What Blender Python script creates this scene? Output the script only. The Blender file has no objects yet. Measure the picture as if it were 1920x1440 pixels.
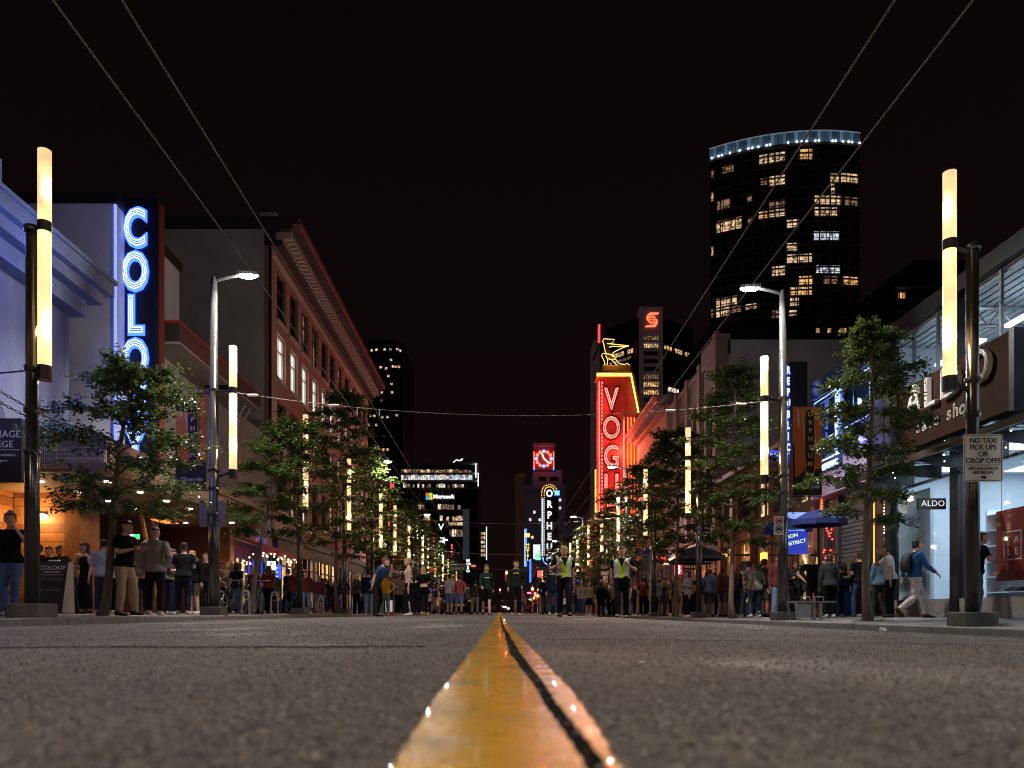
# Night on a downtown entertainment street, seen from the yellow centre line
import bpy, math, random
import numpy as np
from mathutils import Vector, Matrix
R = math.radians
rnd = random.Random(11)
sc = bpy.context.scene
col = sc.collection

# ------------------------------------------------------------------ camera, sky, exposure
F, VX, VY, H = 1400.0, 937.0, 1147.0, 0.12      # focal length and vanishing point of the surveyed photograph, eye height in metres
cam_d = bpy.data.cameras.new('camera'); cam = bpy.data.objects.new('camera', cam_d); col.objects.link(cam)
cam.location = (0, 0, H); cam.rotation_euler = (R(90), 0, 0)
cam_d.sensor_width = 36; cam_d.lens = 36 * F / 1920
cam_d.shift_x = (960 - VX) / 1920; cam_d.shift_y = (VY - 720) / 1920
cam_d.clip_start = 0.05; cam_d.clip_end = 4000
cam_d.dof.use_dof = True; cam_d.dof.focus_distance = 20; cam_d.dof.aperture_fstop = 3.8
sc.camera = cam
w = bpy.data.worlds.new('World'); sc.world = w; w.use_nodes = True
wn = w.node_tree
bg = wn.nodes['Background']; bg.inputs[1].default_value = 1.0
_tc = wn.nodes.new('ShaderNodeTexCoord'); _sx = wn.nodes.new('ShaderNodeSeparateXYZ'); _rp = wn.nodes.new('ShaderNodeValToRGB')   # city glow, fading upwards
wn.links.new(_tc.outputs['Generated'], _sx.inputs[0]); wn.links.new(_sx.outputs[2], _rp.inputs[0]); wn.links.new(_rp.outputs[0], bg.inputs[0])
_rp.color_ramp.elements[0].color = (.0062, .0029, .0027, 1); _rp.color_ramp.elements[1].position = .75; _rp.color_ramp.elements[1].color = (.0024, .0011, .0014, 1)
vs = sc.view_settings; vs.view_transform = 'Standard'; vs.look = 'None'; vs.exposure = 0.0; vs.gamma = 1
sc.render.engine = 'CYCLES'
cy = sc.cycles
cy.use_denoising = True; cy.max_bounces = 5; cy.diffuse_bounces = 2; cy.glossy_bounces = 3; cy.transmission_bounces = 4
cy.transparent_max_bounces = 8; cy.caustics_reflective = False; cy.caustics_refractive = False
cy.sample_clamp_indirect = 2.0; cy.sample_clamp_direct = 0.0; cy.blur_glossy = 0.5; cy.filter_width = 1.0

def P(px, py, Y):                                 # a surveyed point of the photograph at distance Y, in metres
    return Vector(((px - VX) * Y / F, Y, H + (VY - py) * Y / F))
def PXm(px, Y): return (px - VX) * Y / F
def PZm(py, Y): return H + (VY - py) * Y / F

# ------------------------------------------------------------------ materials
MATS = {}
def mat(name, c, rough=.6, metal=0., spec=.5, em=None, es=0., nz=None, bump=None, coat=0., trans=0., alpha=1., streak=False, ior=1.45, island=0.):
    if name in MATS: return MATS[name]
    m = bpy.data.materials.new(name); m.use_nodes = True; nt = m.node_tree; b = nt.nodes['Principled BSDF']
    b.inputs['Base Color'].default_value = (*c, 1); b.inputs['Roughness'].default_value = rough
    b.inputs['Metallic'].default_value = metal; b.inputs['Specular IOR Level'].default_value = spec
    b.inputs['Coat Weight'].default_value = coat; b.inputs['Transmission Weight'].default_value = trans; b.inputs['IOR'].default_value = ior
    b.inputs['Alpha'].default_value = alpha
    if em: b.inputs['Emission Color'].default_value = (*em, 1); b.inputs['Emission Strength'].default_value = es
    tc = nt.nodes.new('ShaderNodeTexCoord')
    def tex(scale, detail=6, vec=None):
        n = nt.nodes.new('ShaderNodeTexNoise'); n.inputs['Scale'].default_value = scale; n.inputs['Detail'].default_value = detail
        n.inputs['Roughness'].default_value = .62
        mp = nt.nodes.new('ShaderNodeMapping'); nt.links.new(tc.outputs['Object'], mp.inputs[0]); nt.links.new(mp.outputs[0], n.inputs['Vector'])
        if streak: mp.inputs['Scale'].default_value = (1, 1, .18)
        return n
    if nz or island:
        sc_, am = nz if nz else (1, 0)
        n = tex(sc_); mr = nt.nodes.new('ShaderNodeMapRange'); mr.inputs[1].default_value = .25; mr.inputs[2].default_value = .75
        mr.inputs[3].default_value = 1 - am; mr.inputs[4].default_value = 1 + am * .6
        nt.links.new(n.outputs[0], mr.inputs[0]); out = mr.outputs[0]
        if island:
            g = nt.nodes.new('ShaderNodeNewGeometry'); m2 = nt.nodes.new('ShaderNodeMapRange'); m2.inputs[3].default_value = 1 - island; m2.inputs[4].default_value = 1 + island
            nt.links.new(g.outputs['Random Per Island'], m2.inputs[0]); mu = nt.nodes.new('ShaderNodeMath'); mu.operation = 'MULTIPLY'
            nt.links.new(out, mu.inputs[0]); nt.links.new(m2.outputs[0], mu.inputs[1]); out = mu.outputs[0]
        vm = nt.nodes.new('ShaderNodeVectorMath'); vm.operation = 'SCALE'; vm.inputs[0].default_value = c
        nt.links.new(out, vm.inputs['Scale']); nt.links.new(vm.outputs[0], b.inputs['Base Color'])
        if nz:
            m3 = nt.nodes.new('ShaderNodeMapRange'); m3.inputs[3].default_value = min(1, rough + .12); m3.inputs[4].default_value = max(.03, rough - .12)
            nt.links.new(n.outputs[0], m3.inputs[0]); nt.links.new(m3.outputs[0], b.inputs['Roughness'])
    if bump:
        n = tex(bump[0], 8); bp = nt.nodes.new('ShaderNodeBump'); bp.inputs['Strength'].default_value = bump[1]; bp.inputs['Distance'].default_value = bump[2] if len(bump) > 2 else .02
        nt.links.new(n.outputs[0], bp.inputs['Height']); nt.links.new(bp.outputs[0], b.inputs['Normal'])
    MATS[name] = m
    return m
def glow(name, c, s, base=(.02, .02, .02)): return mat(name, base, .4, em=c, es=s)
def room(name, c, s, sx=3.0, sz=2.0, lo=.15):
    """a lit interior seen through a window: patches of light and dark furniture, blinds"""
    if name in MATS: return MATS[name]
    m = mat(name, (.03, .03, .03), .12, em=c, es=s); nt = m.node_tree; b = nt.nodes['Principled BSDF']
    tc = nt.nodes.new('ShaderNodeTexCoord'); mp = nt.nodes.new('ShaderNodeMapping'); mp.inputs['Scale'].default_value = (sx, sx, sz)
    nt.links.new(tc.outputs['Object'], mp.inputs[0])
    v = nt.nodes.new('ShaderNodeTexVoronoi'); v.distance = 'CHEBYCHEV'; v.inputs['Scale'].default_value = 1
    n = nt.nodes.new('ShaderNodeTexNoise'); n.inputs['Scale'].default_value = 1.7; n.inputs['Detail'].default_value = 4
    nt.links.new(mp.outputs[0], v.inputs['Vector']); nt.links.new(mp.outputs[0], n.inputs['Vector'])
    sp = nt.nodes.new('ShaderNodeSeparateColor'); nt.links.new(v.outputs['Color'], sp.inputs[0])
    a = nt.nodes.new('ShaderNodeMath'); a.operation = 'MULTIPLY'; nt.links.new(sp.outputs[0], a.inputs[0]); nt.links.new(n.outputs[0], a.inputs[1])
    mr = nt.nodes.new('ShaderNodeMapRange'); mr.inputs[1].default_value = .05; mr.inputs[2].default_value = .45; mr.inputs[3].default_value = s * lo; mr.inputs[4].default_value = s * 1.25
    nt.links.new(a.outputs[0], mr.inputs[0]); nt.links.new(mr.outputs[0], b.inputs['Emission Strength'])
    return m

# ------------------------------------------------------------------ mesh builder
class MB:
    def __init__(s): s.v = []; s.f = []; s.mi = []; s.cur = 0
    def add(s, vs, fs):
        o = len(s.v); s.v += [tuple(x) for x in vs]
        for q in fs: s.f.append(tuple(i + o for i in q)); s.mi.append(s.cur)
        return s
    def box(s, x0, x1, y0, y1, z0, z1):
        if x0 > x1: x0, x1 = x1, x0
        if y0 > y1: y0, y1 = y1, y0
        if z0 > z1: z0, z1 = z1, z0
        return s.add([(x0, y0, z0), (x1, y0, z0), (x1, y1, z0), (x0, y1, z0), (x0, y0, z1), (x1, y0, z1), (x1, y1, z1), (x0, y1, z1)],
                     [(0, 3, 2, 1), (4, 5, 6, 7), (0, 1, 5, 4), (1, 2, 6, 5), (2, 3, 7, 6), (3, 0, 4, 7)])
    def rings(s, rs, cap=True):
        n = len(rs[0]); vs = [p for r in rs for p in r]; fs = []
        for k in range(len(rs) - 1):
            for i in range(n):
                j = (i + 1) % n; fs.append((k * n + i, k * n + j, (k + 1) * n + j, (k + 1) * n + i))
        if cap: fs.append(tuple(range(n - 1, -1, -1))); fs.append(tuple((len(rs) - 1) * n + i for i in range(n)))
        return s.add(vs, fs)
    def tube(s, pts, rad, n=8, cap=True, sq=1.0):
        pts = [Vector(p) for p in pts]
        if not hasattr(rad, '__len__'): rad = [rad] * len(pts)
        rs = []; up = None
        for i, p in enumerate(pts):
            d = (pts[min(i + 1, len(pts) - 1)] - pts[max(i - 1, 0)]).normalized()
            if up is None: up = Vector((0, 0, 1)) if abs(d.z) < .9 else Vector((0, 1, 0))
            a = d.cross(up)
            if a.length < 1e-5: a = d.orthogonal()
            a.normalize(); b = a.cross(d).normalized(); up = b
            rs.append([p + (a * math.cos(2 * math.pi * k / n) + b * math.sin(2 * math.pi * k / n) * sq) * rad[i] for k in range(n)])
        return s.rings(rs, cap)
    def lathe(s, cx, cy, prof, n=16):
        rs = [[(cx + r * math.cos(2 * math.pi * k / n), cy + r * math.sin(2 * math.pi * k / n), z) for k in range(n)] for r, z in prof]
        return s.rings(rs)
    def prism(s, poly, fn0, fn1):
        return s.rings([[fn0(*p) for p in poly], [fn1(*p) for p in poly]])
    def ball(s, c, r, n=8, m=6):
        c = Vector(c); r = r if hasattr(r, '__len__') else (r, r, r); rs = []
        for i in range(m + 1):
            t = math.pi * i / m; q = max(math.sin(t), .02)
            rs.append([(c.x + r[0] * q * math.cos(2 * math.pi * k / n), c.y + r[1] * q * math.sin(2 * math.pi * k / n), c.z - r[2] * math.cos(t)) for k in range(n)])
        return s.rings(rs)
    def mesh(s, name, mats, org=(0, 0, 0), smooth=False):
        me = bpy.data.meshes.new(name); ox, oy, oz = org
        me.from_pydata([(x - ox, y - oy, z - oz) for x, y, z in s.v], [], s.f)
        if not isinstance(mats, (list, tuple)): mats = [mats]
        for m in mats: me.materials.append(m)
        if len(mats) > 1: me.polygons.foreach_set('material_index', s.mi)
        if smooth: me.polygons.foreach_set('use_smooth', [True] * len(me.polygons))
        me.update(); return me
    def build(s, name, mats, parent=None, smooth=False, local=False):
        if parent is None:                          # a one-mesh thing keeps its origin at its base
            a = np.array(s.v); org = ((a[:, 0].min() + a[:, 0].max()) / 2, (a[:, 1].min() + a[:, 1].max()) / 2, a[:, 2].min())
        else: org = (0, 0, 0) if local else ORG.get(parent.name, (0, 0, 0))
        o = bpy.data.objects.new(name, s.mesh(name, mats, org, smooth)); col.objects.link(o)
        if parent is None: o.location = org; ORG[o.name] = org
        else: o.parent = parent; ORG[o.name] = org
        return o
ORG = {}
def bevel(o, wd=.01, seg=2):
    m = o.modifiers.new('bevel', 'BEVEL'); m.width = wd; m.segments = seg; m.limit_method = 'ANGLE'; return o
def tag(o, label, cat, group=None):
    o['label'] = label; o['category'] = cat
    if group: o['group'] = group
    return o
def struct(o): o['kind'] = 'structure'; return o
def stuff(o): o['kind'] = 'stuff'; return o
def thing(name, label, cat, loc=(0, 0, 0), rz=0, group=None):
    o = bpy.data.objects.new(name, None); col.objects.link(o); o.location = loc; o.rotation_euler = (0, 0, rz); o.empty_display_size = .2
    ORG[o.name] = tuple(loc); return tag(o, label, cat, group)
def piece(name, me, parent, loc=(0, 0, 0), rot=(0, 0, 0), world=True, scale=None):
    """one more object that shares a mesh; loc in world metres (the parents above carry no rotation) or local"""
    o = bpy.data.objects.new(name, me); col.objects.link(o)
    if parent is not None:
        o.parent = parent
        if world: p = ORG.get(parent.name, (0, 0, 0)); loc = (loc[0] - p[0], loc[1] - p[1], loc[2] - p[2])
    o.location = loc; o.rotation_euler = rot
    if scale: o.scale = scale
    return o
def copy_tree(o, parent=None):
    c = o.copy(); col.objects.link(c); c.parent = parent
    ORG[c.name] = ORG.get(o.name, (0, 0, 0))
    for ch in list(o.children): copy_tree(ch, c)
    return c
def box(name, m, parent, *b, bev=0):
    o = MB().box(*b).build(name, m, parent)
    return bevel(o, bev) if bev else o
TMP = bpy.data.scenes.new('workbench')                # text and remeshed bodies are converted here, off the street
TXT = {}
def text_mesh(s, size, ext=.01, offset=0., space=1., outline=0., align='CENTER', shear=0.):
    k = (s, size, ext, offset, space, outline, align, shear)
    if k in TXT: return TXT[k]
    cu = bpy.data.curves.new('t', 'FONT'); cu.body = s; cu.size = size; cu.align_x = align; cu.align_y = 'CENTER'; cu.space_character = space; cu.shear = shear
    cu.resolution_u = 3
    if outline: cu.fill_mode = 'NONE'; cu.bevel_depth = outline; cu.bevel_resolution = 1; cu.offset = offset
    else: cu.extrude = ext; cu.offset = offset
    o = bpy.data.objects.new('t', cu); TMP.collection.objects.link(o)
    TMP.view_layers[0].update(); dg = TMP.view_layers[0].depsgraph
    me = bpy.data.meshes.new_from_object(o.evaluated_get(dg)); me.materials.clear()
    bpy.data.objects.remove(o); bpy.data.curves.remove(cu); TXT[k] = me
    return me
FRONT = (R(90), 0, 0); ON_RIGHT = (R(90), 0, R(-90)); ON_LEFT = (R(90), 0, R(90))
def text(name, s, m, parent, loc, rot=FRONT, size=.3, **kw):
    me = text_mesh(s, size, **kw).copy(); me.materials.append(m)
    return piece(name, me, parent, loc, rot)
def lamp(name, kind, parent, loc, power, c, radius=.1, rot=(0, 0, 0), spot=None, blend=.5, size=None, shape=None, size_y=None):
    l = bpy.data.lights.new(name, kind); l.energy = power; l.color = c
    if kind == 'AREA':
        l.size = size or .3
        if shape: l.shape = shape
        if size_y: l.size_y = size_y
    else: l.shadow_soft_size = radius
    if kind == 'SPOT': l.spot_size = spot or R(120); l.spot_blend = blend
    o = bpy.data.objects.new(name, l); col.objects.link(o)
    if parent is not None:
        o.parent = parent; p = ORG.get(parent.name, (0, 0, 0)); loc = (loc[0] - p[0], loc[1] - p[1], loc[2] - p[2])
    o.location = loc; o.rotation_euler = rot
    return o
# ------------------------------------------------------------------ shared materials
asph = mat('asphalt', (.108, .09, .072), .62, spec=.45)
nt = asph.node_tree; b_ = nt.nodes['Principled BSDF']; tc = nt.nodes.new('ShaderNodeTexCoord')
def _n(t, **k):
    n = nt.nodes.new(t)
    for a, v in k.items(): n.inputs[a].default_value = v
    return n
vor = _n('ShaderNodeTexVoronoi', Scale=95.0); big = _n('ShaderNodeTexNoise', Scale=.9, Detail=5.0); fine = _n('ShaderNodeTexNoise', Scale=260.0, Detail=3.0); mid = _n('ShaderNodeTexNoise', Scale=9.0, Detail=6.0, Roughness=.7)
for n in (vor, big, fine, mid): nt.links.new(tc.outputs['Object'], n.inputs['Vector'])
mr = _n('ShaderNodeMapRange'); mr.inputs[1].default_value = .3; mr.inputs[2].default_value = .7; mr.inputs[3].default_value = .86; mr.inputs[4].default_value = 1.14; nt.links.new(mid.outputs[0], mr.inputs[0])
mr2 = _n('ShaderNodeMapRange'); mr2.inputs[1].default_value = .35; mr2.inputs[2].default_value = .65; mr2.inputs[3].default_value = .62; mr2.inputs[4].default_value = 1.25; nt.links.new(big.outputs[0], mr2.inputs[0])
sp_ = _n('ShaderNodeSeparateColor'); nt.links.new(vor.outputs['Color'], sp_.inputs[0])
mr3 = _n('ShaderNodeMapRange'); mr3.inputs[3].default_value = .35; mr3.inputs[4].default_value = 1.8; nt.links.new(sp_.outputs[0], mr3.inputs[0])
m1 = _n('ShaderNodeMath'); m1.operation = 'MULTIPLY'; nt.links.new(mr.outputs[0], m1.inputs[0]); nt.links.new(mr2.outputs[0], m1.inputs[1])
m2 = _n('ShaderNodeMath'); m2.operation = 'MULTIPLY'; nt.links.new(m1.outputs[0], m2.inputs[0]); nt.links.new(mr3.outputs[0], m2.inputs[1])
vm = _n('ShaderNodeVectorMath'); vm.operation = 'SCALE'; vm.inputs[0].default_value = (.108, .09, .072); nt.links.new(m2.outputs[0], vm.inputs['Scale']); nt.links.new(vm.outputs[0], b_.inputs['Base Color'])
mr4 = _n('ShaderNodeMapRange'); mr4.inputs[1].default_value = .56; mr4.inputs[2].default_value = .7; mr4.inputs[3].default_value = .68; mr4.inputs[4].default_value = .3; nt.links.new(big.outputs[0], mr4.inputs[0]); nt.links.new(mr4.outputs[0], b_.inputs['Roughness'])
bp = _n('ShaderNodeBump', Strength=1.0, Distance=.008); bp2 = _n('ShaderNodeBump', Strength=.25, Distance=.01)
nt.links.new(vor.outputs['Distance'], bp.inputs['Height']); nt.links.new(mid.outputs[0], bp2.inputs['Height']); nt.links.new(bp2.outputs[0], bp.inputs['Normal']); nt.links.new(bp.outputs[0], b_.inputs['Normal'])

paint_y = mat('yellow_paint', (.7, .35, .012), .28, spec=.5, nz=(9, .3), bump=(30, .22, .005), coat=.12)
nt = paint_y.node_tree; b_ = nt.nodes['Principled BSDF']; tc = nt.nodes.new('ShaderNodeTexCoord')          # worn_mask: paint rubbed off the stones beneath, dirt and tyre scuffs
wn1 = _n('ShaderNodeTexNoise', Scale=130.0, Detail=6.0, Roughness=.75); wn2 = _n('ShaderNodeTexNoise', Scale=7.0, Detail=5.0); wv = _n('ShaderNodeTexVoronoi', Scale=95.0)
for n in (wn1, wn2, wv): nt.links.new(tc.outputs['Object'], n.inputs['Vector'])
wa = _n('ShaderNodeMath'); wa.operation = 'MULTIPLY_ADD'; wa.inputs[1].default_value = .7; nt.links.new(wn2.outputs[0], wa.inputs[0]); nt.links.new(wn1.outputs[0], wa.inputs[2])
wr = _n('ShaderNodeMapRange'); wr.inputs[1].default_value = .92; wr.inputs[2].default_value = 1.04; nt.links.new(wa.outputs[0], wr.inputs[0])
old = b_.inputs['Base Color'].links[0].from_socket; mx = nt.nodes.new('ShaderNodeMix'); mx.data_type = 'RGBA'; mx.inputs['B'].default_value = (.13, .1, .06, 1)
nt.links.new(wr.outputs[0], mx.inputs['Factor']); nt.links.new(old, mx.inputs['A']); nt.links.new(mx.outputs['Result'], b_.inputs['Base Color'])
bq = _n('ShaderNodeBump', Strength=.3, Distance=.003); nt.links.new(wv.outputs['Distance'], bq.inputs['Height']); nt.links.new(b_.inputs['Normal'].links[0].from_socket, bq.inputs['Normal']); nt.links.new(bq.outputs[0], b_.inputs['Normal'])
paint_w = mat('white_paint', (.6, .58, .54), .5, nz=(9, .3), bump=(60, .3))
crack_m = mat('tar_seam', (.008, .007, .006), .95, spec=.06, nz=(30, .4), bump=(40, .9))
conc = mat('sidewalk_concrete', (.2, .185, .17), .75, nz=(3, .3), bump=(70, .4, .008))
granite = mat('kerb_concrete', (.2, .19, .175), .7, nz=(6, .35), bump=(60, .4, .008))
stucco = mat('stucco', (.34, .32, .33), .85, nz=(1.3, .22), bump=(38, .5, .02))
stucco_d = mat('stucco_side_wall', (.46, .44, .45), .9, nz=(.7, .25), bump=(26, .45, .02))
darkmetal = mat('dark_metal', (.028, .027, .027), .42, metal=.6, nz=(8, .2))
blackp = mat('black_panel', (.012, .012, .014), .35, nz=(4, .2))
steel = mat('galvanised_steel', (.42, .42, .42), .38, metal=.9, nz=(9, .25))
polem = mat('lamp_post_metal', (.10, .098, .095), .2, metal=.75, spec=.6, nz=(5, .15))
wood = mat('cedar_planks', (.42, .19, .065), .5, nz=(3, .4), bump=(30, .3))
wood2 = mat('cedar_planks_dark', (.26, .105, .04), .5, nz=(3, .4), bump=(30, .3))
redm = mat('red_trim', (.42, .03, .02), .45)
glass_d = mat('dark_window_glass', (.012, .014, .018), .06, spec=.7)
soffit_m = mat('soffit_boards', (.30, .19, .11), .6, nz=(2, .2))
bulb_m = glow('bulb_warm', (1, .62, .3), 9)
white_l = glow('downlight_lens', (1, .88, .7), 12)
lit_w = room('lit_room_white', (1.0, .86, .72), 1.1, 2.2, 1.6, .35)
lit_y = room('lit_room_amber', (1.0, .56, .2), 1.0, 1.6, 1.6, .15)
lit_o = room('lit_room_warm', (1.0, .66, .36), .9, 1.8, 1.4, .12)
lit_d = room('lit_room_dim', (1.0, .6, .38), .25, 1.8, 1.4, .1)
lit_c = room('lit_room_cool', (.8, .87, 1.0), .9, 1.8, 1.4, .15)

def brick_mat(name, c1, c2, mortar, scale=1.0):
    m = mat(name, c1, .8); nt = m.node_tree; b = nt.nodes['Principled BSDF']
    tc = nt.nodes.new('ShaderNodeTexCoord'); s = nt.nodes.new('ShaderNodeSeparateXYZ'); nt.links.new(tc.outputs['Object'], s.inputs[0])
    ad = nt.nodes.new('ShaderNodeMath'); nt.links.new(s.outputs[0], ad.inputs[0]); nt.links.new(s.outputs[1], ad.inputs[1])
    c = nt.nodes.new('ShaderNodeCombineXYZ'); nt.links.new(ad.outputs[0], c.inputs[0]); nt.links.new(s.outputs[2], c.inputs[1])
    k = nt.nodes.new('ShaderNodeTexBrick'); k.inputs['Scale'].default_value = scale; k.inputs['Brick Width'].default_value = .23; k.inputs['Row Height'].default_value = .075
    k.inputs['Mortar Size'].default_value = .012; k.inputs['Color1'].default_value = (*c1, 1); k.inputs['Color2'].default_value = (*c2, 1); k.inputs['Mortar'].default_value = (*mortar, 1)
    nt.links.new(c.outputs[0], k.inputs['Vector']); nt.links.new(k.outputs['Color'], b.inputs['Base Color'])
    bp = nt.nodes.new('ShaderNodeBump'); bp.inputs['Strength'].default_value = .5; bp.inputs['Distance'].default_value = .01; bp.invert = True
    nt.links.new(k.outputs['Fac'], bp.inputs['Height']); nt.links.new(bp.outputs[0], b.inputs['Normal'])
    return m
brick = brick_mat('red_brick', (.42, .2, .165), (.34, .16, .135), (.3, .2, .175))
brick_p = brick_mat('painted_brick', (.5, .33, .29), (.44, .29, .26), (.36, .26, .23))

# ------------------------------------------------------------------ ground, road, pavements
struct(MB().box(-900, 900, -60, 1600, -.6, -.42).build('ground', mat('ground_dark', (.04, .037, .034), .9, nz=(.2, .3))))
HW = 6.4
def road_z(x): return -(.075 if x < 0 else .22) * (x / HW) ** 2
def ground_z(x):                                   # the street falls to the right: the left kerb stands higher
    if abs(x) < HW: return road_z(x)
    return .03 + (-x - HW) * .01 if x < 0 else -.1 + (x - HW) * .025
ys = [-8, -2, 0] + [.25 * k for k in range(1, 40)] + [10, 12, 14, 17, 20, 25, 30, 40, 60, 100, 200, 400, 760]
xs = [HW * (k / 28) for k in range(-28, 29)]
mb = MB(); nx = len(xs)
rr = random.Random(3)
mb.v = [(x, y, road_z(x) + (rr.uniform(-.0012, .0012) if 0 < y < 9 else 0)) for y in ys for x in xs]
for j in range(len(ys) - 1):
    for i in range(nx - 1): mb.f.append((j * nx + i, j * nx + i + 1, (j + 1) * nx + i + 1, (j + 1) * nx + i)); mb.mi.append(0)
road = struct(mb.build('road', asph, None, True))
# the double yellow line and the tar seam that winds between its two stripes
def stripe(name, m, fa, fb, dz, y0=.2, y1=260., bulge=0.0):
    mb = MB(); n = 5; rows = []; y = y0; Y = []
    while y < y1: Y.append(y); y *= 1.016
    for y in Y:
        a, b = fa(y), fb(y)
        rows.append([(a + (b - a) * k / (n - 1), y, road_z(a) + dz + bulge * (1 - (2 * k / (n - 1) - 1) ** 2)) for k in range(n)])
    mb.v = [p for r in rows for p in r]
    for j in range(len(rows) - 1):
        for i in range(n - 1): mb.f.append((j * n + i, j * n + i + 1, (j + 1) * n + i + 1, (j + 1) * n + i)); mb.mi.append(0)
    return struct(mb.build(name, m, None, True))
KY = [math.log(v) for v in (.2, .573, 1.06, 2.3, 5.1, 20, 300)]
def kf(vals): return lambda y: float(np.interp(math.log(y), KY, vals))
e_left, e_r, e_seam, e_out = kf((-.078, -.081, -.088, -.083, -.078, -.07, -.07)), kf((.064, .0614, .057, .031, .017, .0, .0)), kf((.08, .0786, .0735, .060, .039, .022, .02)), kf((.088, .0913, .106, .103, .082, .075, .075))
wob = lambda y: .0016 * math.sin(y * 5.1) + .003 * math.sin(y * 1.7 + 1) + .0012 * math.sin(y * 11.3) + .0011 * math.sin(y * 97)
_rg = random.Random(4)
ragged = lambda y: _rg.uniform(-.0022, .0022)
stripe('yellow_line', paint_y, lambda y: e_left(y) + ragged(y) * .6, lambda y: e_r(y) + wob(y), .003, bulge=.0003)
stripe('tar_seam', crack_m, lambda y: e_r(y) - .003 + wob(y), lambda y: e_seam(y) + .003 + wob(y) * .8, .0012)
stripe('yellow_line', paint_y, lambda y: e_seam(y) + wob(y) * .8, lambda y: e_out(y) + ragged(y + 3), .0035, bulge=.0003)
# a shrunken joint across the lane and darker repair strips
def patch(name, m, x0, x1, y0, y1, dz=.002, wav=.03):
    mb = MB(); n = 24
    for k in range(n + 1):
        x = x0 + (x1 - x0) * k / n
        wv = wav * (math.sin(x * 3.1) + math.sin(x * 7.7) * .4)
        mb.v += [(x, y0 + wv, road_z(x) + dz), (x, y1 + wv * 1.1, road_z(x) + dz)]
    for k in range(n): mb.f.append((2 * k, 2 * k + 2, 2 * k + 3, 2 * k + 1)); mb.mi.append(0)
    return struct(mb.build(name, m))
patch('road_joint', crack_m, -6.3, -.25, 2.52, 2.6)
patch('road_joint', crack_m, .2, 6.3, 3.15, 3.2, wav=.05)
patch('stop_line', paint_w, 2.55, 5.9, 20.1, 20.5, .003)
patch('stop_line', paint_w, 1.5, 5.9, 62, 62.4, .003)
# loose stones standing proud of the worn asphalt near the eye
g = np.random.default_rng(5); NS = 62000
yy = np.exp(g.uniform(math.log(.42), math.log(9.0), NS)); xx = g.uniform(-1, 1, NS) * np.minimum(yy * .74 + .15, 6.2)
keep = ~((xx > -.09) & (xx < .11)) | (g.random(NS) < .12); xx, yy = xx[keep], yy[keep]; NS = len(xx)
rs = g.uniform(.0012, .0032, NS) * (1 + .18 * np.minimum(yy, 6)); zz0 = np.where(xx < 0, -.075, -.22) * (xx / HW) ** 2 + .0015
oc = np.array([(1, 0, 0), (0, 1, 0), (-1, 0, 0), (0, -1, 0), (0, 0, 1)], float)
V = np.stack([xx, yy, zz0], 1)[:, None, :] + oc[None] * (rs[:, None] * g.uniform(.6, 1.3, (NS, 5)))[:, :, None] * np.array([1, 1, .62]) + g.normal(0, .25, (NS, 5, 3)) * rs[:, None, None]
ff = np.array([(0, 1, 4), (1, 2, 4), (2, 3, 4), (3, 0, 4)]); FA = (ff[None] + (np.arange(NS) * 5)[:, None, None]).reshape(-1, 3)
me = bpy.data.meshes.new('road_aggregate'); me.from_pydata(V.reshape(-1, 3).tolist(), [], FA.tolist()); me.materials.append(mat('aggregate', (.15, .125, .1), .42, spec=.5, island=.7)); me.update()
ra = bpy.data.objects.new('road_aggregate', me); col.objects.link(ra); stuff(ra)
# pavements with a real kerb; kerb stones are laid one by one as far as they can be told apart
for s, nm in ((-1, 'left'), (1, 'right')):
    mb = MB(); prof = [(HW + .18, -.4), (HW + .18, ground_z(s * (HW + .18))), (10.4, ground_z(s * 10.4)), (16.5, ground_z(s * 10.4) + .002), (16.5, -.4)]
    mb.rings([[(s * x, y, z) for x, z in prof] for y in (-8, 4, 8, 12, 16, 20, 26, 34, 50, 90, 200, 760)][::(1 if s < 0 else 1)])
    sw = struct(mb.build('sidewalk_' + nm, conc))
    me = bevel(MB().box(s * HW, s * (HW + .176), 0, 2.42, -.4, ground_z(s * 6.5) + .006).build('kerb_stone', granite, sw, local=True), .02)
    ORG[sw.name] = tuple(sw.location)
    me.location = (-sw.location.x, -6 - sw.location.y, -sw.location.z)
    for k in range(1, 34):
        o = me.copy(); col.objects.link(o); o.parent = sw; o.location.y = me.location.y + 2.44 * k
    far = struct(MB().box(s * HW, s * (HW + .176), 77, 700, -.4, ground_z(s * 6.5) + .006).build('kerb_' + nm, granite))

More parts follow.
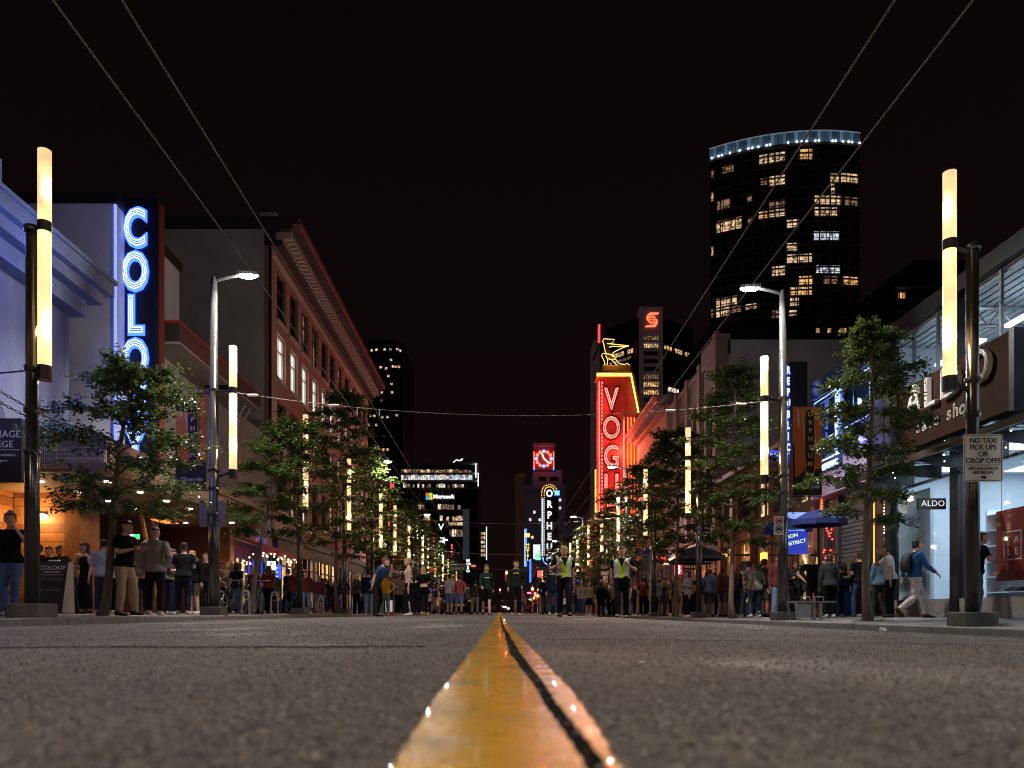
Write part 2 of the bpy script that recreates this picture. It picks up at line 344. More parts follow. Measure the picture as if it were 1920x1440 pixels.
# ------------------------------------------------------------------ facade helpers
def wall_grid(mb, X, sg, y0, y1, z0, z1, cols, rows, t=.35):
    xi = X - sg * t; last = y0
    for a, b in cols + [(y1, y1)]:
        if a > last + 1e-6: mb.box(xi, X, last, a, z0, z1)
        last = b
    for a, b in cols:
        lz = z0
        for za, zb in rows + [(z1, z1)]:
            if za > lz + 1e-6: mb.box(xi, X, a, b, lz, za)
            lz = zb
    return mb
def window(parent, X, sg, a, b, za, zb, fm, pm, bars_y=1, trans=.68, depth=.2, fw=.07):
    xo, xi = X - sg * (depth - .05), X - sg * (depth + .05)
    mb = MB(); mb.box(xi, xo, a, a + fw, za, zb).box(xi, xo, b - fw, b, za, zb).box(xi, xo, a + fw, b - fw, za, za + fw).box(xi, xo, a + fw, b - fw, zb - fw, zb)
    if trans: zt = za + (zb - za) * trans; mb.box(xi, xo, a + fw, b - fw, zt - fw / 2, zt + fw / 2)
    for k in range(bars_y):
        yc = a + (b - a) * (k + 1) / (bars_y + 1)
        if trans: mb.box(xi, xo, yc - fw * .3, yc + fw * .3, za + fw, zt - fw / 2); mb.box(xi, xo, yc - fw * .3, yc + fw * .3, zt + fw / 2, zb - fw)
        else: mb.box(xi, xo, yc - fw * .3, yc + fw * .3, za + fw, zb - fw)
    wn_ = mb.build('window', fm, parent)
    xp = X - sg * (depth + .065)
    MB().box(xp, xp - sg * .02, a, b, za, zb).build('pane', pm, wn_)
    return wn_
frame_w = mat('window_frame_pale', (.5, .47, .43), .5)
frame_d = mat('window_frame_dark', (.05, .045, .042), .5)

# ------------------------------------------------------------------ left side, nearest: stuccoed hall with a deep cornice, washed in blue
FX = -10.5
b1 = thing('stucco_building', 'pale stucco hall with deep stepped cornice washed in blue light at the left edge', 'building', (-14, 11, 0))
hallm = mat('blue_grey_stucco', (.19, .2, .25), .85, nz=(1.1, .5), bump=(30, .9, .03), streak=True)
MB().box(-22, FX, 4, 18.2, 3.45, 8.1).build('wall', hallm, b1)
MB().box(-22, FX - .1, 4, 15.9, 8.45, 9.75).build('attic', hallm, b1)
mb = MB().box(-22, FX + .35, 4, 18.35, 7.35, 7.75).box(-22, FX + .62, 4, 18.6, 7.75, 8.02).box(-22, FX + .8, 4, 18.8, 8.02, 8.34).box(-22, FX + .86, 4, 18.86, 8.34, 8.44)
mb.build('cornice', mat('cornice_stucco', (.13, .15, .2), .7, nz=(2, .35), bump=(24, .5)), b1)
MB().box(-22, -13.05, 4, 20, .0, 3.45).build('back_wall', wood2, b1)
for k in range(14):                               # cedar boards of the recessed entrance
    z = .12 + k * .235
    MB().box(-13.05, -13.02, 11, 20, z, z + .225).build('plank', wood if k % 3 else wood2, b1)
MB().box(-13.0, -11.62, 20.0, 20.12, .03, 3.42).build('backing_board', wood2, b1)
for k in range(14):
    z = .12 + k * .235
    MB().box(-13.0, -11.6, 19.97, 20.0, z, z + .225).build('plank', wood2 if k % 4 == 1 else wood, b1)
MB().box(-11.6, -11.2, 19.9, 20.9, .0, 3.45).build('pier', wood2, b1)
MB().box(-22, -10.45, 4, 20, 3.45, 3.5).build('soffit', soffit_m, b1)
wl = thing('wall_lamp', 'lit oval wall lamp on the cedar boarding behind the black sandwich board', 'lamp', (-12.25, 19.9, 2.65))
MB().ball((-12.25, 19.93, 2.66), (.2, .09, .085), 14, 8).build('lens', glow('wall_lamp_lens', (1, .82, .6), 7), wl, True)
MB().box(-12.4, -12.1, 19.9, 19.968, 2.7, 2.78).build('bracket', darkmetal, wl)
lamp('wall_lamp_light', 'POINT', wl, (-12.25, 19.6, 2.6), 55, (1, .55, .2), .1)
lamp('entrance_light', 'POINT', b1, (-12.1, 14.6, 3.2), 40, (1, .55, .22), .15)
MB().lathe(-12.1, 14.6, [(.16, 3.41), (.16, 3.448)], 16).build('ceiling_light', white_l, b1)
# bracket with a red-brown block at the very edge
br = thing('roof_bracket', 'red-brown beam end with pale strut under the cornice at the left edge', 'bracket', (-9.9, 14.8, 7.2))
MB().box(-10.5, -9.9, 14.55, 14.8, 8.46, 8.7).build('beam', mat('oxide_beam', (.3, .07, .04), .6), br)
MB().tube([(-10.45, 14.45, 7.4), (-9.72, 14.45, 8.46)], .05, 6).build('strut', stucco, br)
# hanging college sign
sg_ = thing('hanging_sign', 'dark hanging sign with pale serif lettering at the left edge', 'sign', (-10.1, 15, 2.7))
bevel(MB().box(-10.75, -9.56, 14.95, 15.1, 2.72, 4.0).build('panel', mat('sign_black', (.02, .017, .016), .3), sg_), .015)
cream = mat('cream_lettering', (.75, .66, .5), .6)
text('lettering', 'NEW IMAGE', cream, sg_, (-10.14, 14.945, 3.67), FRONT, .2, ext=.003)
text('lettering', 'COLLEGE', cream, sg_, (-10.14, 14.945, 3.47), FRONT, .19, ext=.003)
text('lettering', 'Fine Arts & Entertainment', cream, sg_, (-10.14, 14.945, 3.26), FRONT, .085, ext=.003)
text('lettering', 'www.newimage.ca', cream, sg_, (-10.14, 14.945, 3.15), FRONT, .075, ext=.003)
MB().box(-10.7, -9.6, 14.94, 14.948, 3.355, 3.365).build('rule', cream, sg_)
def chain(label, a, b):
    a, b = Vector(a), Vector(b); L = (b - a).length; n = int(L / .085); mb = MB(); d = (b - a).normalized(); sd = d.cross(Vector((0, 0, 1))).normalized(); up = sd.cross(d)
    for k in range(n):
        c = a + d * (L * (k + .5) / n) - up * .12 * math.sin(math.pi * (k + .5) / n); u = sd if k % 2 else up
        mb.tube([c + d * .055 * math.cos(t) + u * .026 * math.sin(t) for t in [2 * math.pi * i / 8 for i in range(9)]], .0095, 5, False)
    return tag(mb.build('support_chain', darkmetal), label, 'chain', 'canopy support chains')
chain('upper of two sagging chains from blue-lit wall to theatre canopy', (-10.48, 15.6, 4.75), (-8.95, 17.2, 4.08))
chain('lower of two sagging chains from blue-lit wall to theatre canopy', (-10.48, 15.6, 4.52), (-9.15, 17.0, 4.06))

# ------------------------------------------------------------------ left: theatre with canopy and the blue neon blade
b2 = thing('theatre_building', 'grey stucco theatre with tall side pylon and wide lit canopy on the left', 'building', (-14, 27, 0))
MB().box(-22, -10.3, 20, 24, 3.5, 11.05).build('pylon', stucco_d, b2)
MB().box(-22, -10.22, 19.94, 24.06, 11.05, 11.33).build('coping', darkmetal, b2)
MB().box(-22, FX, 24, 34.3, 3.5, 8.1).build('wall', stucco, b2)
for k, (a, b) in enumerate(((21.8, 25.7), (26.8, 29.2))):
    rf = MB().box(-10.6, -9.35, a, b, 8.0, 8.55).build('cornice', mat('dark_fascia', (.05, .035, .035), .5), b2)
    MB().box(-10.6, -9.33, a - .03, b + .03, 8.555, 8.62).build('trim', redm, rf)
    MB().box(-10.6, -9.33, a - .03, b + .03, 7.93, 7.998).build('edge', stucco, rf)
for y in (28.2, 28.75): MB().tube([(-10.5, y, 6.3), (-9.6, y, 7.95)], .045, 6).build('strut', stucco, b2)
mb = MB().box(-10.45, -8.9, 16.9, 17.02, 3.86, 4.06).box(-10.45, -8.9, 16.9, 17.02, 3.34, 3.5).box(-10.45, -8.96, 16.93, 17.02, 3.5, 3.86)
mb.box(-8.98, -8.84, 17.02, 28.2, 3.86, 4.06).box(-8.98, -8.84, 17.02, 28.2, 3.34, 3.5).box(-9.0, -8.92, 17.02, 28.2, 3.5, 3.86)
cn = mb.build('canopy', mat('canopy_brown', (.11, .065, .04), .5, nz=(3, .2)), b2)
slat = mat('lattice_bars', (.45, .33, .22), .5)
me = MB().box(-.008, .008, -.02, .0, 3.5, 3.86).mesh('lattice_bar', slat)
for k in range(34): piece('lattice_bar', me, cn, (-10.4 + k * .045, 16.92, 0))
for k in range(3): MB().box(-10.44, -8.92, 16.896, 16.912, 3.58 + k * .1, 3.594 + k * .1).build('lattice_rail', slat, cn)
me = MB().box(.0, .02, -.01, .01, 3.5, 3.86).mesh('lattice_bar', slat)
for k in range(103): piece('lattice_bar', me, cn, (-8.91, 17.1 + k * .107, 0))
for k in range(5): MB().box(-8.92, -8.88, 17.03, 28.2, 3.55 + k * .065, 3.565 + k * .065).build('lattice_rail', slat, cn)
MB().box(-13.5, -8.85, 17.02, 28.2, 3.3, 3.338).build('soffit', soffit_m, cn)
MB().box(-10.45, -9.0, 17.02, 28.2, 4.0, 4.05).build('roof', darkmetal, cn)
me = MB().lathe(0, 0, [(.085, 3.275), (.085, 3.298)], 12).mesh('downlight', white_l)
for k, y in enumerate((18.2, 19.8, 21.4, 23.0, 24.8, 26.6)):
    for x in (-9.55, -11.2):
        piece('downlight', me, cn, (x, y, 0))
    lamp('downlight_lamp', 'SPOT', b2, (-10.2, y, 3.22), 34, (1, .62, .3), .1, (0, 0, 0), R(140), .6)
# shopfront under the canopy: dark doors, cedar piers, a lit bar behind
MB().box(-22, -13.2, 20.9, 28.2, .0, 3.3).build('shop_wall', mat('bar_wall', (.14, .06, .03), .5, nz=(2, .3)), b2)
for y in (21.4, 25.2):
    MB().box(-13.2, -11.75, y, y + .5, .03, 3.3).build('pier', wood2, b2)
for k, (a, b, m) in enumerate(((22.1, 23.5, lit_d), (23.7, 25.0, glass_d), (26.0, 27.2, lit_y), (27.4, 28.6, glass_d), (28.62, 28.9, glass_d))):
    window(b2, -12.6, 1, a, b, .25, 2.6, darkmetal, m, 0, 0, .1)
MB().tube([(-10.9, 22.6, 3.25), (-10.4, 23.0, 0.05)], .07, 8).build('prop', mat('timber_prop', (.4, .25, .18), .6), b2)
ex = thing('exit_sign', 'small green and white running-man exit sign in the dark theatre entrance', 'sign', (-11.3, 22.9, 2.45))
MB().box(-11.38, -11.22, 22.9, 22.95, 2.35, 2.5).build('white_half', glow('exit_white', (.7, 1, .85), 1.6), ex)
MB().box(-11.215, -11.06, 22.9, 22.95, 2.35, 2.5).build('green_half', glow('exit_green', (.05, .9, .25), 1.5), ex)
ht = thing('patio_heater_panel', 'orange glowing infrared heater panel hung under the theatre canopy', 'heater', (-9.75, 22.0, 2.9))
mb = MB()
for k in range(3): mb.box(-10.1 + k * .14, -10.0 + k * .14, 21.6, 22.6, 2.78, 2.8)
mb.build('element', glow('heater_element', (1, .25, .06), 1.6), ht); MB().box(-10.15, -9.55, 21.5, 22.7, 2.82, 2.88).build('housing', darkmetal, ht); MB().tube([(-9.85, 22.1, 2.88), (-9.85, 22.1, 3.3)], .015, 6).build('hanger', darkmetal, ht)
# LED edge strip and the blade sign
st = MB().box(-10.3, -10.245, 19.925, 19.985, 3.7, 11.0).build('led_strip', glow('led_blue_white', (.22, .3, 1), 1.5)); tag(st, 'thin blue-white light line down the corner of the grey theatre pylon', 'light strip')
cs = thing('blade_sign', 'tall dark vertical blade sign with six glowing blue-white neon letters', 'sign', (-9.95, 20.7, 4.0))
bevel(MB().box(-10.52, -9.42, 20.5, 20.95, 4.0, 11.5).build('box', mat('sign_navy', (.006, .007, .014), .35), cs), .02)
MB().box(-9.415, -9.36, 20.6, 20.85, 4.02, 11.4).build('side_trim', mat('orange_trim', (.13, .022, .008), .6), cs)
n_fill = glow('neon_fill_cyan', (.02, .22, .8), .9); n_white = glow('neon_white_blue', (.66, .82, 1.0), 1.7); n_blue = glow('neon_halo_blue', (.03, .09, 1.0), 5)
for k, ch in enumerate('COLONY'):
    zc = PZm(432 + k * 81.5, 20.5); x = -9.99
    lt = text('letter', ch, n_fill, cs, (x, 20.46, zc), FRONT, 1.42, ext=.03, offset=-.01); lt.scale = (.62, 1, 1)
    for nm, o_, m, dy, wd in (('neon_tube', .045, n_blue, 20.47, .045), ('neon_tube', .0, n_white, 20.42, .02), ('neon_tube', -.06, n_white, 20.42, .012)):  # the deep blue outline models the halo of light round each letter
        me = text_mesh(ch, 1.42, outline=wd, offset=o_).copy(); me.materials.append(m)
        t = bpy.data.objects.new(nm, me); col.objects.link(t); t.parent = lt; t.location = (0, 0, -(dy - 20.46))
for z in (5.2, 7.6, 10.0):  # blue fill lights added before the hall wall, metres from the sign
    lamp('neon_fill_light', 'POINT', cs, (-9.1, 15.7, z), 50, (.13, .22, 1), .3)
    lamp('neon_fill_light', 'POINT', cs, (-9.2, 13.6, z - .6), 62, (.13, .22, 1), .3)

# ------------------------------------------------------------------ left: five-storey brick block with bracketed cornice
b3 = thing('brick_building', 'five-storey red brick block with heavy bracketed cornice on the left', 'building', (-15, 47, 0))
Y0, Y1 = 34.4, 59.5
MB().box(-24, FX - .36, Y0 + .01, Y1, 0, 18.0).build('side_wall', stucco_d, b3)
cols = [(35.2 + 2.2 * k, 36.7 + 2.2 * k) for k in range(11)]
rows = [(4.95, 7.05), (7.95, 10.15), (11.2, 13.35), (13.95, 16.3)]
wall_grid(MB(), FX, 1, Y0, Y1, 3.9, 17.0, cols, rows).build('wall', brick, b3)
curtain = room('lit_curtain', (1, .87, .76), 1.6, 1.2, .7, .55); curtain_o = room('lit_transom', (1, .62, .25), .9, 3.5, 3, .3)
for ri, (za, zb) in enumerate(rows):
    for ci, (a, b) in enumerate(cols):
        r_ = rnd.random()
        pm = glass_d
        if ri == 2: pm = curtain if ci < 9 else lit_o
        elif ri == 1: pm = (curtain, lit_w, glass_d, lit_o)[(ci * 7 + 2) % 4] if ci > 2 else glass_d
        elif ri == 3: pm = (glass_d, glass_d, lit_d, lit_d, glass_d, glass_d, lit_d, glass_d, lit_o, glass_d, lit_d)[ci]
        else: pm = (glass_d, lit_o, lit_w, glass_d)[(ci * 5) % 4]
        window(b3, FX, 1, a, b, za, zb, frame_w if ri == 2 else frame_d, pm, 1)
        MB().box(FX, FX + .09, a - .1, b + .1, za - .14, za - .002).build('sill', frame_w, b3)
MB().box(FX, FX + .06, Y0, Y1, 16.5, 16.72).build('string_course', frame_w, b3)
mb = MB().box(-24, FX + .45, Y0 + .02, Y1 + .3, 17.0, 17.25).box(-24, FX + .95, Y0, Y1 + .6, 17.75, 17.98).box(-24, FX + 1.2, Y0 - .02, Y1 + .8, 17.98, 18.2).box(-24, FX + 1.3, Y0 - .04, Y1 + .9, 18.2, 18.32).box(-24, FX + .1, Y0 + .03, Y1 + .1, 17.25, 17.75)
cor = mb.build('cornice', mat('cornice_painted_metal', (.055, .034, .034), .4, nz=(3, .2)), b3)
MB().box(FX + 1.2, FX + 1.235, Y0 + .3, Y1 + .7, 18.0, 18.17).build('gutter', mat('fascia_reddish_light', (.5, .09, .07), .35), cor)  # red strip puts the reddish light along the fascia into colour
me = MB().box(0, .72, -.11, .11, 17.42, 17.74).box(.0, .4, -.09, .09, 17.28, 17.42).mesh('bracket', mat('bracket_lit_tone', (.55, .42, .4), .4))  # brackets coloured pale to carry the light that catches them
for k in range(58): piece('bracket', me, cor, (FX + .12, Y0 + .35 + k * .44, 0))
MB().box(FX - .3, FX + .0, Y0 + 1, Y1, 0.0, 3.9).build('shop_wall', mat('shop_wall_dark', (.05, .035, .03), .5), b3)
MB().box(FX, FX + .12, Y0, Y1, 3.6, 3.95).build('shop_fascia', frame_d, b3)
for k in range(9):
    a = 35.4 + k * 2.65; window(b3, FX + .3, 1, a, a + 2.1, .3, 3.0, frame_d, (lit_o, glass_d, lit_d, lit_y)[k % 4], 1, .75)
MB().tube([(-10.55, 34.3, 0), (-10.55, 34.3, 16.9)], .06, 6).build('downpipe', darkmetal, b3)
MB().box(-11, -10.2, 34.2, 34.5, 18.33, 18.42).build('coping_end', stucco, b3)

# ------------------------------------------------------------------ left: lower blocks further down the street
def block(name, label, side, y0, y1, h, wm, ncol, nrow, lit, seed, shop=4.0, corn=.5, cm=None, deep=14, fx=10.5, ww=.6):
    q = random.Random(seed); X = side * fx; sg = -side
    t = thing(name, label, 'building', (X + side * 4, (y0 + y1) / 2, 0))
    p = (y1 - y0) / ncol; cols = [(y0 + p * (k + (1 - ww) / 2), y0 + p * (k + (1 + ww) / 2)) for k in range(ncol)]
    rh = (h - .9 - shop) / nrow; rows = [(shop + rh * (k + .22), shop + rh * (k + .86)) for k in range(nrow)]
    MB().box(X + side * deep, X + side * .36, y0 + .01, y1, 0, h - .3).build('side_wall', stucco_d, t)
    wall_grid(MB(), X, sg, y0, y1, shop, h - .3, cols, rows).build('wall', wm, t)
    MB().box(X + side * deep, X + sg * corn, y0 - .05, y1 + .05, h - .3, h).box(X, X + sg * corn * .6, y0, y1, h - .55, h - .3).build('cornice', cm or frame_d, t)
    for a, b in cols:
        for za, zb in rows: window(t, X, sg, a, b, za, zb, frame_d, q.choice(lit), 1)
    MB().box(X + side * .3, X + side * .6, y0, y1, 0, shop).build('shop_wall', frame_d, t)
    n = max(2, int((y1 - y0) / 3.2)); p = (y1 - y0) / n
    for k in range(n): window(t, X + sg * .2 + side * .3, sg, y0 + p * k + .3, y0 + p * (k + 1) - .3, .3, 2.9, frame_d, q.choice((lit_o, lit_y, lit_d, lit_w, lit_c)), 1, .75)
    MB().box(X, X + sg * .25, y0, y1, 3.1, 3.75).build('shop_fascia', mat('fascia_%d' % (seed % 4), ((.05, .02, .02), (.02, .025, .05), (.04, .04, .04), (.09, .05, .02))[seed % 4], .4), t)
    return t
block('brick_building', 'low pink-lit brick building just past the five-storey brick block', -1, 60.2, 84, 11.8, brick, 9, 2, [glass_d, glass_d, lit_d, lit_o], 3)
block('brick_building', 'dark three-storey shop building beyond the red neon outline on the left', -1, 100, 126, 12.5, brick, 8, 2, [glass_d, lit_d, lit_o], 6)
block('shop_building', 'pale three-storey shop building far down the left pavement', -1, 126.5, 160, 11.0, brick_p, 10, 2, [glass_d, lit_o, lit_w], 9)
block('shop_building', 'farthest low shop building on the left before the glass office block', -1, 161, 215, 13.0, stucco, 12, 3, [glass_d, lit_c, lit_w, lit_o], 12)
# ------------------------------------------------------------------ right side, nearest: glass shoe shop
def glass_mat(name, tint=(.93, .97, 1), refl=.9):
    m = bpy.data.materials.new(name); m.use_nodes = True; nt = m.node_tree; nt.nodes.clear()
    o = nt.nodes.new('ShaderNodeOutputMaterial'); mx = nt.nodes.new('ShaderNodeMixShader'); t = nt.nodes.new('ShaderNodeBsdfTransparent'); g = nt.nodes.new('ShaderNodeBsdfGlossy'); fr = nt.nodes.new('ShaderNodeMath'); lw = nt.nodes.new('ShaderNodeLayerWeight'); lw.inputs[0].default_value = .5; fr.operation = 'POWER'; fr.inputs[1].default_value = 3.6; nt.links.new(lw.outputs['Facing'], fr.inputs[0])
    t.inputs[0].default_value = (*tint, 1); g.inputs['Roughness'].default_value = .02; 
    nt.links.new(fr.outputs[0], mx.inputs[0]); nt.links.new(t.outputs[0], mx.inputs[1]); nt.links.new(g.outputs[0], mx.inputs[2]); nt.links.new(mx.outputs[0], o.inputs[0]); return m
clear = glass_mat('clear_glass')
GX = 10.2
sh = thing('shoe_shop', 'two-storey glass shoe shop with dark steel columns at the right edge', 'building', (14, 14, 0))
white_wall = mat('shop_white_wall', (.62, .68, .74), .6, nz=(2, .06)); corr = mat('corrugated_ceiling', (.55, .58, .6), .45, nz=(2, .1))
steel_d = mat('black_steel', (.02, .02, .022), .4, metal=.3, nz=(6, .2))
MB().box(GX - .02, GX + .3, 6, 19.6, .0, .42).build('plinth', granite, sh)
MB().box(GX + .3, 15.0, 6, 19.6, .36, .42).build('floor', mat('shop_floor', (.35, .35, .36), .3), sh)
MB().box(15.0, 15.2, 6, 19.8, .0, 7.2).build('back_wall', white_wall, sh)
MB().box(GX + .1, 15.0, 19.6, 19.8, .0, 7.2).build('end_wall', white_wall, sh)
MB().box(GX + .1, 15.0, 6, 19.6, 3.72, 3.95).build('ceiling', white_wall, sh)
for k in range(44):                                # corrugated steel roof deck
    x = GX + .1 + k * .11; MB().box(x, x + .07, 6, 19.6, 7.02 + .02 * (k % 2), 7.08 + .02 * (k % 2)).build('deck_rib', corr, sh)
MB().box(GX + .1, 15, 6, 19.6, 7.12, 7.16).build('roof_deck', corr, sh)
MB().box(GX - .12, 15.3, 5.9, 19.9, 7.16, 7.52).build('parapet', steel_d, sh)
for y in (8.4, 11.2, 14.0, 16.8):                  # roof trusses
    mb = MB().tube([(GX + .2, y, 6.55), (14.9, y, 6.55)], .045, 6).tube([(GX + .2, y, 6.95), (14.9, y, 6.95)], .04, 6)
    for k in range(8): mb.tube([(GX + .2 + k * .58, y, 6.55), (GX + .2 + k * .58 + .29, y, 6.95)], .02, 5).tube([(GX + .49 + k * .58, y, 6.95), (GX + .78 + k * .58, y, 6.55)], .02, 5)
    mb.build('truss', steel, sh)
colY = [6.0, 9.0, 12.2, 16.55, 19.4]
for y in colY: MB().box(GX - .05, GX + .18, y, y + .3, .03, 7.15).build('column', steel_d, sh)
for y in (6.7, 7.5, 8.3, 9.8, 10.6, 11.4, 13.2, 14.2, 15.2, 17.4, 18.4):
    MB().box(GX + .0, GX + .07, y, y + .06, 3.9, 7.1).build('mullion', mat('aluminium_mullion', (.22, .24, .26), .35, metal=.6), sh)
MB().box(GX, GX + .09, 6, 19.6, 3.62, 3.98).build('transom', steel_d, sh)
MB().box(GX, GX + .09, 6, 19.6, 5.42, 5.5).build('transom', MATS['aluminium_mullion'], sh)
MB().box(GX, GX + .09, 6, 19.6, 3.2, 3.27).build('transom', MATS['aluminium_mullion'], sh)
for i in range(4):
    a, b = colY[i] + .3, colY[i + 1]
    MB().box(GX + .03, GX + .042, a, b, .42, 3.2).build('pane', clear, sh); MB().box(GX + .03, GX + .042, a, b, 3.27, 3.62).build('pane', clear, sh)
    MB().box(GX + .03, GX + .042, a, b, 3.98, 7.1).build('pane', clear, sh)
me = MB().box(-.5, .5, -.9, .9, -.02, 0).mesh('ceiling_panel', glow('shop_light_panel', (.78, .9, 1), 3.2))
for x in (11.4, 13.4):
    for y in (7.5, 10.2, 12.9, 15.6, 18.2): piece('ceiling_panel', me, sh, (x, y, 3.715))
me = MB().box(-.08, .08, -.9, .9, -.05, 0).mesh('strip_light', glow('shop_strip_light', (.72, .86, 1), 6))
for x in (11.2, 13.2):
    for y in (7.5, 10.2, 12.9, 15.6, 18.2): piece('strip_light', me, sh, (x, y, 6.45))
lamp('shop_light', 'AREA', sh, (12.4, 12.5, 3.68), 400, (.72, .88, 1), size=4.2, shape='RECTANGLE', size_y=12)
lamp('shop_light', 'AREA', sh, (12.4, 12.5, 6.4), 60, (.7, .86, 1), size=4.2, shape='RECTANGLE', size_y=12)
# white-blue display wall by the door, shelves with shoes, posters
MB().box(GX + .12, GX + .2, 17.9, 19.3, .42, 3.1).build('display_wall', white_wall, sh)
def shelf_unit(label, x, y0, y1, n=6):
    t = thing('shelf_unit', label, 'shelf', (x, (y0 + y1) / 2, .42), group='shop shelf units')
    wm = mat('shelf_white', (.7, .74, .78), .4)
    for y in (y0, y1): MB().box(x, x + .34, y - .02, y + .02, .42, 2.5).build('side_panel', wm, t)
    MB().box(x + .345, x + .37, y0, y1, .42, 2.5).build('back_panel', wm, t)
    for k in range(n): z = .55 + k * .36; MB().box(x, x + .34, y0 + .022, y1 - .022, z, z + .025).build('shelf', wm, t)
    return [(x, y0, y1, .575 + k * .36) for k in range(n)]
slots = shelf_unit('white shoe shelf beside the black steel column in the glass shop', 11.4, 16.0, 17.5) + shelf_unit('white shoe shelf behind the red sale banner', 11.6, 12.6, 15.5)
shoe_prof = [(0, .0), (.26, 0), (.27, .02), (.22, .05), (.13, .075), (.07, .1), (.0, .11)]
shoe_mes = []
for k, c in enumerate(((.03, .025, .02), (.16, .07, .03), (.3, .27, .24), (.2, .03, .03))):
    mb = MB(); mb.prism(shoe_prof, lambda a, z: (-a, -.04, z), lambda a, z: (-a, .04, z)); shoe_mes.append(mb.mesh('display_shoe', mat('shoe_leather_%d' % k, c, .4)))
k = 0; ORD_S = ('lowest', 'second', 'third', 'fourth', 'fifth', 'sixth', 'top')
for (x, y0, y1, z) in slots:
    y = y0 + .2 if x < 11.5 else 14.75
    while y < y1 - .15:
        for d in (0, .1):
            o = piece('display_shoe', shoe_mes[(k // 2) % 4], None, (x + .32, y + d, z)); k += 1
            tag(o, 'small shoe on the %s shelf from the floor %s' % (ORD_S[int((z - .5) / .36)], 'beside the black steel column' if x < 11.5 else 'behind the red sale banner'), 'shoe', 'shoes on the shop shelves')
        y += .42
sb = thing('sale_banner', 'red hanging banner with white square and SALE letters in the shop window', 'banner', (GX + .16, 14.2, .72))
MB().box(GX + .14, GX + .16, 12.4, 15.55, .75, 2.2).build('cloth', mat('banner_red', (.36, .03, .02), .6, nz=(2, .08), em=(.36, .03, .02), es=0), sb)
wp = mat('white_print', (.85, .85, .85), .5)
mb = MB()
for a, b, c, d in ((14.78, 14.8, 1.17, 1.75), (15.28, 15.3, 1.17, 1.75), (14.8, 15.28, 1.17, 1.19), (14.8, 15.28, 1.73, 1.75)): mb.box(GX + .125, GX + .139, a, b, c, d)
mb.build('square', wp, sb)
for ch, y, z in (('S', 15.15, 1.57), ('A', 14.93, 1.57), ('L', 15.15, 1.33), ('E', 14.93, 1.33)): text('letter', ch, wp, sb, (GX + .132, y, z), ON_RIGHT, .2, ext=.004)
for y in (12.6, 15.4): MB().tube([(GX + .15, y, 2.2), (GX + .15, y, 3.7)], .006, 4).build('wire', steel, sb)
po = thing('sale_poster', 'small red sale poster above the shelves behind the lamp post', 'poster', (11.55, 16.0, 2.2))
MB().box(11.56, 11.58, 15.6, 16.3, 2.12, 2.36).build('sheet', MATS['banner_red'], po); text('lettering', '50', wp, po, (11.555, 15.85, 2.24), ON_RIGHT, .17, ext=.003)
for k, y in enumerate((14.6, 15.3)):
    t = thing('track_spotlight', '%s black spotlight on the shop ceiling track over the red banner' % ('nearer' if k == 0 else 'farther'), 'spotlight', (11.0, y, 3.2), group='track spotlights')
    MB().tube([(11.0, y, 3.72), (11.0, y, 3.3)], .012, 5).build('stem', steel_d, t); MB().tube([(11.08, y - .06, 3.32), (10.88, y + .02, 3.14)], [.05, .075], 10).build('can', steel_d, t)
# rust-brown fascia with the shop's name
fs = thing('fascia_sign', 'rust-brown steel fascia with large pale letters over thin lettering on the glass shop', 'sign', (9.9, 16, 3.97))
MB().box(9.72, 10.19, 14.25, 18.3, 3.97, 5.48).build('panel', mat('rusty_steel', (.028, .013, .008), .85, spec=.12, nz=(2, .35), streak=True), fs)
MB().box(9.71, 10.19, 14.1, 14.245, 3.95, 5.5).build('end_plate', steel_d, fs)
letm = mat('pale_letter', (.62, .58, .55), .35); letr = mat('letter_rim', (.9, .86, .8), .3)
for ch, y in (('A', 17.35), ('L', 16.72), ('D', 15.98), ('O', 15.05)):
    l = text('letter', ch, letm, fs, (9.66, y, 5.02), ON_RIGHT, .98, ext=.05); l.scale = (1.0, 1.0, 1)
    me = text_mesh(ch, .98, outline=.012, offset=-.02).copy(); me.materials.append(letr); t = bpy.data.objects.new('rim', me); col.objects.link(t); t.parent = l; t.location = (0, 0, .055)
for k, ch in enumerate('sale shop'):
    if ch != ' ':
        me = text_mesh(ch, .42, outline=.006).copy(); me.materials.append(letr); piece('letter', me, fs, (9.7, 17.3 - k * .235, 4.4), ON_RIGHT)
sm = thing('projecting_sign', 'small black projecting sign with thin white shop name beside steel column', 'sign', (10.0, 17, 2.45))
bevel(MB().box(9.5, 10.14, 16.96, 17.03, 2.45, 2.7).build('plate', blackp, sm), .006); text('lettering', 'ALDO', glow('sign_white_soft', (1, 1, 1), .75), sm, (9.84, 16.955, 2.575), FRONT, .19, ext=.003, space=1.05)
# glass canopy on steel fins
cp = thing('glass_canopy', 'dark steel and glass canopy with tiny lights over the shop pavement', 'canopy', (9.4, 13, 3.3))
MB().box(8.75, 8.83, 6, 19.5, 3.32, 3.46).build('edge_beam', steel_d, cp)
me = MB().prism([(8.83, 3.4), (10.15, 3.52), (10.15, 3.18), (9.5, 3.24)], lambda a, z: (a, -.03, z), lambda a, z: (a, .03, z)).mesh('fin', steel_d)
for k in range(12): piece('fin', me, cp, (0, 7.0 + k * 1.13, 0))
for k in range(11): MB().box(8.83, 10.15, 7.05 + k * 1.13, 8.08 + k * 1.13, 3.525, 3.54).build('pane', glass_mat('canopy_glass', (.6, .72, .74)) if k == 0 else bpy.data.materials['canopy_glass'], cp)
me = MB().ball((0, 0, 0), .014, 6, 4).mesh('led', glow('led_dot', (1, .95, .85), 12))
for k in range(18): piece('led', me, cp, (9.0 + (k % 3) * .4, 7.2 + k * .66, 3.3))

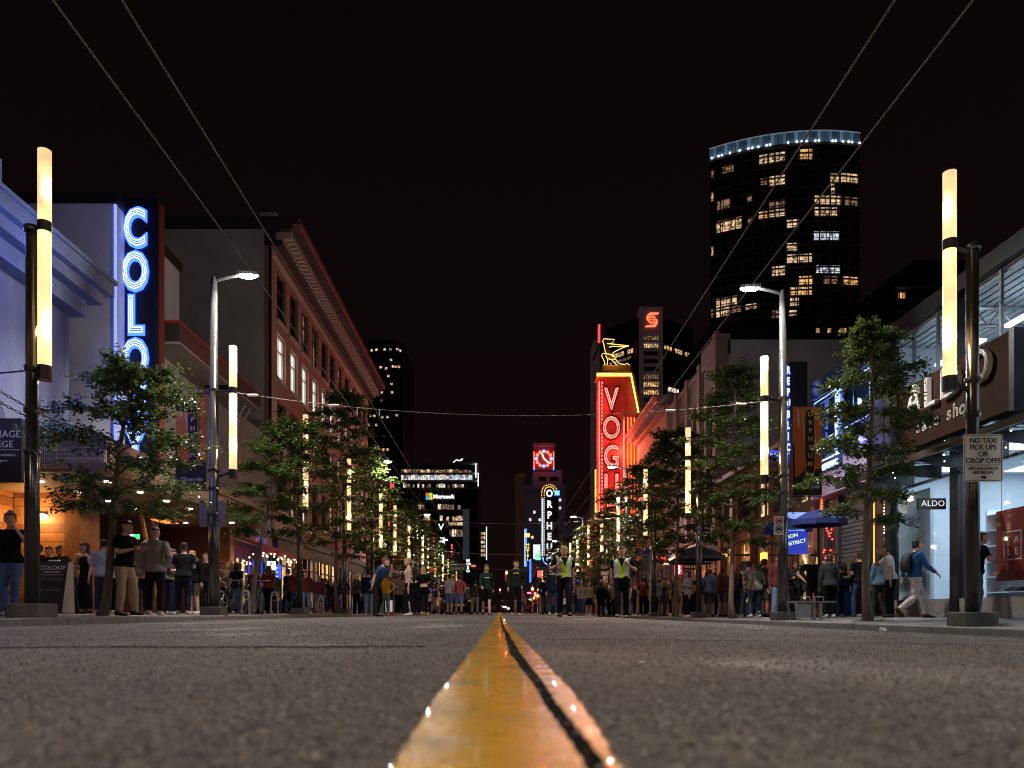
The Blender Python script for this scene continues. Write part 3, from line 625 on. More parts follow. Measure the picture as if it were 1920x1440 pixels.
# ------------------------------------------------------------------ right: nightclub with blue neon framed glass
nc = thing('nightclub_building', 'dark nightclub front with blue neon framed upper glass beside the shoe shop', 'building', (14, 22, 0))
navy = mat('navy_panel', (.03, .05, .085), .16, spec=.7, nz=(2, .2))
MB().box(10.6, 18, 19.85, 24.3, 0, 7.4).build('core', stucco_d, nc)
MB().box(10.12, 18.2, 19.82, 24.36, 6.92, 7.5).build('fascia', navy, nc)
MB().box(10.3, 10.34, 20.6, 24.2, 4.8, 6.9).build('upper_glass', mat('blue_black_glass', (.01, .03, .06), .05, spec=.8), nc)
MB().box(10.2, 10.6, 19.85, 20.55, 3.2, 6.9).build('pier', blackp, nc)
MB().box(10.15, 10.6, 20.55, 24.3, 3.75, 4.78).build('apron', mat('mauve_stucco', (.42, .33, .42), .8, nz=(3, .25), bump=(30, .5)), nc)
for y in (21.6, 22.8): MB().box(10.24, 10.3, y, y + .05, 4.8, 6.9).build('mullion', steel_d, nc)
nb = glow('neon_tube_blue', (.3, .4, 1), 2.2)
for nm, pts in (('neon_tube', [(10.2, 20.6, 6.86), (10.2, 24.2, 6.86)]), ('neon_tube', [(10.2, 20.6, 5.55), (10.2, 24.2, 5.55)]), ('neon_tube', [(10.2, 24.22, 4.8), (10.2, 24.22, 6.84)]), ('neon_tube', [(10.2, 20.6, 4.8), (10.2, 20.6, 6.84)])):
    MB().tube(pts, .018 if pts[0][1] != pts[1][1] else .013, 6).build(nm, nb if pts[0][1] != pts[1][1] else glow('neon_tube_blue_thin', (.2, .3, 1), 2.2), nc)
vs_ = thing('neon_reflection_letters', 'stacked blue-white letters standing in for a neon sign reflected in the nightclub glass', 'sign', (10.1, 22.3, 4.8))  # solid letters and board model the blade sign's reflection in the glass
MB().box(10.12, 10.16, 22.0, 22.6, 4.85, 7.0).build('back_board', navy, vs_)
for k, ch in enumerate('REPUBLIC'):
    me = text_mesh(ch, .4, outline=.018).copy(); me.materials.append(n_white); l = piece('letter', me, vs_, (10.08, 22.3, 6.8 - k * .262), ON_RIGHT); l.scale = (1.5, .85, 1)
    me = text_mesh(ch, .4, outline=.022, offset=.012).copy(); me.materials.append(n_blue); t = bpy.data.objects.new('halo_tube', me); col.objects.link(t); t.parent = l; t.location = (0, 0, -.03)
lamp('neon_fill_light', 'POINT', vs_, (9.9, 22.3, 6.4), 26, (.25, .35, 1), .1); lamp('neon_fill_light', 'POINT', vs_, (9.8, 22.4, 5.2), 40, (.22, .2, 1), .2)
hz = thing('neon_word_sign', 'small horizontal blue neon word on the mauve apron of the nightclub', 'sign', (10.1, 23, 4.7))
text('lettering', 'REPUBLIC', n_white, hz, (10.1, 22.9, 4.62), ON_RIGHT, .27, ext=.02); MB().tube([(10.1, 22.2, 4.85), (10.1, 23.6, 4.85)], .022, 6).build('underline', n_white, hz); MB().box(10.125, 10.148, 22.1, 23.7, 4.45, 4.9).build('back_board', navy, hz)
bs = thing('blade_sign', 'narrow black blade sign with a column of small blue letters behind the right lamp post', 'sign', (10, 25, 5.2))
MB().box(9.72, 10.3, 25.0, 25.25, 5.1, 8.5).build('box', blackp, bs)
for k, ch in enumerate('REPUBLIC'):
    l = text('letter', ch, n_white, bs, (9.66, 24.98, 8.2 - k * .37), FRONT, .42, ext=.012, offset=.006); l.scale = (.42, .8, 1)
    me = text_mesh(ch, .42, outline=.035).copy(); me.materials.append(n_blue); t = bpy.data.objects.new('halo_tube', me); col.objects.link(t); t.parent = l; t.location = (0, 0, -.03)
hb = thing('light_box_sign', 'small blue glowing light box with white word beside the narrow blade sign', 'sign', (9.4, 25, 5.2))
MB().box(9.05, 9.66, 25.02, 25.2, 5.2, 5.52).build('box', glow('light_box_blue', (.03, .05, .9), 1.6), hb); text('lettering', 'REPUBLIC', n_white, hb, (9.36, 25.0, 5.36), FRONT, .16, ext=.006)
# nightclub ground floor: dark shutter, doors, neon trims, fairy lights
MB().box(10.55, 10.6, 19.9, 24.3, .05, 3.75).build('shop_wall', mat('club_wall', (.05, .03, .028), .4, nz=(3, .3)), nc)
for k in range(22): MB().box(10.5, 10.545, 21.4, 22.9, .15 + k * .125, .25 + k * .125).build('shutter_slat', mat('shutter', (.13, .12, .1), .45, metal=.3), nc)
for y in (21.2, 23.0, 24.0): MB().box(10.42, 10.56, y, y + .12, .05, 3.7).build('door_post', frame_d, nc)
MB().tube([(10.4, 20.75, .4), (10.4, 20.75, 3.5)], .018, 6).build('neon_tube', glow('neon_amber', (1, .42, .05), 2.2), nc)
MB().tube([(10.38, 19.75, .2), (10.38, 19.75, 3.6)], .06, 8).build('copper_pipe', mat('copper_trim', (.4, .2, .1), .35, metal=.7), nc)
def fairy(name, label, pts, m, r=.022, cat='string lights'):
    t = thing(name, label, cat, pts[0]); mb = MB(); mb.tube(pts, .004, 4); mb.build('cord', steel_d, t)
    me = MB().ball((0, 0, 0), r, 8, 5).mesh('bulb', m)
    for p in pts: piece('bulb', me, t, p)
    return t
q = random.Random(5)
fairy('fairy_lights', 'column of warm fairy lights hanging in the dark doorway beside the shoe shop', [(10.4, 20.15 + q.uniform(-.05, .05), 3.1 - k * .085) for k in range(28)], bulb_m)
red_b = glow('bulb_red', (1, .05, .03), 6)
fairy('fairy_lights', 'red fairy lights crossing in a V on the nightclub glass', [(10.4, 23.9 - k * .07, 2.95 - k * .09 if k < 5 else 2.5 + (k - 5) * .1) for k in range(10)], red_b, .028)
fairy('fairy_lights', 'heap of red fairy lights low in the nightclub window', [(10.4 + q.uniform(0, .1), 23.75 + q.uniform(-.4, .4), 1.45 + abs(q.gauss(0, .3))) for k in range(26)], red_b, .03)
tb = MB().tube([(10.35, 24.0, 3.85), (10.35, 24.02, 3.4)], [.012, .05], 8); tag(tb.build('red_neon_flame', glow('neon_red', (1, .06, .04), 4)), 'short red neon flame shape on the nightclub doorway', 'neon sign')

# ------------------------------------------------------------------ right: low bistro, pilastered block, pink cornice block, theatre
bi = thing('bistro_building', 'low bistro building with warm amber windows behind the right-hand trees', 'building', (14, 30, 0))
MB().box(10.86, 20, 24.4, 35.5, 0, 6.0).build('core', stucco_d, bi)
bcols = [(25.0 + k * 2.1, 26.6 + k * 2.1) for k in range(5)]
wall_grid(MB(), 10.5, -1, 24.4, 35.5, 0.05, 6.2, bcols, [(.5, 3.1), (3.9, 5.5)]).build('wall', brick_mat('dark_brick', (.12, .05, .04), (.09, .04, .03), (.08, .05, .045)), bi)
for k, (a, b) in enumerate(bcols):
    window(bi, 10.5, -1, a, b, .5, 3.1, mat('amber_frame', (.45, .28, .1), .4), (lit_o, lit_y, lit_d, lit_o, lit_y)[k], 1, .72); window(bi, 10.5, -1, a, b, 3.9, 5.5, frame_d, (lit_o, lit_d, lit_o, glass_d, lit_d)[k], 1)
MB().box(10.3, 20, 24.42, 35.5, 6.2, 6.4).build('coping', frame_d, bi)
me = bevel(MB().box(-.06, .06, -.1, .1, .0, 3.6).build('pilaster', mat('rose_pilaster', (.32, .1, .07), .5), bi, local=True), .01)
me.location = (10.44 - 14, 24.8 - 30, 0)
for k in range(1, 6): o = me.copy(); col.objects.link(o); o.parent = bi; o.location.y = me.location.y + k * 2.1
ps = thing('lit_billboard', 'blue lit street billboard with white lettering behind the right lamp post', 'billboard', (10, 24.3, 2.2))
MB().box(9.2, 10.0, 24.28, 24.34, 2.0, 3.35).build('face', mat('billboard_sky', (.2, .35, .7), .4, em=(.28, .45, .95), es=.85, nz=(2, .1)), ps)
MB().box(9.19, 10.01, 24.25, 24.279, 2.0, 2.75).build('lower_band', glow('billboard_blue', (.03, .06, .55), .8), ps)
text('lettering', 'BON', n_white, ps, (9.5, 24.24, 2.58), (R(90), R(-12), 0), .17, ext=.004); text('lettering', 'DISTRICT', n_white, ps, (9.6, 24.24, 2.36), (R(90), R(-12), 0), .17, ext=.004)
MB().box(9.22, 9.98, 24.22, 24.24, 2.78, 2.84).build('stripe', glow('billboard_stripe', (.3, .6, 1), .9), ps)
yp = thing('yellow_sign', 'yellow upright panel with dark marks at the bistro entrance', 'sign', (10.0, 23.6, .9)); MB().box(9.85, 10.1, 23.6, 23.64, .95, 1.85).build('panel', glow('yellow_panel', (1, .55, .05), .75), yp)
text('lettering', 'EX', blackp, yp, (9.97, 23.595, 1.12), (R(90), R(-10), 0), .16, ext=.004)
pb = thing('pilaster_building', 'tall grey-pink building with stepped parapet and deep pilasters on the right', 'building', (15, 41, 0))
MB().box(10.9, 26, 35.61, 46.4, 0, 13.1).build('side_wall', stucco_d, pb)
pc = [(36.4 + k * 2.55, 38.0 + k * 2.55) for k in range(4)]; pr = [(4.4, 6.9), (7.9, 11.2)]
pinkst = mat('pinkish_stucco', (.3, .21, .2), .8, nz=(1.5, .2), bump=(30, .4))
wall_grid(MB(), 10.5, -1, 35.6, 46.4, 3.9, 12.4, pc, pr, .4).build('wall', pinkst, pb)
for y, h in ((35.6, 13.5), (38.5, 12.9), (41.05, 12.9), (43.6, 12.9), (45.9, 12.9)): MB().box(10.28, 10.5, y, y + .5, 3.9, h).build('pilaster', pinkst, pb)
MB().box(10.36, 11.0, 35.61, 38.4, 12.4, 13.4).build('parapet', pinkst, pb); MB().box(10.36, 11.0, 38.41, 46.4, 12.4, 12.7).build('parapet', pinkst, pb)
for i, (a, b) in enumerate(pc):
    for za, zb in pr: window(pb, 10.5, -1, a, b, za, zb, frame_d, (glass_d, lit_d, lit_o, glass_d)[(i + int(za)) % 4], 1, .6, .3)
MB().box(10.7, 10.9, 35.6, 46.4, 0, 3.9).build('shop_wall', frame_d, pb)
for k in range(4): window(pb, 10.5, -1, 35.9 + k * 2.65, 38.1 + k * 2.65, .3, 3.0, frame_d, (lit_y, lit_o, lit_w, lit_o)[k], 1, .75)
pk = thing('cornice_building', 'rose-lit painted brick building with overhanging cornice next to the red neon sign', 'building', (15, 52, 0))
MB().box(10.9, 26, 46.61, 57.2, 0, 12.6).build('side_wall', stucco_d, pk)
kc = [(47.2 + k * 1.95, 48.5 + k * 1.95) for k in range(5)]; kr = [(4.9, 7.6), (8.8, 11.5)]
wall_grid(MB(), 10.5, -1, 46.6, 57.2, 3.9, 12.7, kc, kr, .4).build('wall', brick_p, pk)
for a, b in kc:
    for za, zb in kr: window(pk, 10.5, -1, a, b, za, zb, frame_d, lit_d if rnd.random() < .3 else glass_d, 0, .5, .3)
mb = MB().box(10.2, 26, 46.5, 57.2, 12.7, 12.95).box(9.75, 26, 46.4, 57.3, 13.15, 13.45).box(9.55, 26, 46.3, 57.4, 13.45, 13.6).box(10.4, 26, 46.55, 57.2, 12.95, 13.15)
kcor = mb.build('cornice', mat('rose_cornice', (.34, .2, .18), .5, nz=(2, .2)), pk)
me = MB().box(9.9, 10.39, -.09, .09, 12.96, 13.14).mesh('bracket', MATS['rose_cornice'])
for k in range(27): piece('bracket', me, kcor, (0, 46.8 + k * .39, 0))
MB().box(10.7, 10.9, 46.6, 57.2, 0, 3.9).build('shop_wall', frame_d, pk)
for k in range(4): window(pk, 10.5, -1, 46.9 + k * 2.6, 49.1 + k * 2.6, .3, 3.0, frame_d, (lit_o, lit_y, lit_w, lit_y)[k], 1, .75)
block('theatre_building', 'cream theatre front lit orange behind the red vertical neon sign', 1, 58.6, 74, 14.0, mat('cream_theatre', (.55, .42, .3), .7, nz=(1.5, .15)), 5, 2, [glass_d, lit_d, lit_o], 21, ww=.45)
block('shop_building', 'three-storey shop building past the theatre on the right', 1, 76, 96, 11.5, brick, 7, 2, [glass_d, lit_o, lit_d], 22)
block('shop_building', 'narrow dark shop building before the tall blue-edged neon sign', 1, 97, 122, 12.5, stucco, 8, 3, [glass_d, lit_o, lit_d], 25)
block('shop_building', 'far right shop building beneath the white neon letters', 1, 138, 175, 15, brick_p, 9, 3, [glass_d, lit_o, lit_w], 28)
block('shop_building', 'last shop building on the right before the clock tower block', 1, 178, 260, 17, stucco, 12, 4, [glass_d, lit_c, lit_o], 31)

# the big red theatre sign with its golden archer
VY_ = 57.3
vg = thing('theatre_sign', 'huge red vertical theatre sign with white-hot neon letters and golden capped top', 'sign', (9, VY_, 6.2))
redp = mat('sign_red_enamel', (.46, .075, .065), .5, nz=(1.5, .25)); gold = mat('sign_gold', (.22, .1, .015), .5)
x0, x1 = PXm(1121, VY_), PXm(1172, VY_)
MB().box(x0, x1, VY_, VY_ + .8, 6.3, 18.0).build('face_box', redp, vg)
MB().box(x1 + .01, 10.5, VY_ + .25, VY_ + .75, 6.3, 15.2).build('wing', mat('sign_orange_side', (.55, .1, .03), .5), vg)
MB().prism([(x1 + .0, 15.2), (x1 + .95, 15.2), (x1 + .45, 18.0), (x1 + .0, 18.0)], lambda a, z: (a, VY_ + .05, z), lambda a, z: (a, VY_ + .85, z)).build('shoulder', redp, vg)
capm = MB().prism([(x0 - .15, 18.0), (x1 + .5, 18.02), (x1 + .98, 15.2), (x1 + 1.2, 15.2), (x1 + .62, 18.3), (x1 + .3, 18.55), (x0 - .05, 18.35)], lambda a, z: (a, VY_ - .35, z), lambda a, z: (a, VY_ + 1.0, z)).build('cap', gold, vg)
n_yel = glow('neon_yellow', (1, .62, .1), 3.4); n_red = glow('neon_red_hot', (1, .09, .07), 6); n_rw = glow('neon_pink_white', (1, .2, .16), 2.8)
mb = MB()
for d in (0, .13): mb.tube([(x0 - .14, VY_ - .4 - d * .3, 18.12 + d), (x1 + .38, VY_ - .4 - d * .3, 18.12 + d), (x1 + .95, VY_ - .4 - d * .3, 15.3)], .06, 6)
mb.build('neon_tube', n_yel, vg)
for k, ch in enumerate('VOGUE'):
    yc = 751 + k * 53.7; z = PZm(yc, VY_); xc = PXm(1146, VY_)
    bk = text('letter', ch, mat('letter_maroon', (.12, .008, .008), .4), vg, (xc, VY_ - .04, z), FRONT, 3.0, ext=.04, offset=.16); bk.scale = (.62, .86, 1)
    for off, m, wd in ((-.02, n_rw, .05),):
        me = text_mesh(ch, 2.3, outline=wd, offset=off).copy(); me.materials.append(m); t = bpy.data.objects.new('neon_tube', me); col.objects.link(t); t.parent = bk; t.location = (0, 0, .1); t.scale = (1.2, 1.2, 1)
me = MB().box(0, .08, -.02, 0, 0, .16).mesh('bulb_row', n_red)
for k in range(40): piece('bulb', me, vg, (x0 + .28, VY_ - .02, 17.6 - k * .28))
MB().tube([(x1 - .1, VY_ - .06, 6.6), (x1 - .1, VY_ - .06, 15.0)], .04, 6).build('neon_tube', n_rw, vg); MB().tube([(x0 + .1, VY_ - .06, 6.6), (x0 + .1, VY_ - .06, 17.8)], .04, 6).build('neon_tube', n_red, vg)
for dx in (.25, .5, .75): MB().tube([(x1 + dx, VY_ + .2, 6.6), (x1 + dx, VY_ + .2, 15.1)], .035, 6).build('neon_tube', glow('neon_orange', (1, .2, .04), 3), vg)
for z in (8, 11.5, 15, 17.4): lamp('neon_fill_light', 'POINT', vg, (PXm(1146, VY_), VY_ - 1.6, z), 22, (1, .1, .08), .3)
for z in (8.5, 12.5): lamp('neon_fill_light', 'POINT', vg, (9.4, VY_ - .8, z), 300, (1, .12, .06), .3); lamp('neon_fill_light', 'POINT', vg, (9.7, VY_ + 1.2, z), 300, (1, .35, .06), .3)
for z in (9, 13, 16): lamp('neon_fill_light', 'POINT', vg, (6.6, VY_ - .6, z), 520, (1, .12, .07), .4)
ar = thing('archer_figure', 'golden neon outline of a kneeling archer on top of the red theatre sign', 'neon figure', (8.6, VY_ + .3, 18.6))
def zz(pts, ox=1080, oy=560, s=4.5): return [P(ox + a / s, oy + b / s, VY_ + .3) for a, b in pts]
arch = [[(235, 385), (225, 360), (235, 338), (325, 345), (305, 378), (262, 378)], [(235, 385), (242, 430), (255, 465)], [(262, 378), (300, 382), (445, 398)], [(278, 410), (310, 402), (380, 405), (445, 398)],
        [(445, 398), (400, 412), (340, 440), (312, 457), (308, 490)], [(255, 465), (290, 470), (325, 490), (331, 508), (305, 518), (270, 505)], [(255, 465), (228, 462), (215, 480), (240, 530), (245, 555), (222, 568)],
        [(250, 480), (268, 515), (262, 566)], [(305, 518), (340, 556), (368, 572)], [(331, 508), (365, 548), (410, 556), (432, 545), (462, 570)]]
mb = MB()
for a in arch: mb.tube(zz(a), .03, 6)
mb.build('neon_tube', glow('neon_gold', (1, .6, .14), 2.0), ar)
mb = MB(); a, b = P(1128, 687, VY_ + .3), P(1183, 699, VY_ + .3); mb.box(a.x, b.x, VY_ - .05, VY_ + .9, b.z, a.z); bevel(mb.build('plinth', gold, ar), .06)
mb = MB()
body = [(235, 385), (232, 345), (300, 350), (300, 400), (262, 410), (310, 470), (331, 508), (300, 515), (250, 480), (255, 465), (242, 430)]
pb_ = zz(body); mb.rings([[(p.x, VY_ + .33, p.z) for p in pb_], [(p.x, VY_ + .5, p.z) for p in pb_]]); mb.build('body_plate', mat('figure_dark', (.03, .02, .015), .5), ar)
lamp('neon_fill_light', 'POINT', ar, (8.7, VY_ - .5, 19.6), 60, (1, .6, .12), .3)
# ------------------------------------------------------------------ far towers
tower_d = mat('tower_dark_glass', (.012, .012, .015), .2, spec=.5); slab_m = mat('tower_slab', (.5, .43, .4), .6)
CT, RT = Vector((82, 240)), 50.0
ct = thing('condo_tower', 'dark curved residential tower with scattered lit flats and white-lit crown', 'building', (82, 225, 0))
def arc(a): return (CT.x + RT * math.sin(a), CT.y - RT * math.cos(a))
def hit(px):                                       # where a sight line meets the curved front
    d = Vector(((px - VX) / F, 1)).normalized(); bq = d.dot(CT); cq = CT.length_squared - RT * RT; D = bq * bq - cq
    if D < 0: return None
    p = d * (bq - math.sqrt(D)); return math.atan2(p.x - CT.x, CT.y - p.y), p.y
aL, aR = hit(1331)[0], hit(1611)[0]
N = 28; angs = [aL + (aR - aL) * k / N for k in range(N + 1)]
front = [arc(a) for a in angs]; back = [(front[-1][0], 236), (68.5, 236)]
MB().rings([[(x, y, z) for x, y in front + back] for z in (0, 119.5)]).build('body', tower_d, ct)
def arc_band(z0, z1, r0, r1):
    mb = MB(); fo = [(CT.x + r1 * math.sin(a), CT.y - r1 * math.cos(a)) for a in angs]; fi = [(CT.x + r0 * math.sin(a), CT.y - r0 * math.cos(a)) for a in angs]
    mb.rings([[(x, y, z) for x, y in fo + fi[::-1]] for z in (z0, z1)]); return mb
me_s = arc_band(0, .35, RT, RT + .5).mesh('floor_slab', slab_m)
for k in range(20, 41): piece('floor_slab', me_s, ct, (0, 0, k * 2.9 + .6))
for k in range(0, N + 1, 2):
    x, y = arc(angs[k]); MB().box(x - .12, x + .12, y - .3, y + .1, 60, 118.5).build('mullion', slab_m, ct)
flats = [(468,520,295,355,1),(528,628,283,342,1),(715,795,262,325,2),(245,315,355,408,0),(168,195,395,440,0),(475,520,440,485,0),(530,628,425,485,3),(900,955,412,465,3),(965,1070,412,468,3),(905,930,475,540,3),(168,192,530,590,2),(212,290,570,632,0),
    (395,425,550,585,0),(528,625,573,625,0),(805,970,547,603,3),(990,1070,557,610,0),(465,520,645,690,2),(528,625,632,680,1),(805,945,618,672,3),(207,365,690,770,3),(398,425,690,722,0),(636,710,695,745,1),(800,955,765,820,4),
    (168,192,860,918,3),(630,708,838,888,1),(636,792,905,960,1),(815,965,975,1025,4),(545,628,980,1040,1),(710,795,1040,1095,2),(860,948,1040,1090,0),(980,1070,1045,1097,2),(656,792,1108,1158,2),(655,712,1175,1225,1),
    (205,335,1170,1225,1),(205,290,1235,1290,1),(300,360,1225,1265,0),(385,455,1210,1245,1),(545,600,1250,1300,0),(650,700,1250,1285,1),(160,192,1245,1300,0)]
lits = [lit_d, room('flat_warm', (1, .68, .42), .85, 1.4, 1.2, .12), lit_y, lit_o, lit_c]
for x0, x1, y0, y1, c in flats:
    a0, a1 = hit(1280 + max(x0, 176) / 3.2725)[0], hit(1280 + min(x1, 1078) / 3.2725)[0]; Yc = hit(1280 + (x0 + x1) / 2 / 3.2725)[1]
    z1, z0 = PZm(200 + y0 / 3.2725, Yc), PZm(200 + y1 / 3.2725, Yc)
    n = max(1, round((a1 - a0) * RT / 1.5)); fr = MB()
    zs = z0 + (z1 - z0) * .25
    for k in range(n + 1):
        a = a0 + (a1 - a0) * k / n; x, y = (CT.x + (RT + .3) * math.sin(a), CT.y - (RT + .3) * math.cos(a)); fr.box(x - .07, x + .07, y - .1, y + .1, z0, z1)
    (xa, ya), (xb, yb) = [(CT.x + (RT + .3) * math.sin(a), CT.y - (RT + .3) * math.cos(a)) for a in (a0, a1)]
    for zq in (z0, z1, zs): fr.tube([(xa, ya, zq), (xb, yb, zq)], .09, 4)
    wn_ = fr.build('window', slab_m, ct); mb = MB()
    for k in range(n):
        p, q_ = [(CT.x + (RT + .12) * math.sin(a), CT.y - (RT + .12) * math.cos(a)) for a in (a0 + (a1 - a0) * k / n, a0 + (a1 - a0) * (k + 1) / n)]
        mb.add([(p[0], p[1], z0), (q_[0], q_[1], z0), (q_[0], q_[1], z1), (p[0], p[1], z1)], [(0, 1, 2, 3)])
    mb.build('pane', lits[c], wn_)
crown_ps = [mat('crown_glass_lit_%d' % i, (.3, .4, .5), .3, em=(.2, .36, .55), es=e_, nz=(.4, .3)) for i, e_ in enumerate((.1, .3, .05, .2))]; led_c = glow('crown_led', (.6, .8, 1), 5)
arc_band(118.6, 119.3, RT - .5, RT + .8).build('crown_ring', slab_m, ct); arc_band(122.2, 122.4, RT + .3, RT + .6).build('crown_rail', mat('crown_rail', (.3, .35, .4), .4, em=(.3, .45, .6), es=.3), ct)
for k in range(40):
    a0, a1 = aL + (aR - aL) * (k + .06) / 40, aL + (aR - aL) * (k + .94) / 40
    p, q_ = [(CT.x + (RT + .45) * math.sin(a), CT.y - (RT + .45) * math.cos(a)) for a in (a0, a1)]
    mb = MB(); mb.rings([[(p[0], p[1], 119.4), (q_[0], q_[1], 119.4), (q_[0], q_[1], 122.2), (p[0], p[1], 122.2)], [(p[0], p[1] + .1, 119.4), (q_[0], q_[1] + .1, 119.4), (q_[0], q_[1] + .1, 122.2), (p[0], p[1] + .1, 122.2)]]); mb.build('glass_panel', crown_ps[(k * 7 + k // 3) % 4], ct)
me = MB().ball((0, 0, 0), .26, 6, 4).mesh('crown_lamp', led_c)
for k in range(26):
    if k in (4, 11, 12, 19): continue
    a = aL + (aR - aL) * (k + .5 + .25 * math.sin(k * 2.3)) / 26; piece('crown_lamp', me, ct, (CT.x + (RT + .8) * math.sin(a), CT.y - (RT + .8) * math.cos(a), 119.5))

bt = thing('bank_tower', 'dark chamfered office tower with glowing red globe emblem on pale central shaft', 'building', (55, 270, 0))
BY = 255.0
def bx(px): return PXm(px, BY)
def bz(py): return PZm(py, BY)
MB().rings([[(x, y, z) for x, y in ((PXm(1137, BY + 12), BY + 12), (bx(1196), BY + 2), (bx(1247), BY + 2), (PXm(1300, BY + 12), BY + 12), (PXm(1300, BY + 12) + 6, BY + 50), (PXm(1137, BY + 12) + 8, BY + 50))] for z in (0, bz(592))]).build('body', tower_d, bt)
shaft_m = mat('bank_shaft', (.2, .15, .155), .8, em=(.2, .12, .12), es=.09, nz=(.2, .2))  # faint emission stands in for light falling on the shaft
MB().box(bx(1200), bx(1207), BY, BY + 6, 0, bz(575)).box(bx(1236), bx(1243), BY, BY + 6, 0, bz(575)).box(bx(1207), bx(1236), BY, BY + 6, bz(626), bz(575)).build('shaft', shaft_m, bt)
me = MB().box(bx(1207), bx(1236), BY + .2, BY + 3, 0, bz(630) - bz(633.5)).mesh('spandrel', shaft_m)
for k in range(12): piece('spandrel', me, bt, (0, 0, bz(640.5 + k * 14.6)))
for k, m in enumerate((lit_d, lit_o, glass_d, glass_d, glass_d, lit_d, lit_y, lit_y, glass_d, glass_d, glass_d)):
    fr = MB(); z1, z0 = bz(627.5 + k * 14.6), bz(637 + k * 14.6)
    for j in range(8): x = bx(1207 + 29 * j / 7); fr.box(x - .08, x + .08, BY + .9, BY + 1.1, z0, z1)
    f_ = fr.build('window', slab_m, bt); MB().box(bx(1207), bx(1236), BY + 1.2, BY + 1.3, z0, z1).build('pane', m, f_)
def facet(xa, ya, xb, yb, t0, t1, z0, z1, m):
    q0 = (xa + (xb - xa) * t0, ya + (yb - ya) * t0 - .4); q1 = (xa + (xb - xa) * t1, ya + (yb - ya) * t1 - .4)
    mb = MB(); mb.rings([[(q0[0], q0[1], z0), (q1[0], q1[1], z0), (q1[0], q1[1], z1), (q0[0], q0[1], z1)], [(q0[0], q0[1] + .2, z0), (q1[0], q1[1] + .2, z0), (q1[0], q1[1] + .2, z1), (q0[0], q0[1] + .2, z1)]])
    return mb.build('window', m, bt)
rw = (bx(1247), BY + 2, PXm(1300, BY + 12), BY + 12); lw = (PXm(1137, BY + 12), BY + 12, bx(1196), BY + 2)
for k in range(11):
    if k not in (3, 7): facet(*rw, .02 + k * .087, .08 + k * .087, bz(650.5 - 0), bz(643), lit_y if k % 3 else lit_o)
for k in range(4): facet(*rw, .15 + k * .09, .22 + k * .09, bz(728), bz(720), lit_w)
for k in range(7):
    if k != 4: facet(*lw, .2 + k * .1, .27 + k * .1, bz(655), bz(647), lit_o if k % 2 else lit_y)
for k in range(3): facet(*lw, .6 + k * .1, .67 + k * .1, bz(733), bz(724), lit_o)
for k in range(5): facet(*lw, .1 + k * .15, .2 + k * .15, bz(665.5), bz(661), lit_d)
em = thing('emblem_sign', 'glowing red S-shaped emblem with a globe at its centre high on the bank tower', 'sign', (bx(1221), BY - .4, bz(612)))
er = glow('emblem_red', (1, .13, .05), 2.6)
def be(pts): return [(bx(1080 + a / 4.5), bz(560 + b / 4.5)) for a, b in pts]
for nm, poly in (('upper_stroke', [(700, 122), (690, 135), (630, 137), (612, 145), (606, 165), (610, 185), (598, 185), (594, 155), (605, 135), (625, 122)]), ('lower_stroke', [(582, 242), (592, 230), (640, 228), (660, 222), (672, 205), (672, 178), (684, 180), (684, 215), (668, 240)])):
    mb = MB(); pp = be(poly); mb.rings([[(x, BY - .5, z) for x, z in pp], [(x, BY - .1, z) for x, z in pp]]); mb.build(nm, er, em)
mb = MB(); gc = be([(640, 182)])[0]; gr = be([(674, 182)])[0][0] - gc[0]
ring = lambda rx, rz: [(gc[0] + rx * math.cos(t), BY - .5, gc[1] + rz * math.sin(t)) for t in [2 * math.pi * i / 24 for i in range(25)]]
for f_ in (1, .72, .3): mb.tube(ring(gr * f_, gr), gr * .05, 4)
for f_ in (-.55, 0, .55): hw = gr * math.sqrt(1 - f_ * f_); mb.tube([(gc[0] - hw, BY - .5, gc[1] + f_ * gr), (gc[0] + hw, BY - .5, gc[1] + f_ * gr)], gr * .05, 4)
mb.build('globe', er, em)
lr = thing('red_mast_light', 'thin red neon line on the dark tower edge left of the archer', 'neon sign', (bx(1123), BY, bz(645)))
MB().box(bx(1127), bx(1139), BY + 20, BY + 30, 0, bz(597)).build('shaft', shaft_m, lr); MB().box(bx(1121.5), bx(1124.5), BY - 1, BY + .5, bz(642), bz(610)).build('neon_tube', glow('neon_red_line', (1, .03, .04), 3.5), lr); MB().box(bx(1124.5), bx(1128), BY + .5, BY + 20, bz(640), bz(638)).build('arm', slab_m, lr)

# dark flats behind the right-hand shop roof, low dark slab behind the curved tower's foot
da = thing('dark_apartment_block', 'unlit apartment block with one lit flat behind the shoe shop roof', 'building', (70, 125, 0))
dX = lambda px: PXm(px, 125.0); dZ = lambda py: PZm(py, 125.0)
MB().box(dX(1678), dX(1860), 125, 150, 0, dZ(512)).box(dX(1712), dX(1860), 125.01, 148, dZ(512), dZ(488)).build('body', mat('dark_block', (.03, .022, .02), .8, nz=(.3, .2)), da)
for k in range(7): MB().box(dX(1676), dX(1860), 124.4, 125, dZ(540 + k * 22) - .2, dZ(540 + k * 22)).build('balcony_slab', slab_m, da)
wn_ = MB().box(dX(1684), dX(1686), 124.7, 124.9, dZ(565), dZ(548)).box(dX(1690), dX(1691), 124.7, 124.9, dZ(565), dZ(548)).box(dX(1696), dX(1697), 124.7, 124.9, dZ(565), dZ(548)).build('window', slab_m, da); MB().box(dX(1684), dX(1697), 124.92, 124.96, dZ(564), dZ(549)).build('pane', lit_y, wn_)
ls = thing('low_slab_building', 'low dark slab building at the foot of the curved tower', 'building', (60, 120, 0))
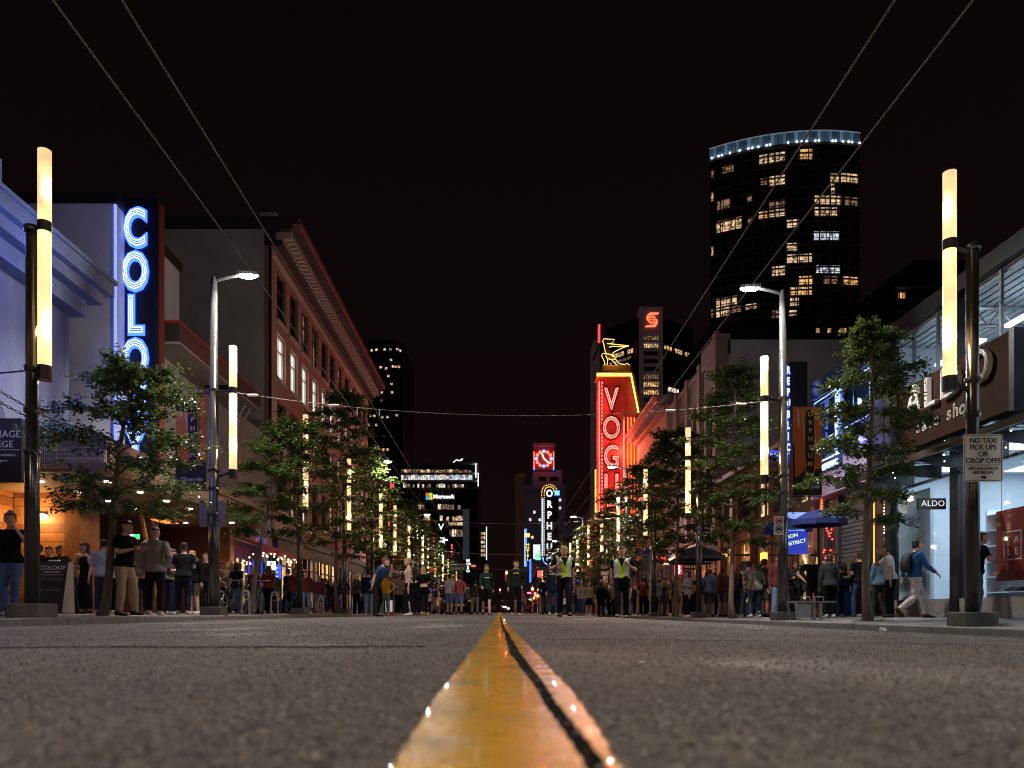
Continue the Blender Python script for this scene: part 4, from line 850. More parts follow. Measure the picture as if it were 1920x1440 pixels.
MB().box(PXm(1336, 120), PXm(1650, 120), 120, 140, 0, PZm(604, 120)).build('body', mat('dark_slab', (.05, .045, .045), .8, nz=(.3, .2)), ls)
for k in range(3): MB().box(PXm(1530 + k * 22, 120), PXm(1536 + k * 22 + 6 * (k == 2), 120), 119.9, 119.98, PZm(624, 120), PZm(616, 120)).build('window', lit_y, ls)

# clock tower block
CY = 430.0; cX = lambda px: PXm(px, CY); cZ = lambda py: PZm(py, CY)
ck = thing('clock_tower_building', 'grey office block topped by a square clock tower with red neon dial', 'building', (cX(1020), CY + 20, 0))
blu = mat('clock_block_stone', (.2, .21, .26), .8, em=(.1, .1, .17), es=.05, nz=(.1, .2))  # stone given a faint emission so the block looks lit
MB().box(cX(983), cX(1060), CY, CY + 40, 0, cZ(916)).build('body', blu, ck); MB().box(cX(981), cX(1062), CY - 1, CY + 41, cZ(916), cZ(911)).build('cornice', blu, ck)
MB().box(cX(1000), cX(1055), CY + 3, CY + 30, cZ(911), cZ(880)).build('upper_storey', blu, ck)
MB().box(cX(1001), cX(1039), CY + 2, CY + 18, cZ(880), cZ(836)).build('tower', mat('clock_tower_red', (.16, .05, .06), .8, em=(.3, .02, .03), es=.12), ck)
MB().box(cX(999.5), cX(1041), CY + 1, CY + 19, cZ(836), cZ(830)).build('tower_cap', blu, ck); MB().box(cX(1003), cX(1005), CY + 2, CY + 4, cZ(830), cZ(826)).box(cX(1019), cX(1022), CY + 2, CY + 4, cZ(830), cZ(828)).build('finial', blu, ck)
for a in (1010, 1032): MB().box(cX(a), cX(a + 15), CY + 2.8, CY + 3, cZ(900), cZ(892)).build('window', glass_d, ck)
cc = (cX(1020), cZ(859)); cr = cX(1034) - cX(1020)
n_b = glow('clock_blue', (.05, .2, 1), 5); n_r = glow('clock_red', (1, .1, .06), 4)
for k in range(12):
    a = math.pi / 6 * k; MB().ball((cc[0] + cr * math.sin(a), CY + 1.6, cc[1] + cr * math.cos(a)), .95, 8, 6).build('hour_mark', n_b if k % 3 == 0 else n_r, ck)
for nm, a, l in (('hour_hand', R(-20), .75), ('minute_hand', R(130), 1.0)):
    MB().tube([(cc[0], CY + 1.4, cc[1]), (cc[0] + cr * l * math.sin(a), CY + 1.4, cc[1] + cr * l * math.cos(a))], .45, 6).build(nm, glow('clock_hand', (1, .5, .3), 2.6), ck)
for px in (1001.5, 1038.5):
    MB().box(cX(px - .8), cX(px + .8), CY + 1.2, CY + 1.9, cZ(878), cZ(846)).build('edge_neon', n_r, ck); MB().box(cX(px - .8), cX(px + .8), CY + 1.1, CY + 1.9, cZ(880), cZ(876)).build('edge_neon', n_b, ck)
lamp('dial_glow', 'POINT', ck, (cc[0], CY - 6, cc[1]), 3000, (1, .08, .06), 2)
for px, py in ((1000, 958), (1010, 972), (992, 972), (996, 1005), (1048, 935), (1048, 950), (1040, 990)): MB().box(cX(px), cX(px + 4), CY - .3, CY - .05, cZ(py + 5), cZ(py)).build('window', (lit_w, lit_o)[px % 2], ck)
# slender dark building hugging the street edge in front of the clock block
sl = thing('slender_building', 'slender brown building edge with lit ornaments left of the clock block', 'building', (PXm(976, 400), 410, 0))
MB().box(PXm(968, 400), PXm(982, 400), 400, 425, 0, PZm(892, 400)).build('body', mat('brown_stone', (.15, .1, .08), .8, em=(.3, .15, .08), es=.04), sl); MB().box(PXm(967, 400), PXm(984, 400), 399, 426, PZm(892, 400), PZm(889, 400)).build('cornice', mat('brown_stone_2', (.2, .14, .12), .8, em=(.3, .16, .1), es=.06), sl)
MB().box(PXm(970, 400), PXm(971, 400), 399.4, 399.9, PZm(895, 400), PZm(878, 400)).build('mast', slab_m, sl)

# the white vertical neon of the far theatre
OY = 135.0; oX = lambda px: PXm(px, OY); oZ = lambda py: PZm(py, OY)
op = thing('far_theatre_sign', 'far vertical theatre sign with white neon letters and blue edge line', 'sign', (oX(1030), OY, oZ(1062)))
MB().rings([[(oX(a), y, oZ(b)) for a, b in ((1015, 925), (1019, 912), (1028, 907), (1040, 909), (1046, 916), (1046, 1050), (1036, 1060), (1024, 1058), (1016, 1046))] for y in (OY, OY + .6)]).build('box', blackp, op)
for k, ch in enumerate('ORPHEUM'):
    l = text('letter', ch, glow('sign_white_edge', (.8, .85, 1), .25), op, (oX(1030), OY - .1, oZ(926 + k * 20.2)), FRONT, 1.75, ext=.05); l.scale = (.85, 1, 1)
    me = text_mesh(ch, 1.75, outline=.07, offset=.0).copy(); me.materials.append(glow('neon_white', (.85, .9, 1), 1.3)); t = bpy.data.objects.new('neon_tube', me); col.objects.link(t); t.parent = l; t.location = (0, 0, .1)
MB().tube([(oX(1017.5), OY - .2, oZ(a)) for a in (935, 1000, 1046)] + [(oX(1020), OY - .2, oZ(1054)), (oX(1027), OY - .2, oZ(1060))], .09, 6).build('neon_tube', glow('neon_line_blue', (.1, .2, 1), 6), op)
me = MB().ball((0, 0, 0), .1, 6, 4).mesh('bulb', glow('bulb_amber', (1, .6, .15), 1.6))
for px in (1015.3, 1020.3):
    for k in range(30): piece('bulb', me, op, (oX(px), OY - .15, oZ(925 + k * 4)))
for k in range(14): a = math.pi * k / 13; piece('bulb', me, op, (oX(1030 - 14 * math.cos(a)), OY - .15, oZ(922 - 13 * math.sin(a)))); piece('bulb', me, op, (oX(1030 - 9 * math.cos(a)), OY - .15, oZ(922 - 9 * math.sin(a))))
bxs = thing('blue_light_box', 'small blue lit sign with three bright bars right of the far theatre letters', 'sign', (oX(1042), OY, oZ(930)))
MB().box(oX(1039), oX(1049), OY - .6, OY - .2, oZ(930), oZ(920)).build('box', glow('blue_box', (.02, .12, .9), 2), bxs)
for k in range(3): MB().box(oX(1040), oX(1048), OY - .68, OY - .61, oZ(923.5 + k * 2.6), oZ(922 + k * 2.6)).build('bar', glow('cyan_bar', (.2, .7, 1), 3), bxs)

# glass office block at the end of the street
MY = 300.0; mX = lambda px: PXm(px, MY); mZ = lambda py: PZm(py, MY)
ms = thing('office_block', 'glass office block with bright floors at the far end of the street on the left', 'building', (mX(820), MY + 15, 0))
MB().box(mX(742), mX(897), MY, MY + 40, 0, mZ(872)).build('body', tower_d, ms); MB().box(mX(742), mX(896), MY - .5, MY + 40, mZ(872), mZ(868)).build('roof', slab_m, ms)
q = random.Random(8)
for z0, z1, a, b, n, ms_ in ((886, 880, 752, 884, 22, (lit_d, lit_o, lit_d)), (900, 890, 752, 886, 30, (lit_c, lit_w, lit_c)), (914, 907, 756, 870, 26, (lit_d, lit_w, tower_d)), (955, 945, 765, 864, 16, (lit_d, lit_w, tower_d, tower_d)), (976, 967, 765, 872, 18, (lit_w, lit_o, tower_d)), (985, 976, 840, 872, 6, (lit_w, lit_o)), (1006, 992, 843, 868, 6, (lit_o, lit_w, lit_d))):
    MB().box(mX(742), mX(897), MY - .8, MY - .02, mZ(z0 + 3.5), mZ(z0 + .6)).build('floor_slab', slab_m, ms)
    for k in range(n):
        m = q.choice(ms_)
        if m is tower_d: continue
        xa = a + (b - a) * k / n; MB().box(mX(xa + .3), mX(xa + (b - a) / n - .3), MY - .2, MY - .05, mZ(z0), mZ(z1 + q.uniform(0, 2))).build('window', m, ms)
MB().box(mX(868), mX(880), MY - 1, MY - .1, mZ(1050), mZ(955)).build('screen', mat('grey_screen', (.3, .3, .4), .7, em=(.3, .3, .42), es=.07), ms)
for px in range(742, 898, 22): MB().box(mX(px), mX(px + .6), MY - .6, MY - .02, 0, mZ(872)).build('mullion', slab_m, ms)
for a, z0, z1 in ((891.5, 896, 870), (896, 912, 888)): MB().box(mX(a), mX(a + 1.6), MY - 1.2, MY - .6, mZ(z0), mZ(z1)).build('light_fin', glow('fin_white', (.85, .85, 1), 2.5), ms)
lg = thing('logo_sign', 'white-lit company name with four-colour square mark on the glass office block', 'sign', (mX(825), MY - 1, mZ(937)))
for k, c in enumerate(((1, .16, .02), (.25, .75, .02), (.02, .4, 1), (1, .6, .01))):
    a, b_z = 799 + (k % 2) * 6.4, 925 + (k // 2) * 6.6; MB().box(mX(a), mX(a + 5.6), MY - 1.2, MY - .8, mZ(b_z + 5.8), mZ(b_z)).build('square', glow('mark_%d' % k, c, 1.3), lg)
text('lettering', 'Microsoft', glow('logo_white', (.95, .95, 1), 1.8), lg, (mX(832), MY - 1, mZ(932)), FRONT, 2.15, ext=.1, offset=.05)
vv = thing('roof_sign', 'small white angular roof sign on top of the glass office block', 'sign', (mX(860), MY, mZ(868)))
MB().tube([(mX(850), MY, mZ(867)), (mX(856), MY, mZ(862)), (mX(861), MY, mZ(864)), (mX(868), MY, mZ(860)), (mX(864), MY, mZ(864))], .22, 5).build('neon_tube', glow('roof_white', (.9, .9, 1), 1.6), vv)
MB().tube([(mX(860), MY, mZ(868)), (mX(860), MY, mZ(862))], .1, 5).build('mast', slab_m, vv)
bw = thing('slab_tower', 'tall dark office tower with scattered lit windows behind the brick block', 'building', (PXm(720, 330), 345, 0))
wX = lambda px: PXm(px, 330.); wZ = lambda py: PZm(py, 330.)
MB().box(wX(640), wX(757), 330, 370, 0, wZ(644)).box(wX(690), wX(740), 331, 366, wZ(644), wZ(635)).build('body', mat('slab_tower_dark', (.02, .019, .02), .35), bw)
tl = [(697,657,3),(706,656,1),(721,655,1),(732,655,4),(745,655,2),(750,658,4),(733,675,4),(714,689,2),(724,691,2),(737,687,1),(742,687,1),(748,688,2),(728,705,1),(714,720,2),(734,720,2),(690,735,2),(698,735,2),(706,734,2),(716,736,1),(735,736,2),(697,750,3),(715,751,0),(694,780,1),(702,780,1),(717,782,3),(727,782,1),(744,779,3),(691,797,1),(706,797,3),(690,842,1),(699,842,1),(710,843,1),(719,843,3),(727,843,1),(691,860,2),(704,860,2),(697,873,3),(717,873,1),(725,873,3)]
for a, b_, c in tl: MB().box(wX(a - 2.2), wX(a + 2.2), 329.8, 329.95, wZ(b_ + 2), wZ(b_ - 2)).build('window', lits[c], bw)
for k in range(18): MB().box(wX(640), wX(757.3), 329.6, 329.97, wZ(664.5 + k * 15.4), wZ(663.5 + k * 15.4)).build('floor_slab', slab_m, bw)
MB().box(wX(756), wX(758), 329.5, 331, 0, wZ(650)).build('corner_fin', slab_m, bw)
far = thing('distant_block', 'small distant lit building at the centre left of the street end', 'building', (PXm(905, 520), 530, 0))
fX = lambda px: PXm(px, 520.); fZ = lambda py: PZm(py, 520.)
MB().box(fX(897), fX(913), 520, 545, 0, fZ(986)).build('body', tower_d, far); MB().box(fX(911.5), fX(913), 519, 519.8, fZ(1050), fZ(988)).build('light_fin', MATS['fin_white'], far)
for k in range(24): MB().box(fX(898 + (k % 4) * 3.2), fX(900.2 + (k % 4) * 3.2), 519.6, 519.9, fZ(1003 + (k // 4) * 8), fZ(998 + (k // 4) * 8)).build('window', q.choice((lit_w, lit_o, lit_y)), far)

# ------------------------------------------------------------------ neon and lit signs further down the street
rd = thing('neon_outline_sign', 'tall slim red neon outline sign on the left facade beyond the brick block', 'sign', (PXm(734, 62), 62, PZm(1000, 62)))
MB().tube([P(729, 1000, 62), P(733, 906, 62), P(737, 904, 62), P(740, 985, 62), P(729, 1000, 62)], .04, 6).build('neon_tube', glow('neon_red_outline', (1, .05, .05), 4), rd)
MB().rings([[(p.x, y, p.z) for p in (P(730, 996, 62), P(733.5, 909, 62), P(736.5, 907, 62), P(739, 983, 62))] for y in (62.1, 62.5)]).build('panel', blackp, rd); MB().box(PXm(700, 62), PXm(731, 62), 62.2, 62.3, PZm(950, 62), PZm(948, 62)).build('arm', darkmetal, rd)
def vsign(label, px0, px1, py0, py1, Y, m, s=None, tm=None, back=blackp, edge=None):
    t = thing('street_sign', label, 'sign', (PXm((px0 + px1) / 2, Y), Y, PZm(py1, Y)))
    X0, X1, Z1, Z0 = PXm(px0, Y), PXm(px1, Y), PZm(py0, Y), PZm(py1, Y)
    MB().box(X0, X1, Y, Y + .25, Z0, Z1).build('box', m or back, t)
    if s:
        n = len(s); hgt = (Z1 - Z0) / n
        if Z1 - Z0 > (X1 - X0):
            for k, ch in enumerate(s):
                l = text('letter', ch, tm, t, ((X0 + X1) / 2, Y - .06, Z1 - hgt * (k + .5)), FRONT, hgt * 1.1, ext=.02, offset=.01); l.scale = (min(1.2, (X1 - X0) / hgt * 1.1), 1, 1)
        else: text('lettering', s, tm, t, ((X0 + X1) / 2, Y - .06, (Z0 + Z1) / 2), FRONT, (Z1 - Z0) * .9, ext=.02)
    if edge: MB().tube([(X0 - .05, Y - .1, Z0), (X0 - .05, Y - .1, Z1), (X1, Y - .1, Z1)], .06, 5).build('neon_tube', edge, t)
    MB().box(X1 if X1 > 0 else X0 - .9, X1 + .9 if X1 > 0 else X0, Y + .1, Y + .16, (Z0 + Z1) / 2, (Z0 + Z1) / 2 + .08).build('arm', darkmetal, t)
    return t
W2 = glow('sign_white', (.9, .93, 1), 2.0); Y2 = glow('sign_yellow', (1, .62, .06), 2.2); G2 = glow('sign_green', (.3, .9, .5), 1.2); B2 = glow('sign_blue', (.05, .15, 1), 3); R2 = glow('sign_red', (1, .05, .04), 3); PW = glow('sign_panel_white', (.8, 1, .9), 1.1)
vsign('white scripted vertical neon letters over the left crowd', 774, 783, 1012, 1056, 88, None, 'GRAND', W2)
vsign('white V-shaped lit emblem above the left street lamps', 820, 834, 981, 996, 150, None, 'V', W2)
vsign('white blocky lit panel under the V emblem', 822, 834, 1008, 1019, 148, W2)
vsign('red-lit panel between the far left lamp tubes', 798, 812, 1000, 1060, 165, glow('dim_red_panel', (1, .03, .03), .25))
vsign('pair of red neon bars above the left crowd', 812, 814, 1000, 1040, 90, R2)
vsign('short red neon bar over the dark car', 846, 848, 1020, 1050, 100, R2)
vsign('orange lit panel low over the left crowd', 806, 818, 1062, 1072, 70, glow('orange_panel', (1, .3, .06), 1.2))
vsign('red lit panel over the right crowd near the centre', 1008, 1016, 1070, 1082, 88, R2)
vsign('slim red neon line left of the far lamp tubes', 798.5, 800, 994, 1048, 120, R2)
vsign('small multicoloured lit sign cluster over the crowd on the left', 793, 802, 1040, 1052, 96, Y2)
vsign('white vertical letters at the far left corner', 874, 881, 1048, 1074, 120, None, 'MOSO', W2)
vsign('small orange street sign right of the green street sign', 883, 892, 1059, 1063, 85, glow('orange_board', (1, .25, .05), .7))
vsign('blue-edged vertical sign on the right pavement far away', 984, 988, 992, 1062, 190, B2, edge=glow('pale_blue_edge', (.45, .55, 1), 2))
vsign('yellow stacked letters beside the blue-edged far sign', 986, 993, 1018, 1052, 170, None, 'HOTEL', Y2)
vsign('yellow square sign above the yellow stacked letters', 985, 993, 1000, 1007, 172, Y2)
vsign('blue vertical neon bar below the yellow letters', 993, 996, 1048, 1092, 150, B2)
vsign('white and green lit billboard left of the far theatre sign', 1000, 1013, 1021, 1048, 128, PW)
vsign('green patch of the small billboard below the white one', 1004, 1014, 1038, 1050, 127, G2)
vsign('small teal and red sign cluster behind the left officer', 1076, 1084, 1048, 1066, 84, glow('teal_panel', (.1, .8, .75), 1.3))
vsign('blue and red lit sign low behind the left officer', 1076, 1086, 1076, 1090, 82, B2)
vsign('white string-letter sign left of the theatre sign foot', 1096, 1101, 985, 1058, 100, None, 'COMMODORE', W2)
vsign('blue and white light column right of the far lamp tubes', 1104, 1108, 1020, 1060, 94, glow('blue_white_col', (.4, .65, 1), 2.2))
vsign('white vertical dotted letters among the right-hand trees', 1109, 1116, 1012, 1046, 92, None, 'ROXY', W2)
vsign('yellow vertical neon stripe left of the red theatre sign', 1116, 1118, 880, 1000, 60.5, Y2)
vsign('red neon pizza lettering on the right pavement', 1226, 1247, 1040, 1054, 44, None, 'Pizza', R2)
vsign('blue neon strip above the red pizza lettering', 1258, 1272, 1040, 1047, 42, None, 'OPEN', B2)
vsign('white and red neon word below the pizza lettering', 1236, 1265, 1054, 1060, 43, None, 'Donair', glow('neon_pinkwhite', (1, .5, .5), 3))
vsign('red and white square light box on the right pavement', 1266, 1279, 1059, 1077, 40, glow('red_box', (1, .02, .04), 1.5), 'EAT', W2)
vsign('yellow lit fascia lettering behind the right-hand tree', 1331, 1366, 1037, 1047, 30.5, None, 'BISTRO', Y2)
vsign('small yellow lit square in the bistro window', 1430, 1439, 1036, 1050, 25.6, Y2)
aw = thing('lit_awning', 'pale fluted awning edged with an orange-white tube on the right pavement', 'awning', (8.9, 38, 2.7))
mb = MB(); n = 12
for k in range(n): mb.tube([(10.2, 36.4 + k * .3, 3.5), (9.2, 36.4 + k * .3, 3.0)], [.15, .15], 8)
mb.build('canvas', mat('awning_canvas', (.5, .4, .3), .7), aw); MB().tube([(9.1, 36.2, 2.92), (9.1, 40, 2.92)], .06, 6).build('light_tube', glow('awning_tube', (1, .5, .2), 4), aw)
lamp('awning_glow', 'POINT', aw, (8.8, 38, 2.5), 70, (1, .35, .15), .2); lamp('shop_glow', 'POINT', aw, (9.6, 42, 2.4), 110, (1, .25, .12), .3)
lamp('shopfront_glow', 'POINT', bi, (9.9, 27.5, 2.6), 26, (1, .55, .2), .3); lamp('shopfront_glow', 'POINT', bi, (9.9, 32, 2.6), 26, (1, .5, .2), .3)
lamp('shopfront_glow', 'POINT', b3, (-9.8, 41, 2.6), 16, (1, .4, .2), .3); lamp('shopfront_glow', 'POINT', b3, (-9.8, 50, 2.6), 16, (1, .4, .2), .3)
# tiny_signs: the speckle of shop signs far down both pavements
q = random.Random(14); tiny = [W2, Y2, R2, B2, glow('sign_pink', (1, .2, .5), 2), glow('sign_orange', (1, .3, .05), 2.2), G2]; tn_ = ['white', 'yellow', 'red', 'blue', 'pink', 'orange', 'green']
for k in range(44):
    s_ = -1 if k % 2 else 1; Y = q.uniform(62, 210); i = q.randrange(7); w_, h_ = (q.uniform(.5, 1.6), q.uniform(.3, .7)) if q.random() < .5 else (q.uniform(.3, .6), q.uniform(.9, 2.6)); z = q.uniform(2.6, 5.5); X = s_ * (10.3 - w_ - q.uniform(0, .6))
    t = thing('shop_sign', 'small far %s shop sign on the %s pavement side' % (tn_[i], 'left' if s_ < 0 else 'right'), 'sign', (X, Y, z), group='far shop signs')
    MB().box(X - w_ / 2, X + w_ / 2, Y, Y + .15, z, z + h_).build('box', tiny[i], t); MB().box(X + s_ * w_ / 2, s_ * 10.5, Y + .05, Y + .1, z + h_ / 2, z + h_ / 2 + .06).build('arm', darkmetal, t)
# ------------------------------------------------------------------ lamp posts with glowing tubes
tube_m = mat('tube_diffuser', (.5, .45, .38), .4, em=(1, .64, .29), es=1.5)
_nt = tube_m.node_tree; _tc = _nt.nodes.new('ShaderNodeTexCoord'); _nz = _nt.nodes.new('ShaderNodeTexNoise'); _nz.inputs['Scale'].default_value = 2.2; _nz.inputs['Detail'].default_value = 4
_mr = _nt.nodes.new('ShaderNodeMapRange'); _mr.inputs[1].default_value = .3; _mr.inputs[2].default_value = .7; _mr.inputs[3].default_value = .95; _mr.inputs[4].default_value = 1.9
_nt.links.new(_tc.outputs['Object'], _nz.inputs['Vector']); _nt.links.new(_nz.outputs[0], _mr.inputs[0]); _nt.links.new(_mr.outputs[0], _nt.nodes['Principled BSDF'].inputs['Emission Strength'])
led_m = glow('street_led', (.9, .96, 1), 120)
ORD = ['first', 'second', 'third', 'fourth', 'fifth', 'sixth', 'seventh', 'eighth', 'ninth', 'tenth', 'eleventh', 'twelfth', 'thirteenth', 'fourteenth', 'fifteenth', 'sixteenth', 'seventeenth', 'eighteenth', 'nineteenth', 'twentieth']
WARM, COOL = (1, .66, .34), (1, .95, .9)
def make_post(s, X, Y, tall, off, ang, label, light):
    t = thing('lamp_post', label, 'street lamp', (X, Y, .0), group='tube lamp posts along the kerbs'); bz_ = ground_z(X) + .005
    d = Vector((-s * math.cos(ang), -math.sin(ang), 0)) * off
    q = lambda v: (X + v[0], Y + v[1], v[2])
    zt, zr, zb = (6.37, 5.3, 3.45) if tall else (6.72, 5.6, 3.62)
    if s > 0 and not tall: zt, zr, zb = 6.5, 5.42, 3.52
    top = 7.95 if tall else (5.55 if s < 0 else 5.5)
    r0 = .125 if tall else .1
    MB().tube([q((0, 0, bz_)), q((0, 0, 2.4)), q((0, 0, 2.42)), q((0, 0, top))], [r0, r0 * .97, r0 * .88, r0 * (.62 if tall else .86)], 16).build('pole', polem, t, True)
    bevel(MB().box(X - .24, X + .24, Y - .24, Y + .24, bz_ - .1, bz_ + .2).build('base', mat('post_footing', (.11, .10, .09), .7, nz=(6, .3)), t), .02)
    for z in (zb - .02, zr, 2.4, 3.0): MB().lathe(X, Y, [(r0 * 1.08, z - .035), (r0 * 1.12, z), (r0 * 1.08, z + .035)], 16).build('collar', polem, t)
    MB().tube([q((0, 0, zr - .05)), q((d.x, d.y, zr))], .035, 8).build('arm', polem, t); MB().tube([q((0, 0, zb - .2)), q((d.x, d.y, zb - .04))], .035, 8).build('arm', polem, t)
    tx, ty = X + d.x, Y + d.y
    MB().lathe(tx, ty, [(.09, zb), (.09, zr - .07)], 16).build('light_tube', tube_m, t, True); MB().lathe(tx, ty, [(.09, zr + .07), (.09, zt - .03)], 16).build('light_tube', tube_m, t, True)
    MB().lathe(tx, ty, [(.097, zr - .072), (.097, zr + .072)], 16).build('joint_ring', darkmetal, t); MB().lathe(tx, ty, [(.1, zb - .2), (.1, zb + .0)], 16).build('end_cup', darkmetal, t); MB().lathe(tx, ty, [(.094, zt - .03), (.094, zt), (.03, zt + .02)], 16).build('cap', darkmetal, t)
    if light:
        for z in (zb + .5, zr + .5): lamp('tube_light', 'POINT', t, (tx - s * .16, ty - .1, z), light, WARM, .1)
        lamp('tube_light', 'POINT', t, (tx + s * .16, ty + .1, zb + .6), light * .8, WARM, .1)
    if tall:
        hx = X - s * .78
        MB().tube([q((0, 0, top - .08)), (X - s * .3, Y, top + .0), (hx + s * .2, Y, 8.0)], [.05, .045, .04], 8).build('lamp_arm', polem, t)
        h = MB().rings([[(hx + s * a, Y + b, z) for a, b, z in r] for r in ([(-.28, -.06, 8.0), (.22, -.09, 8.0), (.22, .09, 8.0), (-.28, .06, 8.0)], [(-.26, -.05, 8.07), (.24, -.06, 8.1), (.24, .06, 8.1), (-.26, .05, 8.07)])]).build('lamp_head', darkmetal, t)
        MB().ball((hx - s * .03, Y, 7.985), (.23, .09, .055), 14, 8).build('lens', led_m, h, True)
        if light: lamp('street_light', 'SPOT', t, (hx, Y, 7.9), 2000 if Y < 25 else 1000, COOL, .12, (0, 0, 0), R(150), .45); lamp('street_light', 'POINT', t, (hx, Y - .1, 7.86), 290, COOL, .1)
    return t
posts = {}
for s, X, Ys in ((-1, -6.7, [-3.7, 3.5, 10.7, 17.5, 25.0, 32.2, 39.2, 46.3, 53.4, 60.5, 67.6, 74.7, 81.8, 94, 112]), (1, 6.9, [-3.7, 3.6, 10.9, 18.2, 25.9, 33.4, 40.6, 47.7, 54.8, 61.9, 69, 76.1, 83.2, 96, 114])):
    for k, Y in enumerate(Ys):
        tall = k % 3 == 0
        side = 'left' if s < 0 else 'right'
        if k < 2: lab = '%s tube lamp post on the %s kerb just outside the picture, behind the viewer' % ('nearest' if k == 1 else 'rearmost', side)
        else: lab = '%s%s tube lamp post along the %s kerb, counted from the viewer' % (ORD[k - 2], ' tall' if tall else '', side)
        if k == 2: lab = 'nearest glowing tube lamp post on the %s kerb, %s' % (side, 'cut by a chain-hung sign' if s < 0 else 'carrying the taxi notice')
        if k == 3: lab = 'tall lamp post with street light and glowing tube holding the %s theatre banner' % side
        posts[(s, k)] = make_post(s, X, Y, tall, .22 if (s < 0 and not tall) else .45 if tall else .41, R(15 if not tall else 0), lab, 26 if Y < 62 else 24 if Y < 85 else 0)

# ------------------------------------------------------------------ overhead wires
wire_m = mat('copper_wire', (.3, .26, .22), .75, spec=.2)
for X, lab in ((-3.37, 'outer left'), (-2.85, 'inner left'), (2.98, 'inner right'), (3.57, 'outer right')):
    mb = MB(); pts = []
    for i in range(16): y = -10 + i * 21.3; pts += [(X, y, 4.75), (X, y + 10.6, 4.72)]
    mb.tube([(X, y, z) for X, y, z in pts], .0085, 8); tag(mb.build('trolley_wire', wire_m, None, True), '%s trolley wire running overhead down the street' % lab, 'wire', 'trolley wires')
for k, (ya, yb) in enumerate(((17.5, 18.2), (39.2, 40.6), (60.5, 61.9), (81.8, 83.2))):
    t = thing('span_wire', '%s span wire crossing the street between tall lamp posts' % ('nearest', 'second', 'third', 'farthest')[k], 'wire', (0, (ya + yb) / 2, 4.8), group='span wires')
    a, b = Vector((-6.6, ya, 5.32)), Vector((6.8, yb, 5.3)); cat = lambda u: a.lerp(b, u) - Vector((0, 0, .5 * 4 * u * (1 - u)))
    MB().tube([cat(u / 24) for u in range(25)], .008, 8).build('cable', wire_m, t, True)
    for u in (.06, .2, .8, .93): p = cat(u); MB().tube([p - Vector((.12, 0, 0)), p + Vector((.12, 0, 0))], .03, 6).build('insulator', mat('insulator', (.75, .7, .6), .35), t)
    for X in (-3.37, -2.85, 2.98, 3.57): u = (X + 6.6) / 13.4; p = cat(u); MB().tube([p, (X, p.y, 4.77)], .014, 5).build('hanger', steel, t)
gd = MB().tube([(-6.75, 10.7, 3.58), (-9.5, 11.2, 3.5), (-13, 11.6, 3.55)], .012, 5); tag(gd.build('stay_wire', darkmetal), 'short stay cable from the nearest left lamp post to the hall', 'wire')

# ------------------------------------------------------------------ theatre banners on the tall posts
ban_o = mat('banner_orange', (.85, .2, .035), .7, nz=(4, .15)); ban_k = mat('banner_black', (.015, .012, .012), .6); ban_w = mat('banner_stripe', (.78, .5, .38), .7)
def banner(label, x0, x1, Y, z0, z1, px, flip):
    t = thing('street_banner', label, 'banner', ((x0 + x1) / 2, Y, z0), group='theatre street banners')
    W, Hh = x1 - x0, z1 - z0; X = lambda u: x0 + W * u; Z = lambda v: z0 + Hh * v; yw = lambda u, v: Y + .025 * math.sin(u * 4 + v * 3)
    def sheet(name, m, poly, dy):
        return MB().rings([[(X(u), yw(u, v) - dy, Z(v)) for u, v in poly], [(X(u), yw(u, v) - dy + .006, Z(v)) for u, v in poly]]).build(name, m, t)
    sheet('cloth', ban_o, [(0, .0), (.33, 0), (.66, 0), (1, 0), (1, .33), (1, .66), (1, 1), (.66, 1), (.33, 1), (0, 1), (0, .66), (0, .33)], 0)
    sheet('lower_field', ban_k, [(0, 0), (1, 0), (1, .3), (.75, .3), (.35, .44), (0, .6)], .012)
    for a, b, c, d in ((.12, .2, .24, .34), (.28, .33, .42, .45), (.72, .74, .8, .78), (.9, .9, .94, .93)): sheet('stripe', ban_w, [(c, .5), (d, .5), (b, .97), (a, .97)], .01)
    cxu = .58; poly = [(cxu + .16 * math.cos(a), .9 + .07 * math.sin(a)) for a in [math.pi * i / 10 for i in range(11)]] + [(cxu - .16 + .16 + .16 * math.cos(a), .3 + .07 * math.sin(a)) for a in [math.pi + math.pi * i / 10 for i in range(11)]]
    sheet('pill', ban_k, poly, .02)
    mb = MB(); mb.tube([(X(u), yw(u, v) - .03, Z(v)) for u, v in poly[11:] + poly[:3]], .012, 5); mb.build('pill_outline', ban_o, t)
    for k, ch in enumerate('ORPHEUM'): text('letter', ch, ban_w, t, (X(cxu), yw(cxu, .9 - k * .09) - .03, Z(.915 - k * .093)), FRONT, .155, ext=.003, offset=.003)
    text('lettering', 'Granville', mat('banner_white', (.8, .78, .74), .6), t, (X(.55), Y - .03, Z(.1)), FRONT, .14, ext=.003, shear=.2)
    MB().tube([(px, Y, z1 + .03), ((x0 if flip else x1), Y, z1 + .03)], .016, 6).build('arm', polem, t); MB().tube([(px, Y, z0 - .03), ((x0 if flip else x1), Y, z0 - .03)], .016, 6).build('arm', polem, t)
banner('orange theatre banner with black letter panel on the right tall lamp post', 7.15, 7.84, 18.2, 2.95, 5.1, 6.9, False)
banner('orange theatre banner half hidden by the left tree and tall post', -7.6, -6.87, 17.5, 3.0, 5.2, -6.7, True)

